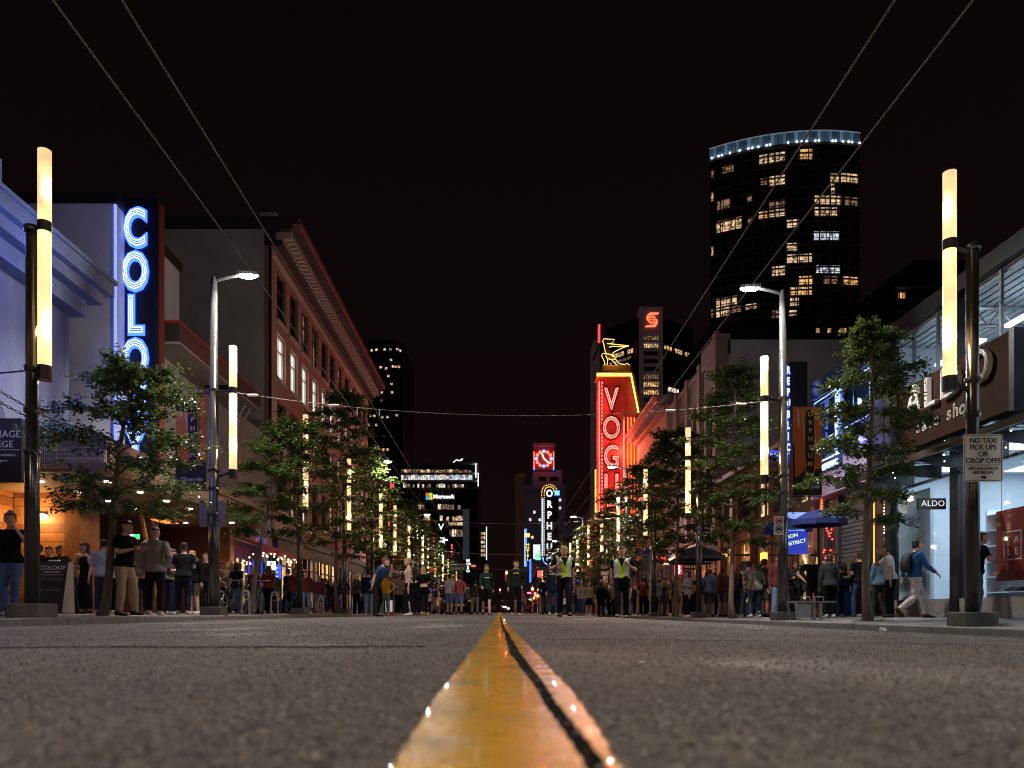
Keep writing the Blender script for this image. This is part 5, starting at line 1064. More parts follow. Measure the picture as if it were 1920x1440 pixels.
# ------------------------------------------------------------------ traffic and street signs
sig_w = mat('sign_reflective_white', (.88, .82, .76), .5, nz=(5, .1)); blk = mat('sign_black_print', (.01, .01, .01), .5)
def plate(t, x, y, z, w_, h_, m=None, r=.02):
    mb = MB(); pts = []
    for cx, cz, a0 in ((w_ / 2 - r, h_ / 2 - r, 0), (-w_ / 2 + r, h_ / 2 - r, 90), (-w_ / 2 + r, -h_ / 2 + r, 180), (w_ / 2 - r, -h_ / 2 + r, 270)):
        pts += [(x + cx + r * math.cos(R(a0 + 30 * i)), z + cz + r * math.sin(R(a0 + 30 * i))) for i in range(4)]
    return mb.rings([[(a, y, b) for a, b in pts], [(a, y + .006, b) for a, b in pts]]).build('plate', m or sig_w, t)
tx = thing('taxi_sign', 'white notice forbidding taxi pick-ups on the nearest right lamp post', 'sign', (6.94, 10.72, 2.0))
plate(tx, 6.94, 10.72, 2.33, .56, .68, None, .03)
mb = MB()
for a, b, c, d in ((6.672, 6.679, 2.01, 2.65), (7.201, 7.208, 2.01, 2.65), (6.679, 7.201, 2.003, 2.01), (6.679, 7.201, 2.65, 2.657), (6.7, 7.18, 2.222, 2.23)): mb.box(a, b, 10.716, 10.7195, c, d)
mb.build('border', blk, tx)
for s_, z, sz in (('NO TAXI', 2.575, .105), ('PICK UPS', 2.478, .105), ('OR', 2.381, .105), ('DROP OFFS', 2.284, .105), ('USE TAXI ZONE AT', 2.175, .056), ('600 NELSON', 2.118, .056)): text('lettering', s_, blk, tx, (6.94, 10.716, z), FRONT, sz, ext=.001, offset=.001, space=.9)
MB().rings([[(6.91, y, 2.035), (6.96, y, 2.035), (6.96, y, 2.02), (6.995, y, 2.05), (6.96, y, 2.08), (6.96, y, 2.065), (6.91, y, 2.065)] for y in (10.715, 10.719)]).build('arrow', blk, tx)
ns = thing('no_stopping_sign', 'small white sign with no-stopping ring and bus ring on the right tall post', 'sign', (6.72, 18.0, 2.0))
plate(ns, 6.74, 18.02, 2.2, .25, .46)
def ring_(t, x, y, z, r, m, nm): MB().tube([(x + r * math.cos(a), y, z + r * math.sin(a)) for a in [2 * math.pi * i / 20 for i in range(21)]], .011, 5).build(nm, m, t)
ring_(ns, 6.74, 18.01, 2.31, .075, mat('sign_red_print', (.4, .02, .02), .5), 'red_ring'); ring_(ns, 6.74, 18.01, 2.11, .075, blk, 'black_ring'); MB().box(6.695, 6.785, 18.012, 18.018, 2.085, 2.135).build('bus_symbol', blk, ns); MB().lathe(6.74, 0, [(.03, 0), (.03, .004)], 10)
MB().box(6.705, 6.775, 18.012, 18.018, 2.29, 2.33).build('ring_symbol', blk, ns)
for k, (x, lab) in enumerate(((-6.93, 'left of'), (-6.5, 'right of'))):
    t = thing('sign_back', 'grey back of a street sign on the %s the left tall lamp post' % ('left of' if k == 0 else 'right side of'), 'sign', (x, 17.45, 2.1)); plate(t, x, 17.44, 2.4, .17, .6, mat('sign_back_metal', (.3, .27, .26), .5, metal=.3, nz=(5, .2))); MB().box(x - .12 if k else x, x if k else x + .14, 17.45, 17.47, 2.5, 2.52).build('bracket', steel, t)
bst = thing('bus_stop_sign', 'bus stop pole with blue T plate over a grey timetable panel', 'sign', (6.45, 32, 0))
MB().tube([(6.45, 32, 0.01), (6.45, 32, 2.95)], .03, 8).build('pole', steel, bst); plate(bst, 6.27, 31.96, 2.75, .32, .3, mat('bus_blue', (.02, .07, .4), .4)); text('lettering', 'T', mat('white_print2', (.85, .85, .85), .5), bst, (6.2, 31.95, 2.76), FRONT, .2, ext=.002)
plate(bst, 6.27, 31.96, 2.15, .32, .86, mat('timetable_grey', (.3, .32, .36), .5, nz=(20, .25))); mb = MB()
for k in range(12): mb.box(6.15, 6.39 - (k * 37 % 5) * .02, 31.945, 31.952, 2.5 - k * .06, 2.515 - k * .06)
mb.build('print_lines', blk, bst)
pk_ = thing('parking_sign', 'pole with tan parking panel over a small no-parking plate on the right kerb', 'sign', (6.7, 47, 0))
MB().tube([(6.7, 47, 0), (6.7, 47, 3.1)], .03, 8).build('pole', steel, pk_); plate(pk_, 6.6, 46.95, 2.75, .5, .66, mat('tan_panel', (.5, .38, .3), .5, nz=(9, .4))); plate(pk_, 6.65, 46.95, 2.15, .28, .4); ring_(pk_, 6.65, 46.93, 2.2, .09, blk, 'ring')
gs = thing('mast_arm_sign', 'signal mast arm with green street name sign over the left lane far ahead', 'street sign', (-6.6, 80, 0))
MB().tube([(-6.6, 80, 0), (-6.6, 80, 5.6)], [.14, .09], 10).build('pole', steel, gs); MB().tube([(-6.6, 80, 5.1), (-3.2, 80, 5.25)], [.07, .04], 8).build('arm', mat('pale_arm', (.6, .6, .58), .4), gs)
plate(gs, -4.5, 79.9, 4.75, 1.9, .5, mat('street_green', (.02, .14, .07), .4)); text('lettering', 'Smithe St', wp, gs, (-4.5, 79.88, 4.75), FRONT, .34, ext=.002)
MB().ball((-3.2, 80, 5.25), .12, 8, 6).build('end_cap', mat('white_cap', (.8, .8, .8), .4, em=(1, 1, 1), es=.8), gs)
# traffic signals
yel_h = mat('signal_yellow', (.6, .3, .02), .45); sred = glow('signal_red', (1, .03, .02), 220); sgreen = glow('signal_green', (.1, 1, .5), 4); soff = mat('signal_off', (.03, .03, .03), .3)
def signal(label, X, Y, z, lit='red', post=None):
    t = thing('traffic_signal', label, 'traffic light', (X, Y, z), group='traffic signals')
    bevel(MB().box(X - .17, X + .17, Y, Y + .25, z - .55, z + .55).build('housing', yel_h, t), .03)
    for k, n in enumerate(('red', 'amber', 'green')):
        zc = z + .34 - k * .34; m = sred if (n == 'red' and lit == 'red') else sgreen if (n == 'green' and lit == 'green') else soff
        ln = MB().ball((X, Y - .02, zc), (.13, .05, .13), 12, 8).build('lens', m, t, True); MB().tube([(X + .14 * math.cos(a), Y - .08, zc + .14 * math.sin(a)) for a in [math.pi * i / 8 for i in range(9)]], .018, 5).build('visor', yel_h, ln)
    px = post if post is not None else X
    MB().tube([(px, Y + .3, 0), (px, Y + .3, z + .8)], [.1, .07], 10).build('pole', steel, t)
    MB().tube([(px, Y + .3, z + .7), (X, Y + .3, z + .45), (X, Y + .12, z + .4)], .04, 6).build('arm', steel, t)
    if lit == 'red': lamp('signal_glow', 'POINT', t, (X, Y - .3, z + .34), 25, (1, .04, .03), .1)
signal('tallest red traffic signal at the centre of the street', .72, 76, 3.75, 'red', 6.6)
signal('small red traffic signal low at the vanishing point', 0.05, 150, 4.2, 'red', 6.6)
signal('red traffic signal on a post to the right of the street centre', 3.6, 82, 2.3, 'red')
signal('red traffic signal low beside the right crowd', 4.6, 90, 1.7, 'red')
signal('green traffic signal under the street name sign', -5.0, 81, 3.6, 'green', -6.6)

# ------------------------------------------------------------------ bar front with awning, bulbs and signs on the left
ba = thing('bar_building', 'timber bar front with red awning between theatre canopy and brick block', 'building', (-11, 31, 0))
MB().box(-13, -10.9, 28.25, 34.3, 0, 3.45).build('back_wall', mat('bar_back', (.12, .04, .03), .5, nz=(3, .3)), ba); MB().box(-10.9, -10.2, 28.22, 28.7, 0, 3.4).build('pier', wood2, ba)
for k, (a, b, m) in enumerate(((28.9, 30.2, lit_d), (30.4, 31.8, lit_o), (31.9, 33.0, glow('bar_blue', (.03, .08, 1), 1.3)), (33.1, 34.2, glow('bar_blue2', (.05, .12, 1), .8)))): window(ba, -10.6, 1, a, b, .4, 2.4, frame_d, m, 1, .7)
awm = mat('awning_red', (.35, .02, .03), .7, nz=(4, .2))
MB().rings([[(-10.6, y, 3.2), (-9.1, y, 2.62), (-9.1, y, 2.4), (-9.13, y, 2.4), (-9.13, y, 2.6), (-10.6, y, 3.15)] for y in (28.8, 34.2)]).build('awning', awm, ba)
MB().box(-10.5, -10.42, 28.8, 34.2, 2.95, 3.5).build('fascia_board', mat('bar_fascia', (.2, .14, .11), .6), ba)
for k in range(5): MB().box(-10.415, -10.4, 31.8 + k * .35, 31.98 + k * .35, 3.05, 3.4).build('poster', glow('poster_%d' % (k % 2), ((.5, .05, .2), (.05, .1, .7))[k % 2], .6), ba)
bar = thing('bar_sign', 'white lit box sign reading BAR downwards under the red awning', 'sign', (-9.3, 30.4, 1.45)); MB().box(-9.48, -9.16, 30.4, 30.55, 1.5, 2.18).build('box', glow('bar_sign_white', (1, .95, .9), 1.5), bar)
for k, ch in enumerate('BAR'): text('letter', ch, blk, bar, (-9.32, 30.39, 2.06 - k * .22), FRONT, .2, ext=.004, offset=.004)
MB().tube([(-9.32, 30.47, 2.18), (-9.32, 30.47, 2.6)], .015, 5).build('hanger', darkmetal, bar)
for k in range(2): 
    t = thing('neon_bar_sign', '%s blue neon panel with bright strokes in the bar window' % ('nearer' if k == 0 else 'farther'), 'neon sign', (-10.0, 31.6 + k * .7, 1.5)); MB().box(-9.85, -9.5, 31.6 + k * .7, 31.7 + k * .7, 1.55, 2.15).build('panel', glow('neon_panel_blue', (.02, .08, 1), 1.6), t)
    for j in range(3): MB().tube([(-9.8 + (j % 2) * .08, 31.57 + k * .7, 1.65 + j * .18), (-9.58, 31.57 + k * .7, 1.65 + j * .18)], .02, 5).build('stroke', n_white, t)
fairy('fairy_lights', 'warm bulbs strung along the red awning edge of the bar', [(-9.05 - .1 * (k % 2), 28.6 + k * .24, 2.36 - .1 * math.sin(k * .9)) for k in range(24)], bulb_m, .035)
fairy('fairy_lights', 'tangle of coloured bulbs hanging beside the bar entrance', [(-9.6 + q.uniform(-.25, .25), 28.4 + q.uniform(-.3, .3), 1.5 + q.uniform(0, .9)) for k in range(18)], glow('bulb_orange', (1, .4, .15), 7), .03)
lamp('bar_glow', 'POINT', ba, (-9.6, 31, 2.2), 30, (1, .5, .25), .2); lamp('bar_glow', 'POINT', ba, (-9.9, 32.8, 1.9), 45, (.1, .2, 1), .2)

# ------------------------------------------------------------------ pavement furniture
ab = thing('sandwich_board', 'black chalkboard sandwich board with white lettering beside the left lamp post', 'sandwich board', (-9.15, 15.5, .03))
def lean(y0, y1, nm, m, z0=.05, z1=1.12, x0=-9.5, x1=-8.92, th=.03): return MB().rings([[(x0, y0, z0), (x1, y0, z0), (x1, y0 + th, z0), (x0, y0 + th, z0)], [(x0, y1, z1), (x1, y1, z1), (x1, y1 + th, z1), (x0, y1 + th, z1)]]).build(nm, m, ab)
chalk = mat('chalk', (.72, .66, .55), .8)
lean(15.15, 15.42, 'front_panel', mat('chalkboard', (.01, .01, .01), .5, nz=(8, .3)))
MB().rings([[(-8.9, 15.16, .05), (-8.8, 15.46, .05), (-8.82, 15.48, .05), (-8.92, 15.19, .05)], [(-8.905, 15.42, 1.1), (-8.86, 15.5, 1.1), (-8.87, 15.52, 1.1), (-8.915, 15.45, 1.1)]]).build('side_panel', mat('board_side', (.17, .125, .1), .7), ab)
lean(15.85, 15.47, 'rear_panel', MATS['chalkboard'])
MB().box(-9.32, -9.1, 15.42, 15.46, 1.12, 1.15).build('handle', chalk, ab)
for s_, z, sz in (('COLONY', .98, .13), ('ENTERTAINMENT', .89, .045), ("IT'S FOOD", .74, .1), ('NEW COCKTAILS', .52, .06)): text('lettering', s_, chalk if z > .85 else mat('chalk_dim', (.2, .17, .13), .9), ab, (-9.21, 15.147 + .27 * (z - .05) / 1.07 - .006, z), (R(90 - 14.2), 0, 0), sz, ext=.001)
MB().box(-9.46, -8.96, 15.34, 15.345, .83, .838).build('rule', chalk, ab)
def rack(label, X, Y):
    t = thing('bike_rack', label, 'bike rack', (X, Y, .01), group='bike racks')
    mb = MB(); mb.tube([(X - .11, Y, .01), (X - .1, Y, .55), (X - .07, Y, .66), (X, Y, .7), (X + .07, Y, .66), (X + .1, Y, .55), (X + .11, Y, .01)], .032, 8); mb.build('hoop', steel, t); MB().tube([(X + .09 * math.cos(a), Y - .01, .52 + .09 * math.sin(a)) for a in [2 * math.pi * i / 14 for i in range(15)]], .014, 5).build('ring', steel, t); bevel(MB().box(X - .16, X + .16, Y - .06, Y + .06, .0, .025).build('foot', steel, t), .005)
rack('bike rack hoop left of the leaning tree trunk', -7.25, 21.3); rack('bike rack hoop right of the leaning trunk by the dark bicycle', -6.85, 22.7); rack('bike rack hoop behind the third lamp post on the left', -7.0, 29.2); rack('bike rack hoop beside the woman in the short skirt', -6.75, 34.8)
def bicycle(label, X, Y, rz):
    t = thing('bicycle', label, 'bicycle', (X, Y, .02), rz, 'parked bicycles'); mk = lambda mb, n, m, p=t: mb.build(n, m, p, False, True)
    tyre = mat('tyre', (.015, .015, .015), .7); paint = mat('bike_paint', (.04, .07, .05), .3)
    for x in (-.52, .52):
        circ = lambda r, n=24: [(x + r * math.cos(a), 0, .34 + r * math.sin(a)) for a in [2 * math.pi * i / n for i in range(n + 1)]]
        wh = mk(MB().tube(circ(.33), .018, 6, False), 'wheel', tyre); mb = MB().tube(circ(.305), .01, 5, False)
        for i in range(12): a = 2 * math.pi * i / 12; mb.tube([(x, 0, .34), (x + .3 * math.cos(a), 0, .34 + .3 * math.sin(a))], .003, 3)
        mk(mb, 'rim', steel, wh)
    mk(MB().tube([(-.52, 0, .34), (-.08, 0, .3), (.36, 0, .78), (-.2, 0, .8), (-.08, 0, .3)], .018, 6).tube([(-.52, 0, .34), (-.2, 0, .78)], .012, 6).tube([(.34, 0, .9), (.4, 0, .7), (.52, 0, .34)], .017, 6), 'frame', paint)
    mk(MB().tube([(-.2, 0, .8), (-.23, 0, .95)], .013, 6).rings([[(-.38, -.07, .95), (-.08, -.02, .96), (-.08, .02, .96), (-.38, .07, .95)], [(-.38, -.06, .99), (-.08, -.015, .99), (-.08, .015, .99), (-.38, .06, .99)]]), 'saddle', tyre)
    mk(MB().tube([(.34, 0, .9), (.33, 0, 1.0)], .013, 6).tube([(.25, -.28, 1.02), (.36, -.2, 1.0), (.36, .2, 1.0), (.25, .28, 1.02)], .012, 6), 'handlebar', steel)
    mk(MB().tube([(-.08 + .09 * math.cos(a), .03, .3 + .09 * math.sin(a)) for a in [2 * math.pi * i / 14 for i in range(15)]], .008, 4), 'chainring', steel)
bicycle('bicycle leaning by the rack left of the tilted trunk', -7.75, 21.6, R(75)); bicycle('dark bicycle with chrome handlebar beside the second hoop', -7.3, 22.6, R(-62))
bn = thing('bench', 'backless steel bench with perforated side and arm loops behind the right kerb', 'bench', (7.2, 17.0, .02))
MB().box(6.62, 7.55, 16.75, 17.25, .42, .46).build('seat', mat('bench_seat', (.24, .23, .22), .4, metal=.5, nz=(8, .2)), bn)
mb = MB().rings([[(6.62, y, .42), (6.66, y, .42), (6.76, y, .02), (6.7, y, .02)] for y in (16.75, 16.8)]).rings([[(6.62, y, .42), (6.66, y, .42), (6.76, y, .02), (6.7, y, .02)] for y in (17.2, 17.25)]).rings([[(6.66, y, .1), (7.0, y, .06), (7.03, y, .4), (6.66, y, .4)] for y in (16.82, 16.84)]); mb.build('side_frame', steel, bn); MB().box(7.2, 7.26, 16.8, 16.86, .02, .42).build('leg', steel, bn); MB().box(7.2, 7.26, 17.15, 17.21, .02, .42).build('leg', steel, bn)
for x in (6.8, 7.1): MB().tube([(x, 16.85, .46), (x, 16.85, .55), (x + .2, 16.85, .55), (x + .2, 16.85, .46)], .012, 6).build('arm_loop', steel, bn)
def umbrella(label, X, Y, zt, r, m, grp):
    t = thing('patio_umbrella', label, 'umbrella', (X, Y, .03), group=grp)
    MB().tube([(X, Y, .03), (X, Y, zt)], .03, 8).build('pole', darkmetal, t); MB().lathe(X, Y, [(.28, .03), (.28, .1), (.05, .14)], 14).build('base', darkmetal, t)
    top = Vector((X, Y, zt)); mb = MB(); rim = [(X + r * math.cos(math.pi * k / 4 + .3), Y + r * math.sin(math.pi * k / 4 + .3), zt - .42 * r) for k in range(8)]
    for k in range(8):
        a, b = Vector(rim[k]), Vector(rim[(k + 1) % 8]); mid = (a + b) / 2 * .97 + Vector((X, Y, zt - .42 * r)) * .03; h1, h2 = top.lerp(a, .5) + Vector((0, 0, .06)), top.lerp(b, .5) + Vector((0, 0, .06))
        mb.add([top, h1, a, mid, b, h2], [(0, 1, 5), (1, 2, 3), (1, 3, 5), (5, 3, 4)]); mb.add([a, b, b - Vector((0, 0, .14)), mid - Vector((0, 0, .15)), a - Vector((0, 0, .14))], [(0, 1, 2, 3, 4)])
    o = mb.build('canopy', m, t); sd = o.modifiers.new('thick', 'SOLIDIFY'); sd.thickness = .008
    mb = MB()
    for p in rim: mb.tube([Vector((X, Y, zt - .03)), Vector(p) - Vector((0, 0, .02))], .008, 4)
    mb.build('ribs', steel, t)
ublue = mat('umbrella_blue', (.014, .03, .16), .7, nz=(5, .1)); unavy = mat('umbrella_navy', (.03, .04, .07), .7, nz=(5, .1))
umbrella('bright blue patio umbrella in front of the nightclub', 8.8, 20.6, 3.0, .72, ublue, 'patio umbrellas'); umbrella('darker blue patio umbrella beyond the bright blue one', 9.2, 24.0, 3.2, .8, ublue, 'patio umbrellas')
umbrella('navy umbrella by the bus stop side of the bistro patio', 8.1, 30.2, 2.85, 1.0, unavy, 'patio umbrellas'); umbrella('farther navy umbrella beyond the bistro patio', 8.6, 33.6, 2.9, 1.0, unavy, 'patio umbrellas')
fb = thing('recycling_bin', 'blue street recycling bin behind the bench', 'bin', (9.75, 21.4, .04)); bevel(MB().box(9.5, 10.0, 21.2, 21.7, .04, 1.02).build('body', mat('bin_blue', (.02, .1, .34), .4, nz=(4, .2)), fb), .03); bevel(MB().box(9.47, 10.03, 21.17, 21.73, 1.02, 1.1).build('lid', mat('bin_lid', (.02, .07, .25), .4), fb), .02); MB().box(9.6, 9.9, 21.16, 21.2, .8, .92).build('slot', blk, fb)
gb = thing('pedestal_sign', 'pale glowing notice board standing among the left crowd', 'sign', (-4.9, 33, 0)); MB().box(-5.05, -4.75, 33, 33.06, .12, .62).build('panel', mat('notice_lit', (.6, .6, .62), .5, em=(.8, .75, .8), es=.45), gb); MB().box(-5.08, -4.72, 32.95, 33.15, 0 - .06, .1).build('foot', mat('notice_foot', (.45, .1, .05), .6), gb)
# litter
pap = mat('paper_scrap', (.75, .73, .7), .8)
for k, (px, Y, lab, rz) in enumerate(((1655, 11.0 * .86, 'crumpled white paper scrap on the right lane', 0), (1757, 17.0, 'white paper cup lid near the shoe shop plinth', 1), (1775, 16.2, 'small white scrap by the steel column', 2), (1205, 1.75, 'tiny bright pebble on the near right road', 3), (1438, 6.1, 'small pale scrap on the right lane', 1.2), (146, 12.4, 'pale cigarette end at the left gutter', 2.2), (115, 12.2, 'second pale cigarette end at the left gutter', .4))):
    X = PXm(px, Y); z0 = road_z(X) if abs(X) < HW else .06; r_ = .035 if k in (0, 1) else .012 if k > 1 else .02
    if k == 3: r_ = .004
    mb = MB(); g = random.Random(k); mb.ball((X, Y, z0 + r_ * .6), (r_ * 1.4, r_, r_ * .7), 7, 5); mb.v = [(a + g.uniform(-.3, .3) * r_, b + g.uniform(-.3, .3) * r_, max(z0 + .001, c + g.uniform(-.3, .3) * r_)) for a, b, c in mb.v]
    tag(mb.build('paper_scrap', pap), lab, 'litter', 'litter')
lf = MB().add([(PXm(678, 22) - .05, 22, road_z(3.9) + .01), (PXm(678, 22), 21.96, road_z(3.9) + .03), (PXm(678, 22) + .05, 22, road_z(3.9) + .012), (PXm(678, 22), 22.05, road_z(3.9) + .05)], [(0, 1, 2, 3)]); tag(lf.build('red_leaf', mat('leaf_red', (.5, .04, .03), .6)), 'single red leaf lying on the road left of the yellow line', 'leaf')

# ------------------------------------------------------------------ cars
def car(label, X, Y, rz, paintc, lights='off'):
    t = thing('car', label, 'car', (X, Y, road_z(X)), rz, 'cars in the street')
    pm = mat('car_paint_%s' % str(paintc), paintc, .22, metal=.2, coat=.8); gl = glass_d; tyre = mat('tyre', (.015, .015, .015), .7)
    mk = lambda mb, n, m, p=t, sm=False: mb.build(n, m, p, sm, True)
    def sec(y, w_, z0, z1, w2): return [(-w_, y, z0), (w_, y, z0), (w_ * 1.02, y, (z0 + z1) * .55), (w2, y, z1), (-w2, y, z1), (-w_ * 1.02, y, (z0 + z1) * .55)]
    bd = mk(MB().rings([sec(-2.25, .74, .38, .66, .68), sec(-2.15, .85, .26, .78, .78), sec(-1.6, .92, .22, .92, .84), sec(-1.0, .93, .22, 1.0, .86), sec(0, .94, .22, 1.02, .87), sec(1.4, .93, .22, 1.03, .85), sec(2.0, .9, .26, 1.0, .82), sec(2.2, .8, .4, .9, .74)]), 'body', pm); bevel(bd, .04, 3)
    cb = mk(MB().rings([sec(-1.05, .82, 1.0, 1.02, .8), sec(-.35, .83, 1.0, 1.52, .62), sec(.3, .83, 1.0, 1.6, .64), sec(1.3, .82, 1.0, 1.56, .62), sec(1.95, .8, .99, 1.05, .76)]), 'cabin', gl); bevel(cb, .03)
    mk(MB().rings([[(-.6, y, z), (.6, y, z), (.6, y, z + .05), (-.6, y, z + .05)] for y, z in ((-.3, 1.5), (.3, 1.58), (1.25, 1.54))]), 'roof', pm)
    for sx in (-1, 1):
        mk(MB().tube([(sx * .86, -1.0, 1.02), (sx * .66, -.32, 1.53)], .035, 6), 'pillar', pm); mk(MB().tube([(sx * .87, .45, 1.02), (sx * .68, .45, 1.57)], .03, 6), 'pillar', pm); mk(MB().tube([(sx * .84, 1.9, 1.02), (sx * .66, 1.3, 1.54)], .04, 6), 'pillar', pm)
        mk(MB().ball((sx * .62, -2.16, .7), (.2, .08, .08), 10, 6), 'headlight', glow('headlight_on', (.85, .92, 1), 130) if lights == 'on' else mat('headlight_off', (.5, .5, .5), .1))
        mk(MB().ball((sx * .7, 2.12, .82), (.13, .07, .09), 10, 6), 'tail_light', glow('tail_light', (1, .04, .03), 9 if lights == 'brake' else 1.2))
        mk(MB().ball((sx * 1.0, -.75, 1.06), (.09, .06, .07), 8, 6), 'mirror', pm)
        for y in (-1.4, 1.4):
            wh = mk(MB().rings([[(sx * xo, y + .33 * math.cos(a) * r, .33 + .33 * math.sin(a) * r) for a in [2 * math.pi * i / 20 for i in range(20)]] for xo, r in ((.72, .95), (.74, 1), (.92, 1), (.94, .94))]), 'wheel', tyre)
            mk(MB().rings([[(sx * xo, y + .22 * math.cos(a), .33 + .22 * math.sin(a)) for a in [2 * math.pi * i / 16 for i in range(16)]] for xo in (.935, .95)]), 'rim', steel, wh)
    mk(MB().box(-.5, .5, -2.26, -2.2, .42, .6), 'grille', blk); mk(MB().box(-.26, .26, -2.29, -2.26, .44, .56), 'plate', mat('licence_plate', (.6, .6, .6), .5)); mk(MB().box(-.26, .26, 2.2, 2.23, .6, .72), 'plate', MATS['licence_plate'])
    if lights == 'on': lamp('headlight_beam', 'POINT', None, (X, Y - 2.6, .6), 35, (.85, .92, 1), .1)
car('dark car behind the people standing on the left lane', -2.75, 43, R(14), (.012, .012, .014)); car('car with a bright white headlight at the street end', 1.1, 92, R(4), (.05, .01, .01), 'on'); car('red-lit car with brake lights on beyond the crowd', 2.6, 84, R(176), (.12, .01, .01), 'brake'); car('second car with brake lights far down the left lane', -1.6, 105, R(180), (.1, .01, .01), 'brake')

for nm in ('bench', 'patio_umbrella', 'patio_umbrella.001', 'patio_umbrella.002', 'patio_umbrella.003', 'recycling_bin', 'bike_rack', 'bike_rack.001', 'bike_rack.002', 'bike_rack.003', 'bicycle', 'bicycle.001', 'sandwich_board'):
    o = bpy.data.objects[nm]; o.location.z += ground_z(o.location.x) - .015
# ------------------------------------------------------------------ people
ARMS = {'down': ((.05, .03, -.29), (.06, -.03, -.55)), 'front': ((.05, .0, -.28), (-.06, -.24, -.2)), 'pocket': ((.11, .07, -.27), (.0, -.03, -.49)), 'hip': ((.21, .09, -.21), (.01, -.02, -.43)),
        'ear': ((.12, -.14, -.23), (-.07, -.11, .05)), 'fold': ((.08, -.02, -.28), (-.17, -.21, -.2)), 'fwd': ((.05, -.13, -.26), (.02, -.34, -.4)), 'back': ((.06, .15, -.25), (.07, .17, -.51)),
        'face': ((.02, -.24, -.15), (-.12, -.23, .1)), 'fist': ((.15, .03, -.26), (-.02, -.2, -.13)), 'reach': ((.07, -.14, -.25), (.02, -.37, -.22))}
LEGS = {'st': ((.01, -.02, -.42), (.015, .02, -.82)), 'wide': ((.06, -.02, -.42), (.1, .02, -.81)), 'fwd': ((.0, -.19, -.39), (.0, -.27, -.8)), 'bk': ((.0, .04, -.43), (.0, .36, -.70)), 'bent': ((.03, -.12, -.40), (.02, .04, -.78)), 'out': ((.05, -.1, -.41), (.06, -.1, -.81))}
POSES = {'stand': ('down', 'down', 'st', 'st', 0, 0), 'text': ('front', 'front', 'st', 'out', 4, 0), 'pocket': ('pocket', 'down', 'st', 'out', 0, 10), 'walk': ('fwd', 'back', 'bk', 'fwd', 3, 0), 'walk2': ('back', 'fwd', 'fwd', 'bk', 3, -12),
         'phone': ('down', 'ear', 'st', 'fwd', 2, 8), 'leanface': ('down', 'face', 'out', 'bent', 26, 0), 'hip': ('hip', 'down', 'st', 'wide', 2, 12), 'cop': ('fist', 'back', 'st', 'fwd', 2, 0), 'cop2': ('back', 'fist', 'fwd', 'st', 0, -8),
         'fold': ('fold', 'fold', 'st', 'st', 0, 0), 'turn': ('down', 'pocket', 'out', 'st', 3, 38), 'reach': ('reach', 'fist', 'st', 'bent', 8, 0), 'facehand': ('face', 'down', 'st', 'st', 6, 0), 'stoop': ('front', 'front', 'bent', 'st', 18, 0)}
def vadd(a, b): return Vector((a[0] + b[0], a[1] + b[1], a[2] + b[2]))
def skel(pose, fem):
    A, B, la, lb, lean, yaw = POSES[pose]; J = {'yaw': R(yaw)}
    L = Matrix.Rotation(R(lean), 3, 'X'); pv = Vector((0, 0, .93)); J['L'] = L; J['pv'] = pv
    up = lambda v: pv + L @ (Vector(v) - pv); J['up'] = up
    sw = .165 if fem else .19
    for nm, s, a in (('a', -1, A), ('b', 1, B)):
        e, w_ = ARMS[a]; sh = Vector((s * sw, 0, 1.42)); J['s' + nm] = up(sh); J['e' + nm] = up(sh + Vector((s * e[0], e[1], e[2]))); J['w' + nm] = up(sh + Vector((s * w_[0], w_[1], w_[2])))
    for nm, s, l in (('a', -1, la), ('b', 1, lb)):
        k, an = LEGS[l]; hp = Vector((s * .09, 0, .9)); J['h' + nm] = hp; J['k' + nm] = hp + Vector((s * k[0], k[1], k[2])); J['n' + nm] = hp + Vector((s * an[0], an[1], an[2])); J['heel' + nm] = (l == 'bk')
    J['head'] = up((0, -.025, 1.625)); mz = min(J['na'].z if not J['heela'] else 9, J['nb'].z if not J['heelb'] else 9); J['dz'] = .085 - mz
    return J
TORSO = [(.82, .1, .085, 0), (.88, .155, .115, .01), (.95, .165, .118, .01), (1.08, .142, .1, -.0), (1.2, .155, .108, -.0), (1.32, .172, .115, 0), (1.4, .178, .1, .005), (1.455, .14, .078, .01), (1.49, .07, .064, .01), (1.54, .056, .06, .0), (1.58, .055, .062, -.005)]
TORSO_F = [(.82, .1, .09, 0), (.88, .165, .122, .01), (.95, .17, .125, .012), (1.08, .122, .092, 0), (1.18, .13, .098, -.005), (1.28, .15, .122, -.018), (1.36, .153, .108, -.006), (1.44, .118, .073, .01), (1.48, .06, .056, .01), (1.54, .048, .052, .0), (1.58, .048, .054, -.005)]
def ell(c, w_, d, J, n=16): return [J['up']((c[0] + w_ * math.cos(2 * math.pi * k / n), c[1] + d * math.sin(2 * math.pi * k / n), c[2])) for k in range(n)]
def torso(mb, J, fem, z0, z1, off=0., flare=0.):
    T = TORSO_F if fem else TORSO; zs = [t for t in T if z0 <= t[0] <= z1]
    def at(z):
        for a, b in zip(T, T[1:]):
            if a[0] <= z <= b[0]: u = (z - a[0]) / (b[0] - a[0]); return tuple(a[i] + (b[i] - a[i]) * u for i in range(4))
    zs = [at(z0)] * (z0 > zs[0][0] - 1e-9 and False or zs[0][0] > z0) + zs + ([at(z1)] if zs[-1][0] < z1 else [])
    rs = []
    for z, w_, d, yo in zs:
        k = off + flare * max(0, (1.15 - z)) ; rs.append(ell((0, yo, z), w_ + k, d + k, J))
    mb.rings(rs)
HEAD = [(-.118, .028, .03, -.05), (-.1, .045, .05, -.035), (-.07, .06, .072, -.018), (-.04, .068, .085, -.006), (-.005, .073, .094, 0), (.03, .075, .098, .003), (.06, .074, .097, .006), (.09, .064, .084, .008), (.112, .044, .058, .01), (.124, .015, .02, .012)]
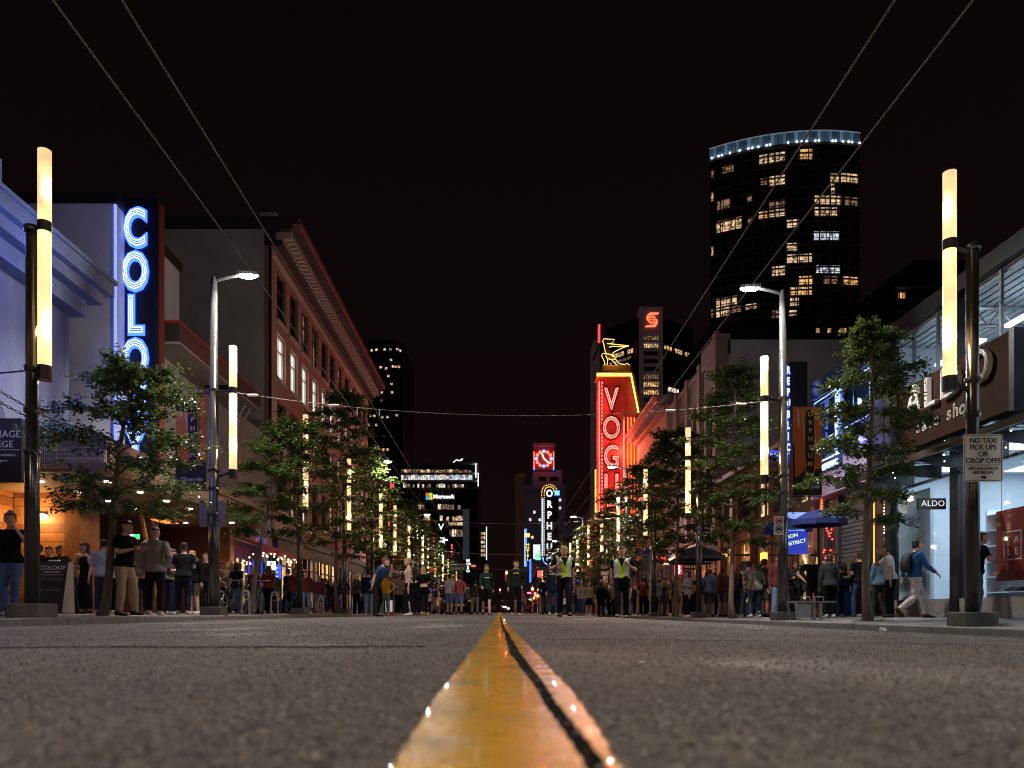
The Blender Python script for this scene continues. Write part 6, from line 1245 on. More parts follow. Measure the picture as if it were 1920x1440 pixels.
def hpt(J, x, y, z):
    v = Matrix.Rotation(J['yaw'], 3, 'Z') @ Vector((x, y, z)); return J['head'] + v
def head_rings(J, lo, hi, off=0., back=0.):
    return [[hpt(J, (w_ + off) * math.cos(2 * math.pi * k / 16), yo + (d + off) * math.sin(2 * math.pi * k / 16) + back, z + (off * .6 if z > .1 else 0)) for k in range(16)] for z, w_, d, yo in HEAD if lo <= z <= hi]
def limb(mb, pts, rad, n=10):
    P_ = []; Q = []
    for i in range(len(pts) - 1):
        a, b = Vector(pts[i]), Vector(pts[i + 1])
        for u in (0, .25, .5, .75): P_.append(a.lerp(b, u)); Q.append(rad[i] + (rad[i + 1] - rad[i]) * u + (.006 if u in (.25, .5) else 0))
    P_.append(Vector(pts[-1])); Q.append(rad[-1]); mb.tube(P_, Q, n)
def remesh(mb, vox, wr=0., seed=0, it=3):
    me = mb.mesh('tmp', []); o = bpy.data.objects.new('tmp', me); TMP.collection.objects.link(o)
    r_ = o.modifiers.new('r', 'REMESH'); r_.mode = 'VOXEL'; r_.voxel_size = vox; r_.use_smooth_shade = True
    s_ = o.modifiers.new('s', 'SMOOTH'); s_.iterations = it; s_.factor = .5
    TMP.view_layers[0].update(); dg = TMP.view_layers[0].depsgraph; out = bpy.data.meshes.new_from_object(o.evaluated_get(dg))
    bpy.data.objects.remove(o); bpy.data.meshes.remove(me)
    if wr:
        n = len(out.vertices); co = np.empty(n * 3); out.vertices.foreach_get('co', co); co = co.reshape(-1, 3); nm = np.empty(n * 3); out.vertices.foreach_get('normal', nm); nm = nm.reshape(-1, 3)
        x, y, z = co.T; f = np.sin(z * 46 + np.sin(x * 17 + seed) * 2.2 + y * 21) * .5 + np.sin(z * 23 - x * 31 + seed * 2) * .35 + np.sin(x * 60 + z * 11 + y * 37) * .2
        co += nm * (f * wr)[:, None]; out.vertices.foreach_set('co', co.ravel()); out.update()
    out.polygons.foreach_set('use_smooth', [True] * len(out.polygons)); return out
PM = {}
def pmesh(kind, pose, fem):
    key = (kind, pose, fem)
    if key in PM: return PM[key]
    J = skel(pose, fem); mb = MB(); sd = abs(hash((kind, pose))) % 7; g = .86 if fem else 1.0
    if kind == 'body':
        torso(mb, J, fem, .82, 1.58); mb.rings(head_rings(J, -1, 1))
        mb.rings([[hpt(J, sx, -.088 - .02 * (zz_ < -.01), zz_) for sx, zz_ in ((-.009, .03), (.009, .03), (.015, -.022), (-.015, -.022))], [hpt(J, sx, -.122 + (.02 if zz_ > 0 else 0), zz_) for sx, zz_ in ((-.005, .028), (.005, .028), (.007, -.02), (-.007, -.02))]])
        for s in (-1, 1): mb.ball(hpt(J, s * .077, .012, -.005), (.014, .022, .034), 8, 6)
        for n in 'ab':
            limb(mb, [J['s' + n], J['e' + n], J['w' + n]], [.054 * g, .042 * g, .029 * g]); limb(mb, [J['h' + n], J['k' + n], J['n' + n]], [.085, .058, .042])
            d = (J['w' + n] - J['e' + n]).normalized(); mb.tube([J['w' + n] - d * .02, J['w' + n] + d * .04, J['w' + n] + d * .085], [.028 * g, .038 * g, .034 * g], 8, True, .55)
            fd = Vector((0, -1, 0)); mb.tube([J['n' + n] + Vector((0, .03, -.04)), J['n' + n] + Vector((0, -.05, -.045)), J['n' + n] + Vector((0, -.14, -.062))], [.04, .04, .028], 8)
        me = remesh(mb, .013)
        fb_ = MB()
        for n, s in (('a', -1), ('b', 1)):           # four fingers of different lengths, curled, and a thumb off the side of the palm
            w_ = J['w' + n]; d = (w_ - J['e' + n]).normalized(); side = d.cross(Vector((0, 1, 0)) if abs(d.y) < .8 else Vector((1, 0, 0))).normalized(); nn = side.cross(d).normalized()
            for k, ln in enumerate((.066, .076, .072, .056)):
                b0 = w_ + d * .075 + side * (.026 - .0175 * k) * g; fb_.tube([b0, b0 + d * ln * .45 + nn * .006, b0 + d * ln * .75 + nn * .022, b0 + d * ln * .92 + nn * .04], [.0088, .0082, .0075, .006], 6)
            b0 = w_ + d * .03 + side * .03 * g; fb_.tube([b0, b0 + side * .02 + d * .03 + nn * .01, b0 + side * .022 + d * .06 + nn * .02], [.011, .01, .007], 6)
        vs = [v.co[:] for v in me.vertices]; fs = [tuple(p.vertices) for p in me.polygons]; m2 = bpy.data.meshes.new('body'); o_ = len(vs)
        m2.from_pydata(vs + fb_.v, [], fs + [tuple(i + o_ for i in f) for f in fb_.f]); m2.polygons.foreach_set('use_smooth', [True] * len(m2.polygons)); m2.update(); me = m2
    elif kind == 'face':
        for s in (-1, 1): mb.ball(hpt(J, s * .031, -.091, .012), (.012, .006, .006), 8, 5); mb.tube([hpt(J, s * .015, -.097, .033), hpt(J, s * .034, -.094, .037), hpt(J, s * .05, -.083, .031)], .0045, 5)
        mb.tube([hpt(J, -.022, -.088, -.052), hpt(J, 0, -.096, -.05), hpt(J, .022, -.088, -.052)], .005, 5)
        me = mb.mesh('face', [], smooth=True)
    elif kind in ('tee', 'long', 'tank', 'crop', 'hood', 'jacket', 'vest'):
        off = {'tee': .02, 'long': .02, 'tank': .012, 'crop': .012, 'hood': .024, 'jacket': .026, 'vest': .034}[kind]; z0 = {'crop': 1.12, 'tank': .98, 'hood': .86, 'jacket': .86}.get(kind, .9)
        torso(mb, J, fem, z0, 1.47 if kind not in ('tank',) else 1.42, off, .12 if kind in ('tee', 'hood', 'jacket') else .04)
        if kind == 'hood': mb.tube([J['up']((x, .075 - abs(x) * .35, 1.475 - abs(x) * .3)) for x in (-.14, -.09, -.04, 0, .04, .09, .14)], [.03, .045, .055, .06, .055, .045, .03], 8)
        if kind == 'jacket': mb.tube([J['up']((x, .05 - abs(x) * .9, 1.5 - abs(x) * .35)) for x in (-.09, -.05, 0, .05, .09)], [.024, .028, .03, .028, .024], 8)
        for n in 'ab':
            s_, e, w_ = J['s' + n], J['e' + n], J['w' + n]
            if kind in ('tee', 'crop') : limb(mb, [s_.lerp(Vector((0, 0, s_.z)), .15), s_, s_.lerp(e, .72)], [.06 * g, .071 * g, .066 * g])
            elif kind in ('long', 'hood', 'jacket'): k = .01 if kind == 'long' else .014; limb(mb, [s_.lerp(Vector((0, 0, s_.z)), .15), s_, e, w_.lerp(e, .04)], [.06 * g, .058 * g + k, .046 * g + k, .032 * g + k])
            elif kind == 'vest': limb(mb, [s_.lerp(Vector((0, 0, s_.z)), .2), s_.lerp(e, .08)], [.075, .08])
        me = remesh(mb, .016, .0045 if kind not in ('tank', 'vest') else .002, sd)
    elif kind in ('trousers', 'shorts', 'leggings', 'skirt', 'longskirt', 'miniskirt'):
        off = {'leggings': .008}.get(kind, .017)
        torso(mb, J, fem, .82, 1.0, off)
        if kind in ('skirt', 'longskirt', 'miniskirt'):
            zl = {'skirt': .55, 'miniskirt': .6, 'longskirt': .12}[kind]; c0 = (J['ka'] + J['kb']) / 2; c1 = (J['na'] + J['nb']) / 2
            rs = [[Vector((.178 * math.cos(a), .01 + .132 * math.sin(a), .9)) for a in [2 * math.pi * k / 16 for k in range(16)]]]
            for u in (.35, .7, 1): z = .9 + (zl - .9) * u; cy_ = c0.y * min(1, (.9 - z) / .42); w_ = .185 + (.05 * u if kind != 'miniskirt' else -.005); rs.append([Vector((w_ * math.cos(a), cy_ + (w_ * .78 + abs(J['ka'].y - J['kb'].y) * .3) * math.sin(a), z)) for a in [2 * math.pi * k / 16 for k in range(16)]])
            mb.rings(rs)
        else:
            for n in 'ab':
                h, k, an = J['h' + n], J['k' + n], J['n' + n]
                if kind == 'shorts': limb(mb, [h, h.lerp(k, .92)], [.104, .092])
                else: f = 0 if kind == 'leggings' else .014; limb(mb, [h, k, an + Vector((0, 0, .0))], [.09 + f, .062 + f, .046 + f * 1.5])
        me = remesh(mb, .016, .005 if kind in ('trousers', 'shorts') else .003, sd)
    elif kind in ('shoe_a', 'shoe_b'):
        an = J['n' + kind[-1]]; heel = J['heel' + kind[-1]]; M = Matrix.Rotation(R(38 if heel else 0), 3, 'X')
        T = lambda x, y, z: an + M @ Vector((x, y, z)) if heel else an + Vector((x, y, z))
        prof = [(.075, .036, -.085, .0), (.05, .042, -.085, .02), (-.02, .042, -.085, .0), (-.09, .046, -.085, -.03), (-.15, .04, -.085, -.045), (-.19, .018, -.083, -.06)]
        mb.rings([[T(w_ * math.cos(a), y, (zb + zt) / 2 + (zt - zb) / 2 * (max(-.9, min(1, 1.4 * math.sin(a))))) for a in [2 * math.pi * k / 12 for k in range(12)]] for y, w_, zb, zt in prof]); me = mb.mesh('shoe', [], smooth=True)
    else:                                            # hair and hats
        cap = lambda lo, off, back: mb.rings(head_rings(J, lo, 1, off, back))
        if kind == 'hair_short': cap(.05, .017, .008); mb.rings([[hpt(J, .087 * math.cos(a), .014 + .112 * max(-.1, math.sin(a)), z) for a in [2 * math.pi * k / 16 for k in range(16)]] for z in (-.05, .0, .05, .09)])
        if kind in ('hair_long', 'hair_pony', 'hair_bun'): cap(.04, .022, .01); mb.rings([[hpt(J, .095 * math.cos(a), .02 + .112 * max(-.1, math.sin(a)), z) for a in [2 * math.pi * k / 16 for k in range(16)]] for z in (-.08 if kind == 'hair_long' else -.03, .0, .05, .09)])
        if kind == 'hair_long': mb.rings([[hpt(J, w_ * math.cos(a), y + d * math.sin(a), z) for a in [2 * math.pi * k / 12 for k in range(12)]] for z, w_, d, y in ((.03, .088, .05, .06), (-.08, .098, .05, .065), (-.2, .115, .045, .085), (-.32, .11, .04, .1), (-.4, .07, .02, .1))])
        if kind == 'hair_pony': limb(mb, [hpt(J, 0, .1, .06), hpt(J, 0, .16, .02), hpt(J, 0, .16, -.1), hpt(J, 0, .13, -.22)], [.03, .042, .036, .012])
        if kind == 'hair_bun': mb.ball(hpt(J, 0, .05, .13), .05, 10, 7)
        if kind == 'cap': cap(.05, .012, .004); mb.rings([[hpt(J, x, y, .058 + t) for x, y in ((-.07, -.07), (-.06, -.15), (-.02, -.175), (.02, -.175), (.06, -.15), (.07, -.07))] for t in (0, .01)])
        me = remesh(mb, .011, .002, 3) if kind != 'cap' else remesh(mb, .009, 0, 0, 2)
    PM[key] = me; return me
SKIN = [mat('skin_light', (.52, .3, .21), .5), mat('skin_tan', (.4, .21, .13), .5), mat('skin_brown', (.22, .11, .065), .5)]
def cloth(c):
    return mat('cloth_%.3f_%.3f_%.3f' % c, c, .9, spec=.12, nz=(7, .22), bump=(120, .25, .004))
HAIRC = {'dark': (.012, .009, .008), 'brown': (.06, .03, .015), 'blond': (.42, .26, .1), 'auburn': (.16, .06, .025), 'grey': (.2, .19, .18)}
NAV, BLK, JEAN, LJEAN, KHA, GRY, WHT = (.012, .016, .035), (.006, .006, .0065), (.035, .06, .12), (.16, .24, .34), (.34, .25, .17), (.3, .265, .25), (.62, .6, .58)
facem = mat('facial_features', (.05, .025, .02), .5)
def person(label, px, Y, rz, pose='stand', fem=False, top=('tee', BLK), bot=('trousers', JEAN), hair=('hair_short', 'dark'), shoes=(.03, .03, .03), skin=0, hgt=1.75, grp='pedestrians', X=None, topm=None):
    X = PXm(px, Y) if X is None else X; J = skel(pose, fem); k = hgt / 1.75
    t = thing('person', label, 'person', (X, Y, ground_z(X) + .004), R(rz), grp)
    def add(name, kind, m):
        o = bpy.data.objects.new(name, pmesh(kind, pose, fem)); col.objects.link(o); o.parent = t; o.scale = (k, k, k); o.location = (0, 0, J['dz'] * k)
        if len(o.data.materials) == 0: o.data.materials.append(None)
        o.material_slots[0].link = 'OBJECT'; o.material_slots[0].material = m; return o
    bd = add('body', 'body', SKIN[skin]); add('face', 'face', facem)
    hc = HAIRC.get(hair[1], hair[1]) if hair else None
    if hair: add('hat' if hair[0] == 'cap' else 'hair', hair[0], mat('hair_%s' % (hair[1] if isinstance(hair[1], str) else str(hair[1])), hc, .55, nz=(14, .4)))
    if top: add('top', top[0], topm or cloth(top[1]))
    if bot: add('skirt' if 'skirt' in bot[0] else 'trousers', bot[0], cloth(bot[1]))
    for s in 'ab': add('shoe', 'shoe_' + s, cloth(shoes))
    t['k'] = k; return t, J, k
def extra(tp, name, mb, m, smooth=True):
    t, J, k = tp; o = mb.build(name, m, t, smooth, True); o.scale = (k, k, k); o.location = (0, 0, J['dz'] * k); return o
def backpack(tp, m):
    mb = MB(); u = tp[1]['up']; mb.rings([[u((w_ * math.cos(a), .13 + d + d * math.sin(a), z)) for a in [2 * math.pi * i / 12 for i in range(12)]] for z, w_, d in ((1.0, .1, .05), (1.04, .15, .09), (1.2, .155, .1), (1.36, .14, .08), (1.44, .08, .05))]); extra(tp, 'backpack', mb, m)
    mb = MB()
    for s in (-1, 1): mb.tube([u((s * .1, .12, 1.42)), u((s * .11, .02, 1.5)), u((s * .12, -.12, 1.38)), u((s * .12, -.1, 1.2)), u((s * .13, .08, 1.1))], .016, 6)
    extra(tp, 'strap', mb, m)
WS = (.6, .58, .55)
pp = person
# left pavement, nearest
w1 = pp('woman in black floral-yoke top and blue jeans on the phone at the left edge', 20, 12.2, 25, 'phone', True, ('tee', BLK), ('trousers', (.07, .11, .24)), ('hair_bun', 'auburn'), (.12, .2, .2), 0, 1.68)
mb = MB()
for k in range(9): a = -1 + k / 4; mb.ball(w1[1]['up']((.11 * a, -.12 + .05 * a * a, 1.36 - .02 * math.cos(a * 3))), (.02, .008, .016), 7, 5)
extra(w1, 'floral_trim', mb, mat('flower_print', (.45, .12, .06), .7, island=.8))
mb = MB(); d = (w1[1]['wb'] - w1[1]['eb']).normalized(); mb.tube([w1[1]['wb'] - d * .03, w1[1]['wb'] - d * .06], .034, 10); extra(w1, 'wristwatch', mb, mat('watch_silver', (.7, .7, .7), .25, metal=.8))
pp('man in black at the far left of the trio behind the sandwich board', 73, 19.2, -20, 'fold', top=('tee', BLK), bot=('trousers', BLK), skin=1)
pp('man in black in the middle of the trio behind the sandwich board', 93, 18.9, 10, 'text', top=('long', BLK), bot=('trousers', BLK), skin=1, hgt=1.68)
pp('man in black cap at the right of the trio behind the sandwich board', 112, 19.3, 0, 'pocket', top=('long', (.03, .028, .026)), bot=('trousers', BLK), hair=('cap', 'dark'), skin=2)
pp('person in pale yellow T-shirt leaning forward right of the sandwich board', 140, 18.3, 95, 'stoop', top=('tee', (.5, .36, .14)), bot=('trousers', (.05, .05, .06)), skin=0)
pp('woman in long black sleeveless outfit beside the pale yellow T-shirt', 160, 18.0, -35, 'stand', True, ('tank', BLK), ('longskirt', BLK), ('hair_long', 'dark'), skin=1, hgt=1.7)
pp('person in washed grey denim jacket and jeans seen from behind', 194, 17.5, 195, 'text', False, ('jacket', (.26, .28, .28)), ('trousers', (.03, .05, .1)), ('hair_short', 'dark'), WS, 0, 1.75)
pp('person in white shirt half hidden behind the denim jacket', 211, 18.6, 150, 'stand', top=('tee', WHT), bot=('trousers', BLK), shoes=(.5, .35, .25), hgt=1.7)
c9 = pp('man in black T-shirt, khaki trousers and black cap facing right', 233, 14.3, 78, 'text', top=('tee', BLK), bot=('trousers', KHA), hair=('cap', 'dark'), shoes=(.03, .025, .02), hgt=1.82)
pp('person in dark top and khaki trousers behind the man in the black cap', 250, 16.9, -60, 'fold', top=('tee', (.04, .03, .03)), bot=('trousers', (.3, .24, .18)), shoes=WS, hgt=1.7)
pp('person in rust-orange shirt glimpsed between khaki trousers and grey hoodie', 266, 18.2, 30, 'stand', top=('tee', (.35, .08, .03)), bot=('trousers', NAV), hgt=1.66)
pp('man in loose grey hoodie and black cap seen from behind', 291, 15.2, 186, 'pocket', top=('hood', (.3, .255, .24)), bot=('trousers', (.018, .018, .026)), hair=('cap', 'dark'), shoes=(.5, .42, .4), hgt=1.8)
pp('woman in olive top squeezed behind the grey hoodie', 318, 18.8, 120, 'text', True, ('tee', (.1, .1, .06)), ('trousers', NAV), ('hair_long', 'brown'), WS, 0, 1.65)
pp('man in plain black T-shirt and dark jeans with white shoes seen from behind', 344, 18.2, 190, 'text', top=('tee', (.016, .016, .018)), bot=('trousers', (.02, .025, .045)), shoes=(.6, .5, .46), hgt=1.76)
pp('person in black jacket and shorts raising a hand to the face by the tall post', 364, 20.3, -15, 'facehand', top=('jacket', BLK), bot=('shorts', (.06, .055, .05)), hair=('hair_short', 'blond'), shoes=WS, hgt=1.72)
gl_ = pp('man with glasses in buttoned black shirt against the left tall post', 386, 21.4, 5, 'stand', top=('long', BLK), bot=('trousers', BLK), hair=('hair_short', 'brown'), hgt=1.74)
mb = MB(); J = gl_[1]
for s in (-1, 1): mb.tube([hpt(J, s * .031 + .022 * math.cos(a), -.106, .012 + .016 * math.sin(a)) for a in [2 * math.pi * i / 10 for i in range(11)]], .003, 4); mb.tube([hpt(J, s * .053, -.104, .016), hpt(J, s * .078, .0, .012)], .003, 4)
extra(gl_, 'glasses', mb, blk)
# left, under the trees and by the bar
pp('dark figure by the bar lights left of the leaning trunk', 441, 27.0, 60, 'stand', top=('jacket', BLK), bot=('trousers', BLK), hgt=1.7); pp('dark figure under the red awning behind the bicycle', 478, 27.5, -40, 'fold', top=('long', (.05, .02, .02)), bot=('trousers', BLK), hgt=1.72); pp('figure in brown shirt beside the white box sign', 500, 28.2, 160, 'text', top=('tee', (.12, .05, .03)), bot=('trousers', BLK), hgt=1.72); pp('dark figure in front of the blue bar window', 540, 29.5, -110, 'pocket', top=('jacket', BLK), bot=('trousers', NAV), hgt=1.74)
pp('person in black jacket and blue jeans leaning by the third lamp post', 609, 37.5, 150, 'walk', top=('jacket', BLK), bot=('trousers', JEAN), shoes=(.4, .3, .3)); pp('red-haired woman in black beside the bike rack hoop', 628, 38.2, 170, 'stand', True, ('long', BLK), ('trousers', BLK), ('hair_long', 'auburn'), hgt=1.66)
pp('woman in black top and pale grey miniskirt under the trees', 645, 34.0, 15, 'fold', True, ('long', BLK), ('miniskirt', (.4, .37, .36)), ('hair_long', 'brown'), (.2, .1, .06), hgt=1.66); pp('man in charcoal jacket and white trainers facing right', 667, 30.0, 75, 'text', top=('jacket', (.05, .055, .055)), bot=('trousers', BLK), hair=('hair_short', 'blond'), shoes=(.7, .68, .66), hgt=1.75)
pp('person in navy jacket and torn pale jeans behind the bending man', 691, 28.0, 190, 'stand', top=('jacket', NAV), bot=('trousers', LJEAN), shoes=WS, hgt=1.72)
pp('man in blue T-shirt bending forward with a hand at his mouth', 704, 22.4, 78, 'leanface', top=('tee', (.03, .07, .16)), bot=('trousers', (.022, .012, .014)), hair=('hair_short', 'auburn'), shoes=(.02, .02, .02), hgt=1.84)
pp('person in mustard T-shirt and ripped pale jeans, hand on hip', 723, 29.6, 200, 'hip', top=('tee', (.5, .24, .025)), bot=('trousers', LJEAN), hair=('hair_short', 'brown'), shoes=(.65, .62, .6), hgt=1.66)
pp('man in tan T-shirt facing the camera behind the blonde woman', 748, 33.0, 10, 'text', top=('tee', (.2, .15, .1)), bot=('trousers', BLK), hair=('hair_short', 'dark'), shoes=WS, skin=1)
pp('blonde woman with ponytail in pale camisole and wide black trousers', 767, 21.9, -82, 'hip', True, ('tank', (.5, .38, .34)), ('longskirt', BLK), ('hair_pony', 'blond'), (.55, .55, .62), hgt=1.7)
pp('woman with long fair hair and black crop top seen from behind', 795, 25.2, 205, 'reach', True, ('crop', BLK), ('leggings', BLK), ('hair_long', 'blond'), (.45, .3, .18), hgt=1.66)
pp('dark-haired woman in black between the blonde and the fair-haired woman', 781, 27.4, 150, 'stand', True, ('long', BLK), ('trousers', BLK), ('hair_long', 'dark'), (.1, .08, .08), hgt=1.62)
pp('man in white T-shirt and blue shorts with his back half turned', 843, 33.2, 140, 'stand', top=('tee', (.48, .48, .54)), bot=('shorts', (.09, .15, .34)), skin=1, hgt=1.8); pp('man in pink shirt and pale blue shorts beside the white T-shirt', 861, 33.6, 175, 'pocket', top=('tee', (.55, .12, .14)), bot=('shorts', (.2, .3, .5)), hgt=1.76)
pp('person in grey jacket walking away right of the pink shirt', 877, 42, 180, 'walk', top=('jacket', (.06, .06, .07)), bot=('trousers', JEAN), hgt=1.7); pp('person in bulky olive coat left of the walking young woman', 891, 40, 190, 'hip', top=('jacket', (.05, .05, .03)), bot=('trousers', GRY), hgt=1.8)
# the middle of the street
gw = pp('young woman with bare legs and dark green sweatshirt walking towards the camera', 912, 24.0, 5, 'walk', True, ('long', (.015, .035, .025)), ('shorts', BLK), ('hair_long', 'auburn'), (.04, .03, .03), 0, 1.64)
mb = MB(); u = gw[1]['up']; mb.tube([u((-.085 + .17 * i / 20, -.158 + 14 * (-.085 + .17 * i / 20) ** 2 * .3, 1.3 + .018 * math.sin(i * 1.9) + .012 * i / 20)) for i in range(21)], .007, 5); extra(gw, 'script_print', mb, mat('print_white', (.8, .8, .78), .7))
gm = pp('man in black and green sweatshirt with a yellow chest print looking aside', 967, 24.2, 8, 'turn', False, ('long', (.014, .022, .018)), ('trousers', BLK), ('hair_short', 'dark'), (.5, .44, .36), 0, 1.78)
mb = MB(); u = gm[1]['up']; mb.rings([[u((x, -.148 + x * x * 2.5 - t, z)) for x, z in ((-.1, 1.3), (-.04, 1.318), (.04, 1.318), (.1, 1.3), (.1, 1.345), (.04, 1.365), (-.04, 1.365), (-.1, 1.345))] for t in (0, .006)]); extra(gm, 'chest_print', mb, mat('print_yellow', (.65, .4, .03), .7))
hv_y = mat('hi_vis_yellow', (.5, .62, .03), .6, bump=(90, .2)); hv_g = mat('reflective_grey', (.42, .43, .45), .35, metal=.3, nz=(9, .2))
def officer(label, px, Y, rz, pose, hair, hgt):
    tp = pp(label, px, Y, rz, pose, False, ('tee', (.006, .007, .009)), ('trousers', (.006, .007, .01)), hair, BLK, 1, hgt, 'police officers')
    t, J, k = tp; me = pmesh('vest', pose, False).copy(); me.materials.clear(); me.materials.append(hv_y); me.materials.append(hv_g); me.materials.append(cloth(BLK))
    vo = bpy.data.objects.new('vest', me); col.objects.link(vo); vo.parent = t; vo.scale = (k, k, k); vo.location = (0, 0, J['dz'] * k); iv = J['L'].inverted()
    for p in me.polygons:
        c = J['pv'] + iv @ (Vector(p.center) - J['pv']); v = abs(c.x); nk = max(0, (c.z - 1.24)) * .42
        p.material_index = 2 if (c.z < .98 or (c.y < 0 and v < nk)) else (0 if v < .085 + nk * .35 else 1)
    mb = MB(); u = J['up']; mb.rings([[u((.185 * math.cos(a), .01 + .142 * math.sin(a), z)) for a in [2 * math.pi * i / 18 for i in range(18)]] for z in (.945, .99)]); extra(tp, 'belt', mb, mat('duty_belt', (.01, .01, .01), .4))
    for a in (-.17, .17): extra(tp, 'holster', MB().box(a - .03, a + .03, -.08, .06, .82, .98), MATS['duty_belt'], False)
    return tp
officer('fair-haired officer in yellow reflective vest with a clenched hand, left of the pair', 1057, 19.5, 6, 'cop', ('hair_short', 'blond'), 1.84)
o2 = officer('dark-haired officer in yellow reflective vest striding, right of the pair', 1166, 18.8, -12, 'cop2', ('hair_short', 'dark'), 1.8)
mid_ = [('man in navy jacket with a blue bottle behind the fair-haired officer', 1038, 27.5, 175, 'pocket', False, ('jacket', NAV), ('trousers', (.03, .04, .08)), ('hair_short', 'dark')), ('dark figure with shoulder bag right of the street centre', 1022, 34, 180, 'walk', False, ('jacket', BLK), ('trousers', (.08, .07, .06)), ('hair_short', 'dark')),
    ('woman in grey cardigan with fair hair between the officers', 1090, 34.5, 0, 'walk', True, ('jacket', (.3, .26, .23)), ('trousers', JEAN), ('hair_long', 'blond')), ('woman in grey top and black skirt between the officers', 1104, 36.0, 20, 'stand', True, ('long', (.32, .28, .25)), ('skirt', BLK), ('hair_long', 'dark')),
    ('woman in black with dark hair left of the grey T-shirt man', 1127, 35.0, 185, 'stand', True, ('long', BLK), ('trousers', BLK), ('hair_long', 'dark')), ('man in grey T-shirt seen from behind beside the dark-haired officer', 1147, 38.0, 180, 'stand', False, ('tee', (.2, .21, .22)), ('trousers', BLK), ('hair_short', 'dark')),
    ('person in red top far behind the grey T-shirt man', 1140, 46, 0, 'stand', False, ('tee', (.4, .05, .04)), ('trousers', BLK), ('hair_short', 'dark')), ('person in pale shirt right of the dark-haired officer', 1192, 41, 150, 'text', False, ('tee', (.4, .36, .33)), ('trousers', GRY), ('hair_short', 'brown')),
    ('man in maroon shirt with backpack by the bus stop pole', 1206, 34.0, 170, 'stand', False, ('tee', (.1, .03, .03)), ('trousers', BLK), ('hair_short', 'dark')), ('man in pale blue shirt next to the maroon backpack', 1218, 35.5, 185, 'fold', False, ('tee', (.2, .26, .34)), ('trousers', BLK), ('hair_short', 'dark')),
    ('man in blue shirt hidden behind the third right lamp post', 1236, 36.0, 160, 'pocket', False, ('tee', (.12, .2, .34)), ('trousers', NAV), ('hair_short', 'dark')), ('person in dark red hoodie under the pizza sign', 1251, 38.5, 30, 'text', False, ('hood', (.12, .02, .02)), ('trousers', NAV), ('hair_short', 'dark')),
    ('woman in cream top and short skirt reading a phone on the right pavement', 1272, 33, -30, 'text', True, ('long', (.5, .4, .36)), ('miniskirt', (.12, .1, .06)), ('hair_long', 'dark')), ('dark long-haired woman in coat behind the third right lamp post', 1326, 27.2, 130, 'stand', True, ('jacket', (.03, .025, .025)), ('trousers', LJEAN), ('hair_long', 'dark')),
    ('person in pale jacket crossing behind the long-haired woman', 1342, 30, -100, 'walk', False, ('jacket', (.22, .18, .17)), ('trousers', BLK), ('hair_short', 'dark')), ('dark figure in reddish shadow left of the patterned shirt', 1377, 24.6, 90, 'stoop', False, ('hood', (.05, .02, .02)), ('trousers', BLK), ('hair_short', 'brown')),
    ('man in black with bleached jeans and white shoes right of the patterned shirt', 1430, 24.0, 200, 'walk2', False, ('tee', BLK), ('trousers', (.07, .1, .2)), ('hair_short', 'dark')), ('person in olive green jacket behind the right tall post', 1457, 22.6, 190, 'stand', False, ('jacket', (.07, .09, .03)), ('trousers', BLK), ('hair_short', 'brown')),
    ('woman in speckled black top beside the right tall post', 1492, 22.0, -20, 'text', True, ('long', (.02, .02, .02)), ('trousers', BLK), ('hair_long', 'dark')), ('man with pale headband in black T-shirt behind the bench', 1524, 21.2, -10, 'hip', False, ('tee', BLK), ('trousers', BLK), ('hair_short', 'dark')),
    ('person in pale grey scarf behind the black T-shirt man', 1541, 22.6, 60, 'fold', False, ('jacket', (.2, .22, .24)), ('trousers', BLK), ('hair_short', 'dark')), ('man in black cap and jacket right of the bench', 1567, 20.2, -25, 'text', False, ('jacket', (.02, .02, .022)), ('trousers', BLK), ('cap', 'dark')),
    ('man in black T-shirt and blue jeans seen from behind left of the right trunk', 1615, 19.6, 180, 'text', False, ('tee', BLK), ('trousers', (.03, .05, .12)), ('hair_short', 'dark')), ('bald man facing the camera beyond the black T-shirt by the trunk', 1621, 20.8, 10, 'stand', False, ('tee', BLK), ('trousers', BLK), None),
    ('woman with long black hair and denim jacket right of the trunk', 1651, 18.9, 170, 'pocket', True, ('jacket', (.09, .17, .24)), ('trousers', (.03, .035, .04)), ('hair_long', 'dark')), ('man in white T-shirt hiding his face with a hand', 1669, 18.3, -110, 'facehand', False, ('tee', (.5, .46, .45)), ('trousers', BLK), ('hair_short', 'dark'))]
made = {}
for lab, px, Y, rz, pose, fem, top, bot, hair in mid_:
    made[lab[:20]] = pp(lab, px, Y, rz, pose, fem, top, bot, hair, WS if (px % 3 == 0 or 'white shoes' in lab) else (.06, .05, .05), px % 3 % 2, (1.64 if fem else 1.75) + (px % 5 - 2) * .015)
backpack(made['man in maroon shirt '], cloth((.16, .03, .03)))
bw_ = pp('woman with orange bag, pale denim jacket and long black skirt reading a phone', 1291, 26.6, -75, 'text', True, ('jacket', (.32, .33, .34)), ('longskirt', BLK), ('hair_long', 'dark'), WS, 0, 1.66)
extra(bw_, 'shoulder_bag', MB().rings([[bw_[1]['up']((.17 + x, .16 + y, z)) for x, y in ((0, -.12), (.07, -.12), (.07, .12), (0, .12))] for z in (.95, 1.02, 1.16, 1.2)]), mat('bag_orange', (.5, .2, .03), .5), False)
extra(bw_, 'bag_strap', MB().tube([bw_[1]['up'](p) for p in ((.2, .16, 1.2), (.14, .06, 1.47), (.19, .1, 1.2))], .01, 5), MATS['bag_orange'])
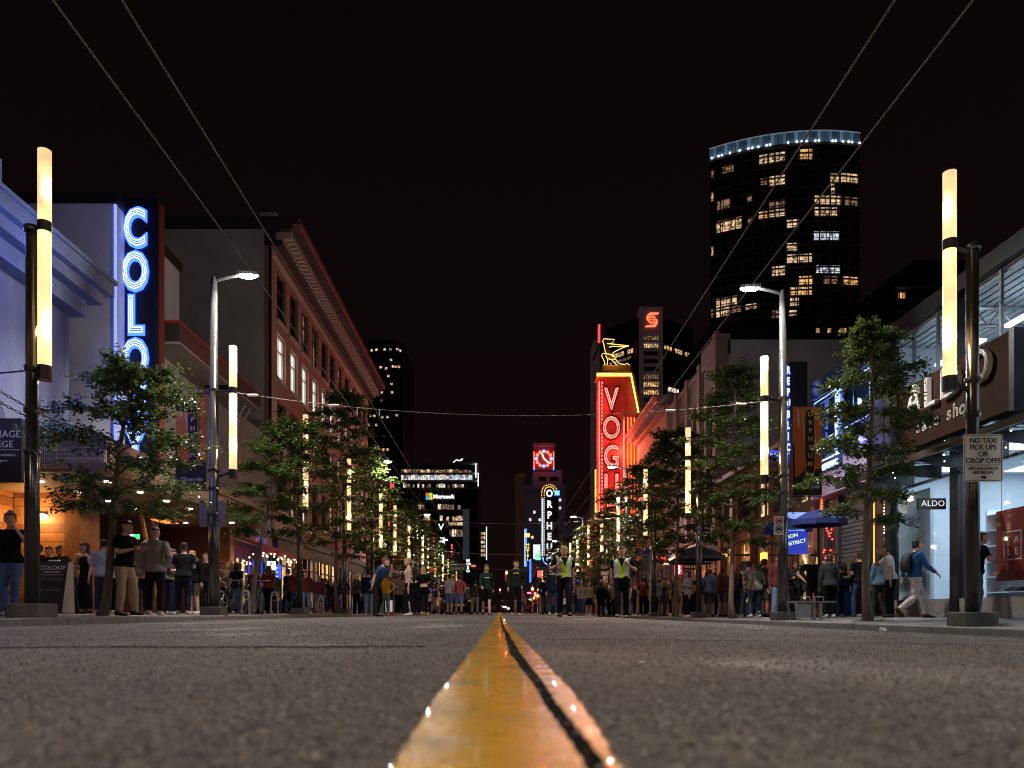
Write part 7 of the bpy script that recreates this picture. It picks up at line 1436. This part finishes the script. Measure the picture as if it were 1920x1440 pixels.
patt = mat('patterned_shirt', (.5, .5, .5), .8); _nt = patt.node_tree; _v = _nt.nodes.new('ShaderNodeTexVoronoi'); _v.inputs['Scale'].default_value = 24; _t = _nt.nodes.new('ShaderNodeTexCoord'); _m = _nt.nodes.new('ShaderNodeMapping'); _m.inputs['Scale'].default_value = (1, 1, 2.2); _m.inputs['Rotation'].default_value = (0, R(35), 0); _c = _nt.nodes.new('ShaderNodeValToRGB')
_cr = _c.color_ramp; _cr.interpolation = 'CONSTANT'; _cr.elements[0].color = (.01, .01, .012, 1); _cr.elements[1].position = .35; _cr.elements[1].color = (.7, .68, .64, 1)
for pos, cc_ in ((.6, (.45, .03, .03, 1)), (.7, (.05, .1, .3, 1)), (.82, (.65, .35, .05, 1)), (.9, (.02, .02, .02, 1))): e_ = _cr.elements.new(pos); e_.color = cc_
_sp = _nt.nodes.new('ShaderNodeSeparateColor'); _nt.links.new(_t.outputs['Object'], _m.inputs[0]); _nt.links.new(_m.outputs[0], _v.inputs['Vector']); _nt.links.new(_v.outputs['Color'], _sp.inputs[0]); _nt.links.new(_sp.outputs[0], _c.inputs[0]); _nt.links.new(_c.outputs[0], _nt.nodes['Principled BSDF'].inputs['Base Color'])
pp('man in multicoloured patterned shirt and jeans walking away on the right pavement', 1405, 23.6, 192, 'walk', False, ('long', WHT), ('trousers', (.05, .09, .16)), ('hair_short', 'dark'), (.5, .48, .46), 1, 1.8, topm=patt)
bp_ = pp('man in blue shirt, pale trousers and black backpack walking right past the shoe shop', 1716, 17.0, 82, 'walk', False, ('long', (.025, .085, .22)), ('trousers', (.46, .42, .42)), ('hair_short', 'dark'), (.07, .03, .02), 0, 1.8)
backpack(bp_, mat('backpack_black', (.02, .02, .025), .6, nz=(6, .2)))
pp('man in black T-shirt and jeans half hidden behind the nearest right lamp post', 1829, 15.4, 75, 'reach', False, ('tee', BLK), ('trousers', (.06, .12, .26)), ('hair_short', 'brown'), (.05, .05, .05), 0, 1.78)
# far crowd, too small to tell apart
q = random.Random(21); CN = {BLK: 'black', (.3, .1, .08): 'rust', (.35, .3, .28): 'pale', NAV: 'navy', (.15, .05, .05): 'maroon'}
for k in range(34):
    left = k % 3 == 0; Y = q.uniform(50, 80); X = q.uniform(-9, -1.2) if left else q.uniform(1.4, 9.2)
    fem = q.random() < .4
    tc_ = q.choice(list(CN)); band = 'near the middle' if abs(X) < 4 else 'towards the kerb'
    pp('distant pedestrian in %s top %s, %s half of street end' % (CN[tc_], band, 'left' if left else 'right'), 0, Y, q.choice((0, 180, 170, 20, 90)), q.choice(('stand', 'walk', 'text', 'pocket')), fem, (q.choice(('tee', 'long')), tc_), ('trousers', q.choice((BLK, JEAN, NAV, GRY))), (q.choice(('hair_long',) if fem else ('hair_short',)), 'dark'), q.choice((BLK, WS)), k % 3, q.uniform(1.6, 1.8), 'distant crowd', X)
# kerb_crowd: more people standing close together in the shade of both pavements
TN = [(BLK, 'black'), ((.04, .04, .045), 'charcoal'), (NAV, 'navy'), ((.12, .03, .03), 'maroon'), ((.3, .27, .25), 'grey'), ((.5, .46, .42), 'pale'), ((.06, .07, .03), 'olive'), ((.1, .16, .26), 'blue'), ((.16, .09, .05), 'brown')]
BN = [('trousers', BLK, 'black trousers'), ('trousers', JEAN, 'dark jeans'), ('trousers', LJEAN, 'pale jeans'), ('shorts', (.1, .09, .08), 'shorts'), ('leggings', BLK, 'black leggings')]
KN = {'tee': 'T-shirt', 'long': 'jumper', 'jacket': 'jacket', 'hood': 'hoodie'}
used_l = set(); q = random.Random(77)
spots = [(-1, q.uniform(23, 34), q.uniform(7.6, 9.6)) for k in range(13)] + [(-1, q.uniform(34, 50), q.uniform(7.4, 10)) for k in range(12)] + [(1, q.uniform(19.5, 27), q.uniform(7.9, 9.8)) for k in range(14)] + [(1, q.uniform(27, 36), q.uniform(7.4, 9.8)) for k in range(13)] + [(1, q.uniform(36, 50), q.uniform(5.0, 9.8)) for k in range(12)]
for s_, Y, ax in spots:
    X = s_ * ax; lp = [10.7, 17.5, 25, 32.2, 39.2, 46.3, 53.4] if s_ < 0 else [10.9, 18.2, 25.9, 33.4, 40.6, 47.7, 54.8]
    i = max(k for k in range(6) if lp[k] <= Y); fem = q.random() < .42
    for _ in range(60):
        (tc_, tn), (bk_, bc, bn_), tk = q.choice(TN[:5] if q.random() < .6 else TN), q.choice(BN), q.choice(list(KN))
        lab = '%s in %s %s and %s, between %s and %s %s lamp posts' % ('woman' if fem else 'man', tn, KN[tk], bn_, ORD[i], ORD[i + 1], 'left' if s_ < 0 else 'right')
        if lab not in used_l: break
    used_l.add(lab)
    pp(lab, 0, Y, q.choice((0, 20, -30, 60, -70, 90, 120, 160, 180, 200, -90)), q.choice(('stand', 'text', 'pocket', 'fold', 'turn', 'hip', 'walk', 'stand')), fem, (tk, tc_), (bk_, bc), (q.choice(('hair_long', 'hair_pony', 'hair_bun', 'hair_long')) if fem else q.choice(('hair_short', 'hair_short', 'cap')), q.choice(('dark', 'dark', 'brown', 'blond'))), q.choice((BLK, WS, BLK)), q.randrange(3), q.uniform(1.58, 1.7) if fem else q.uniform(1.68, 1.84), 'people on the pavements', X)
# ------------------------------------------------------------------ street trees
bark = mat('bark', (.15, .115, .085), .85, nz=(9, .4), bump=(26, .9, .03), streak=True)
leafm = mat('leaf_green', (.042, .078, .018), .27, spec=.6, island=.6)
_nt = leafm.node_tree; _b = _nt.nodes['Principled BSDF']; _o = _nt.nodes['Material Output']; _tr = _nt.nodes.new('ShaderNodeBsdfTranslucent'); _tr.inputs[0].default_value = (.16, .24, .04, 1); _mx = _nt.nodes.new('ShaderNodeMixShader'); _mx.inputs[0].default_value = .22
_nt.links.new(_b.outputs[0], _mx.inputs[1]); _nt.links.new(_tr.outputs[0], _mx.inputs[2]); _nt.links.new(_mx.outputs[0], _o.inputs[0])
def tree_meshes(seed, lean, hgt, z0, rad, nleaf, leaf=.055, top=None):
    """trunk with limbs, and a crown of drooping leafy sprays; local metres from the trunk's foot"""
    g = random.Random(seed); tb = MB(); lb = MB()
    axis = lambda u: Vector((lean[0] * u ** 1.2, lean[1] * u, hgt * u)) + Vector((.06 * math.sin(u * 5 + seed), .05 * math.cos(u * 4 + seed), 0)) * (u > .02)
    tb.tube([axis(i / 14) for i in range(15)], [.085 * (1 - i / 16) ** .8 + (.035 if i == 0 else 0) for i in range(15)], 10)
    sprays = []; nb = int(26 * hgt / 6)
    for k in range(nb):
        u = (z0 / hgt) + (1 - z0 / hgt) * ((k + .5) / nb) ** .9; u = min(u, .97); b0 = axis(u); a = k * 2.4 + g.uniform(-.4, .4)
        prof = math.sin(math.pi * min(1, max(.12, (u - z0 / hgt) / (1 - z0 / hgt) * .78 + .22))) ** .7
        L = rad * prof * g.uniform(.65, 1.25); d = Vector((math.cos(a), math.sin(a), .5)).normalized(); pts = [b0]
        for i in range(1, 7): t_ = i / 6; pts.append(b0 + Vector((d.x * L * t_, d.y * L * t_, L * (.55 * t_ - .5 * t_ * t_))) + Vector((g.uniform(-.05, .05), g.uniform(-.05, .05), g.uniform(-.04, .04))))
        tb.tube(pts, [.024 * (1 - .13 * i) for i in range(7)], 5)
        for i in range(2, 7):
            for r_ in range(3):
                aa = a + g.choice((-1, 1)) * g.uniform(.4, 1.5); l2 = g.uniform(.22, .62) * rad / 1.3; p0 = pts[i].lerp(pts[i - 1], g.random()); p1 = p0 + Vector((math.cos(aa) * l2, math.sin(aa) * l2, g.uniform(-.12, .16)))
                sprays.append((p0, p1)); tb.tube([p0, p0.lerp(p1, .5) + Vector((0, 0, .03)), p1], [.007, .005, .002], 3)
    per = max(4, nleaf // len(sprays))
    for p0, p1 in sprays:
        d = (p1 - p0); dn = d.normalized() if d.length > 0 else Vector((1, 0, 0))
        for j in range(int(per * g.uniform(.55, 1.45))):
            c = p0.lerp(p1, g.uniform(.1, 1.1)) + Vector((g.gauss(0, .05), g.gauss(0, .05), g.gauss(-.015, .04)))
            f = (dn + Vector((g.gauss(0, .6), g.gauss(0, .6), g.gauss(-.2, .35)))).normalized(); s_ = f.cross(Vector((g.gauss(0, .35), g.gauss(0, .35), 1))).normalized(); n_ = s_.cross(f); l = leaf * g.uniform(.7, 1.35); w_ = l * .36
            lb.add([c, c + f * l * .45 + s_ * w_ - n_ * .006, c + f * l, c + f * l * .45 - s_ * w_ - n_ * .006], [(0, 1, 2), (0, 2, 3)])
    return tb.mesh('trunk', bark, smooth=True), lb.mesh('crown', leafm)
def tree(label, X, Y, tm, rz=0, sc_=1.0):
    t = thing('street_tree', label, 'tree', (X, Y, ground_z(X) - .02), rz, 'street trees')
    for n, me in (('trunk', tm[0]), ('crown', tm[1])): o = bpy.data.objects.new(n, me); col.objects.link(o); o.parent = t; o.scale = (sc_,) * 3
    gr = MB(); g = random.Random(int(abs(X * 10) + Y))
    return t
tA = tree_meshes(1, (.7, .0), 4.9, 1.75, 1.5, 17000, .078); tree('leafy street tree in front of the blue-lit vertical sign on the left', -7.62, 14.3, tA)
tB = tree_meshes(2, (1.25, .1), 5.6, 2.1, 1.6, 20000, .08); tree('leaning street tree with pale slanted trunk by the bike racks', -7.25, 21.6, tB)
tC = tree_meshes(3, (.25, .0), 9.6, 2.6, 1.9, 24000, .1); tree('tall street tree before the brick block on the left', -7.0, 32.0, tC)
tD = tree_meshes(4, (.05, .0), 6.1, 1.9, 1.08, 18000, .072); tree('slim street tree with spotted trunk before the glass shoe shop', 7.55, 15.3, tD)
tE = tree_meshes(5, (.1, .1), 7.7, 2.1, 1.45, 23000, .085); tree('bushy street tree left of the right tall lamp post', 7.05, 22.6, tE)
tF = tree_meshes(6, (.2, .1), 7.2, 2.3, 1.7, 19000, .115); tG = tree_meshes(7, (-.2, .1), 8.4, 2.4, 1.8, 19000, .12)
for k, (X, Y, tm, rz, s_) in enumerate(((-7.0, 39.5, tG, 1, 1.05), (-7.0, 47.0, tF, 2, 1.1), (-7.0, 55, tG, 3, 1), (-7, 64, tF, 4, 1.1), (-7, 73, tG, 5, 1), (-7, 84, tF, 1.5, 1.1), (-7, 97, tG, 2.5, 1))):
    tree('%s of the dark trees receding along the left kerb past the tall one' % ORD[k], X, Y, tm, rz, s_)
for k, (X, Y, tm, rz, s_) in enumerate(((7.1, 30.0, tF, .7, 1.05), (7.1, 37.2, tG, 1.9, .9), (7.1, 44.5, tF, 2.8, 1.05), (7.1, 52, tG, 4, .85), (7.1, 61, tF, 5, 1), (7.1, 71, tG, .2, .9), (7.1, 82, tF, 3.3, 1), (7.1, 95, tG, 1.2, 1))):
    tree('%s of the dark trees receding along the right kerb past the bushy one' % ORD[k], X, Y, tm, rz, s_)
# tufts of grass at the foot of the right tree and lamp post
gm_ = mat('grass_blades', (.08, .11, .03), .6, island=.4)
for k, (X, Y, lab) in enumerate(((7.6, 15.2, 'tuft of grass at the foot of the slim right-hand tree'), (6.9, 10.7, 'tuft of grass round the footing of the nearest right lamp post'))):
    g = random.Random(k); mb = MB()
    for i in range(260):
        a = g.uniform(0, 6.28); r_ = g.uniform(.12, .42) if k == 0 else g.uniform(.27, .42); x, y = X + r_ * math.cos(a), Y + r_ * math.sin(a) * .7; h = g.uniform(.02, .07); z = ground_z(x) - .005
        mb.add([(x - .004, y, z), (x + .004, y, z), (x + g.uniform(-.03, .03), y + g.uniform(-.02, .02), z + h)], [(0, 1, 2)])
    o = stuff(mb.build('grass', gm_)); o['label'] = lab; o['category'] = 'grass'
bpy.data.scenes.remove(TMP)
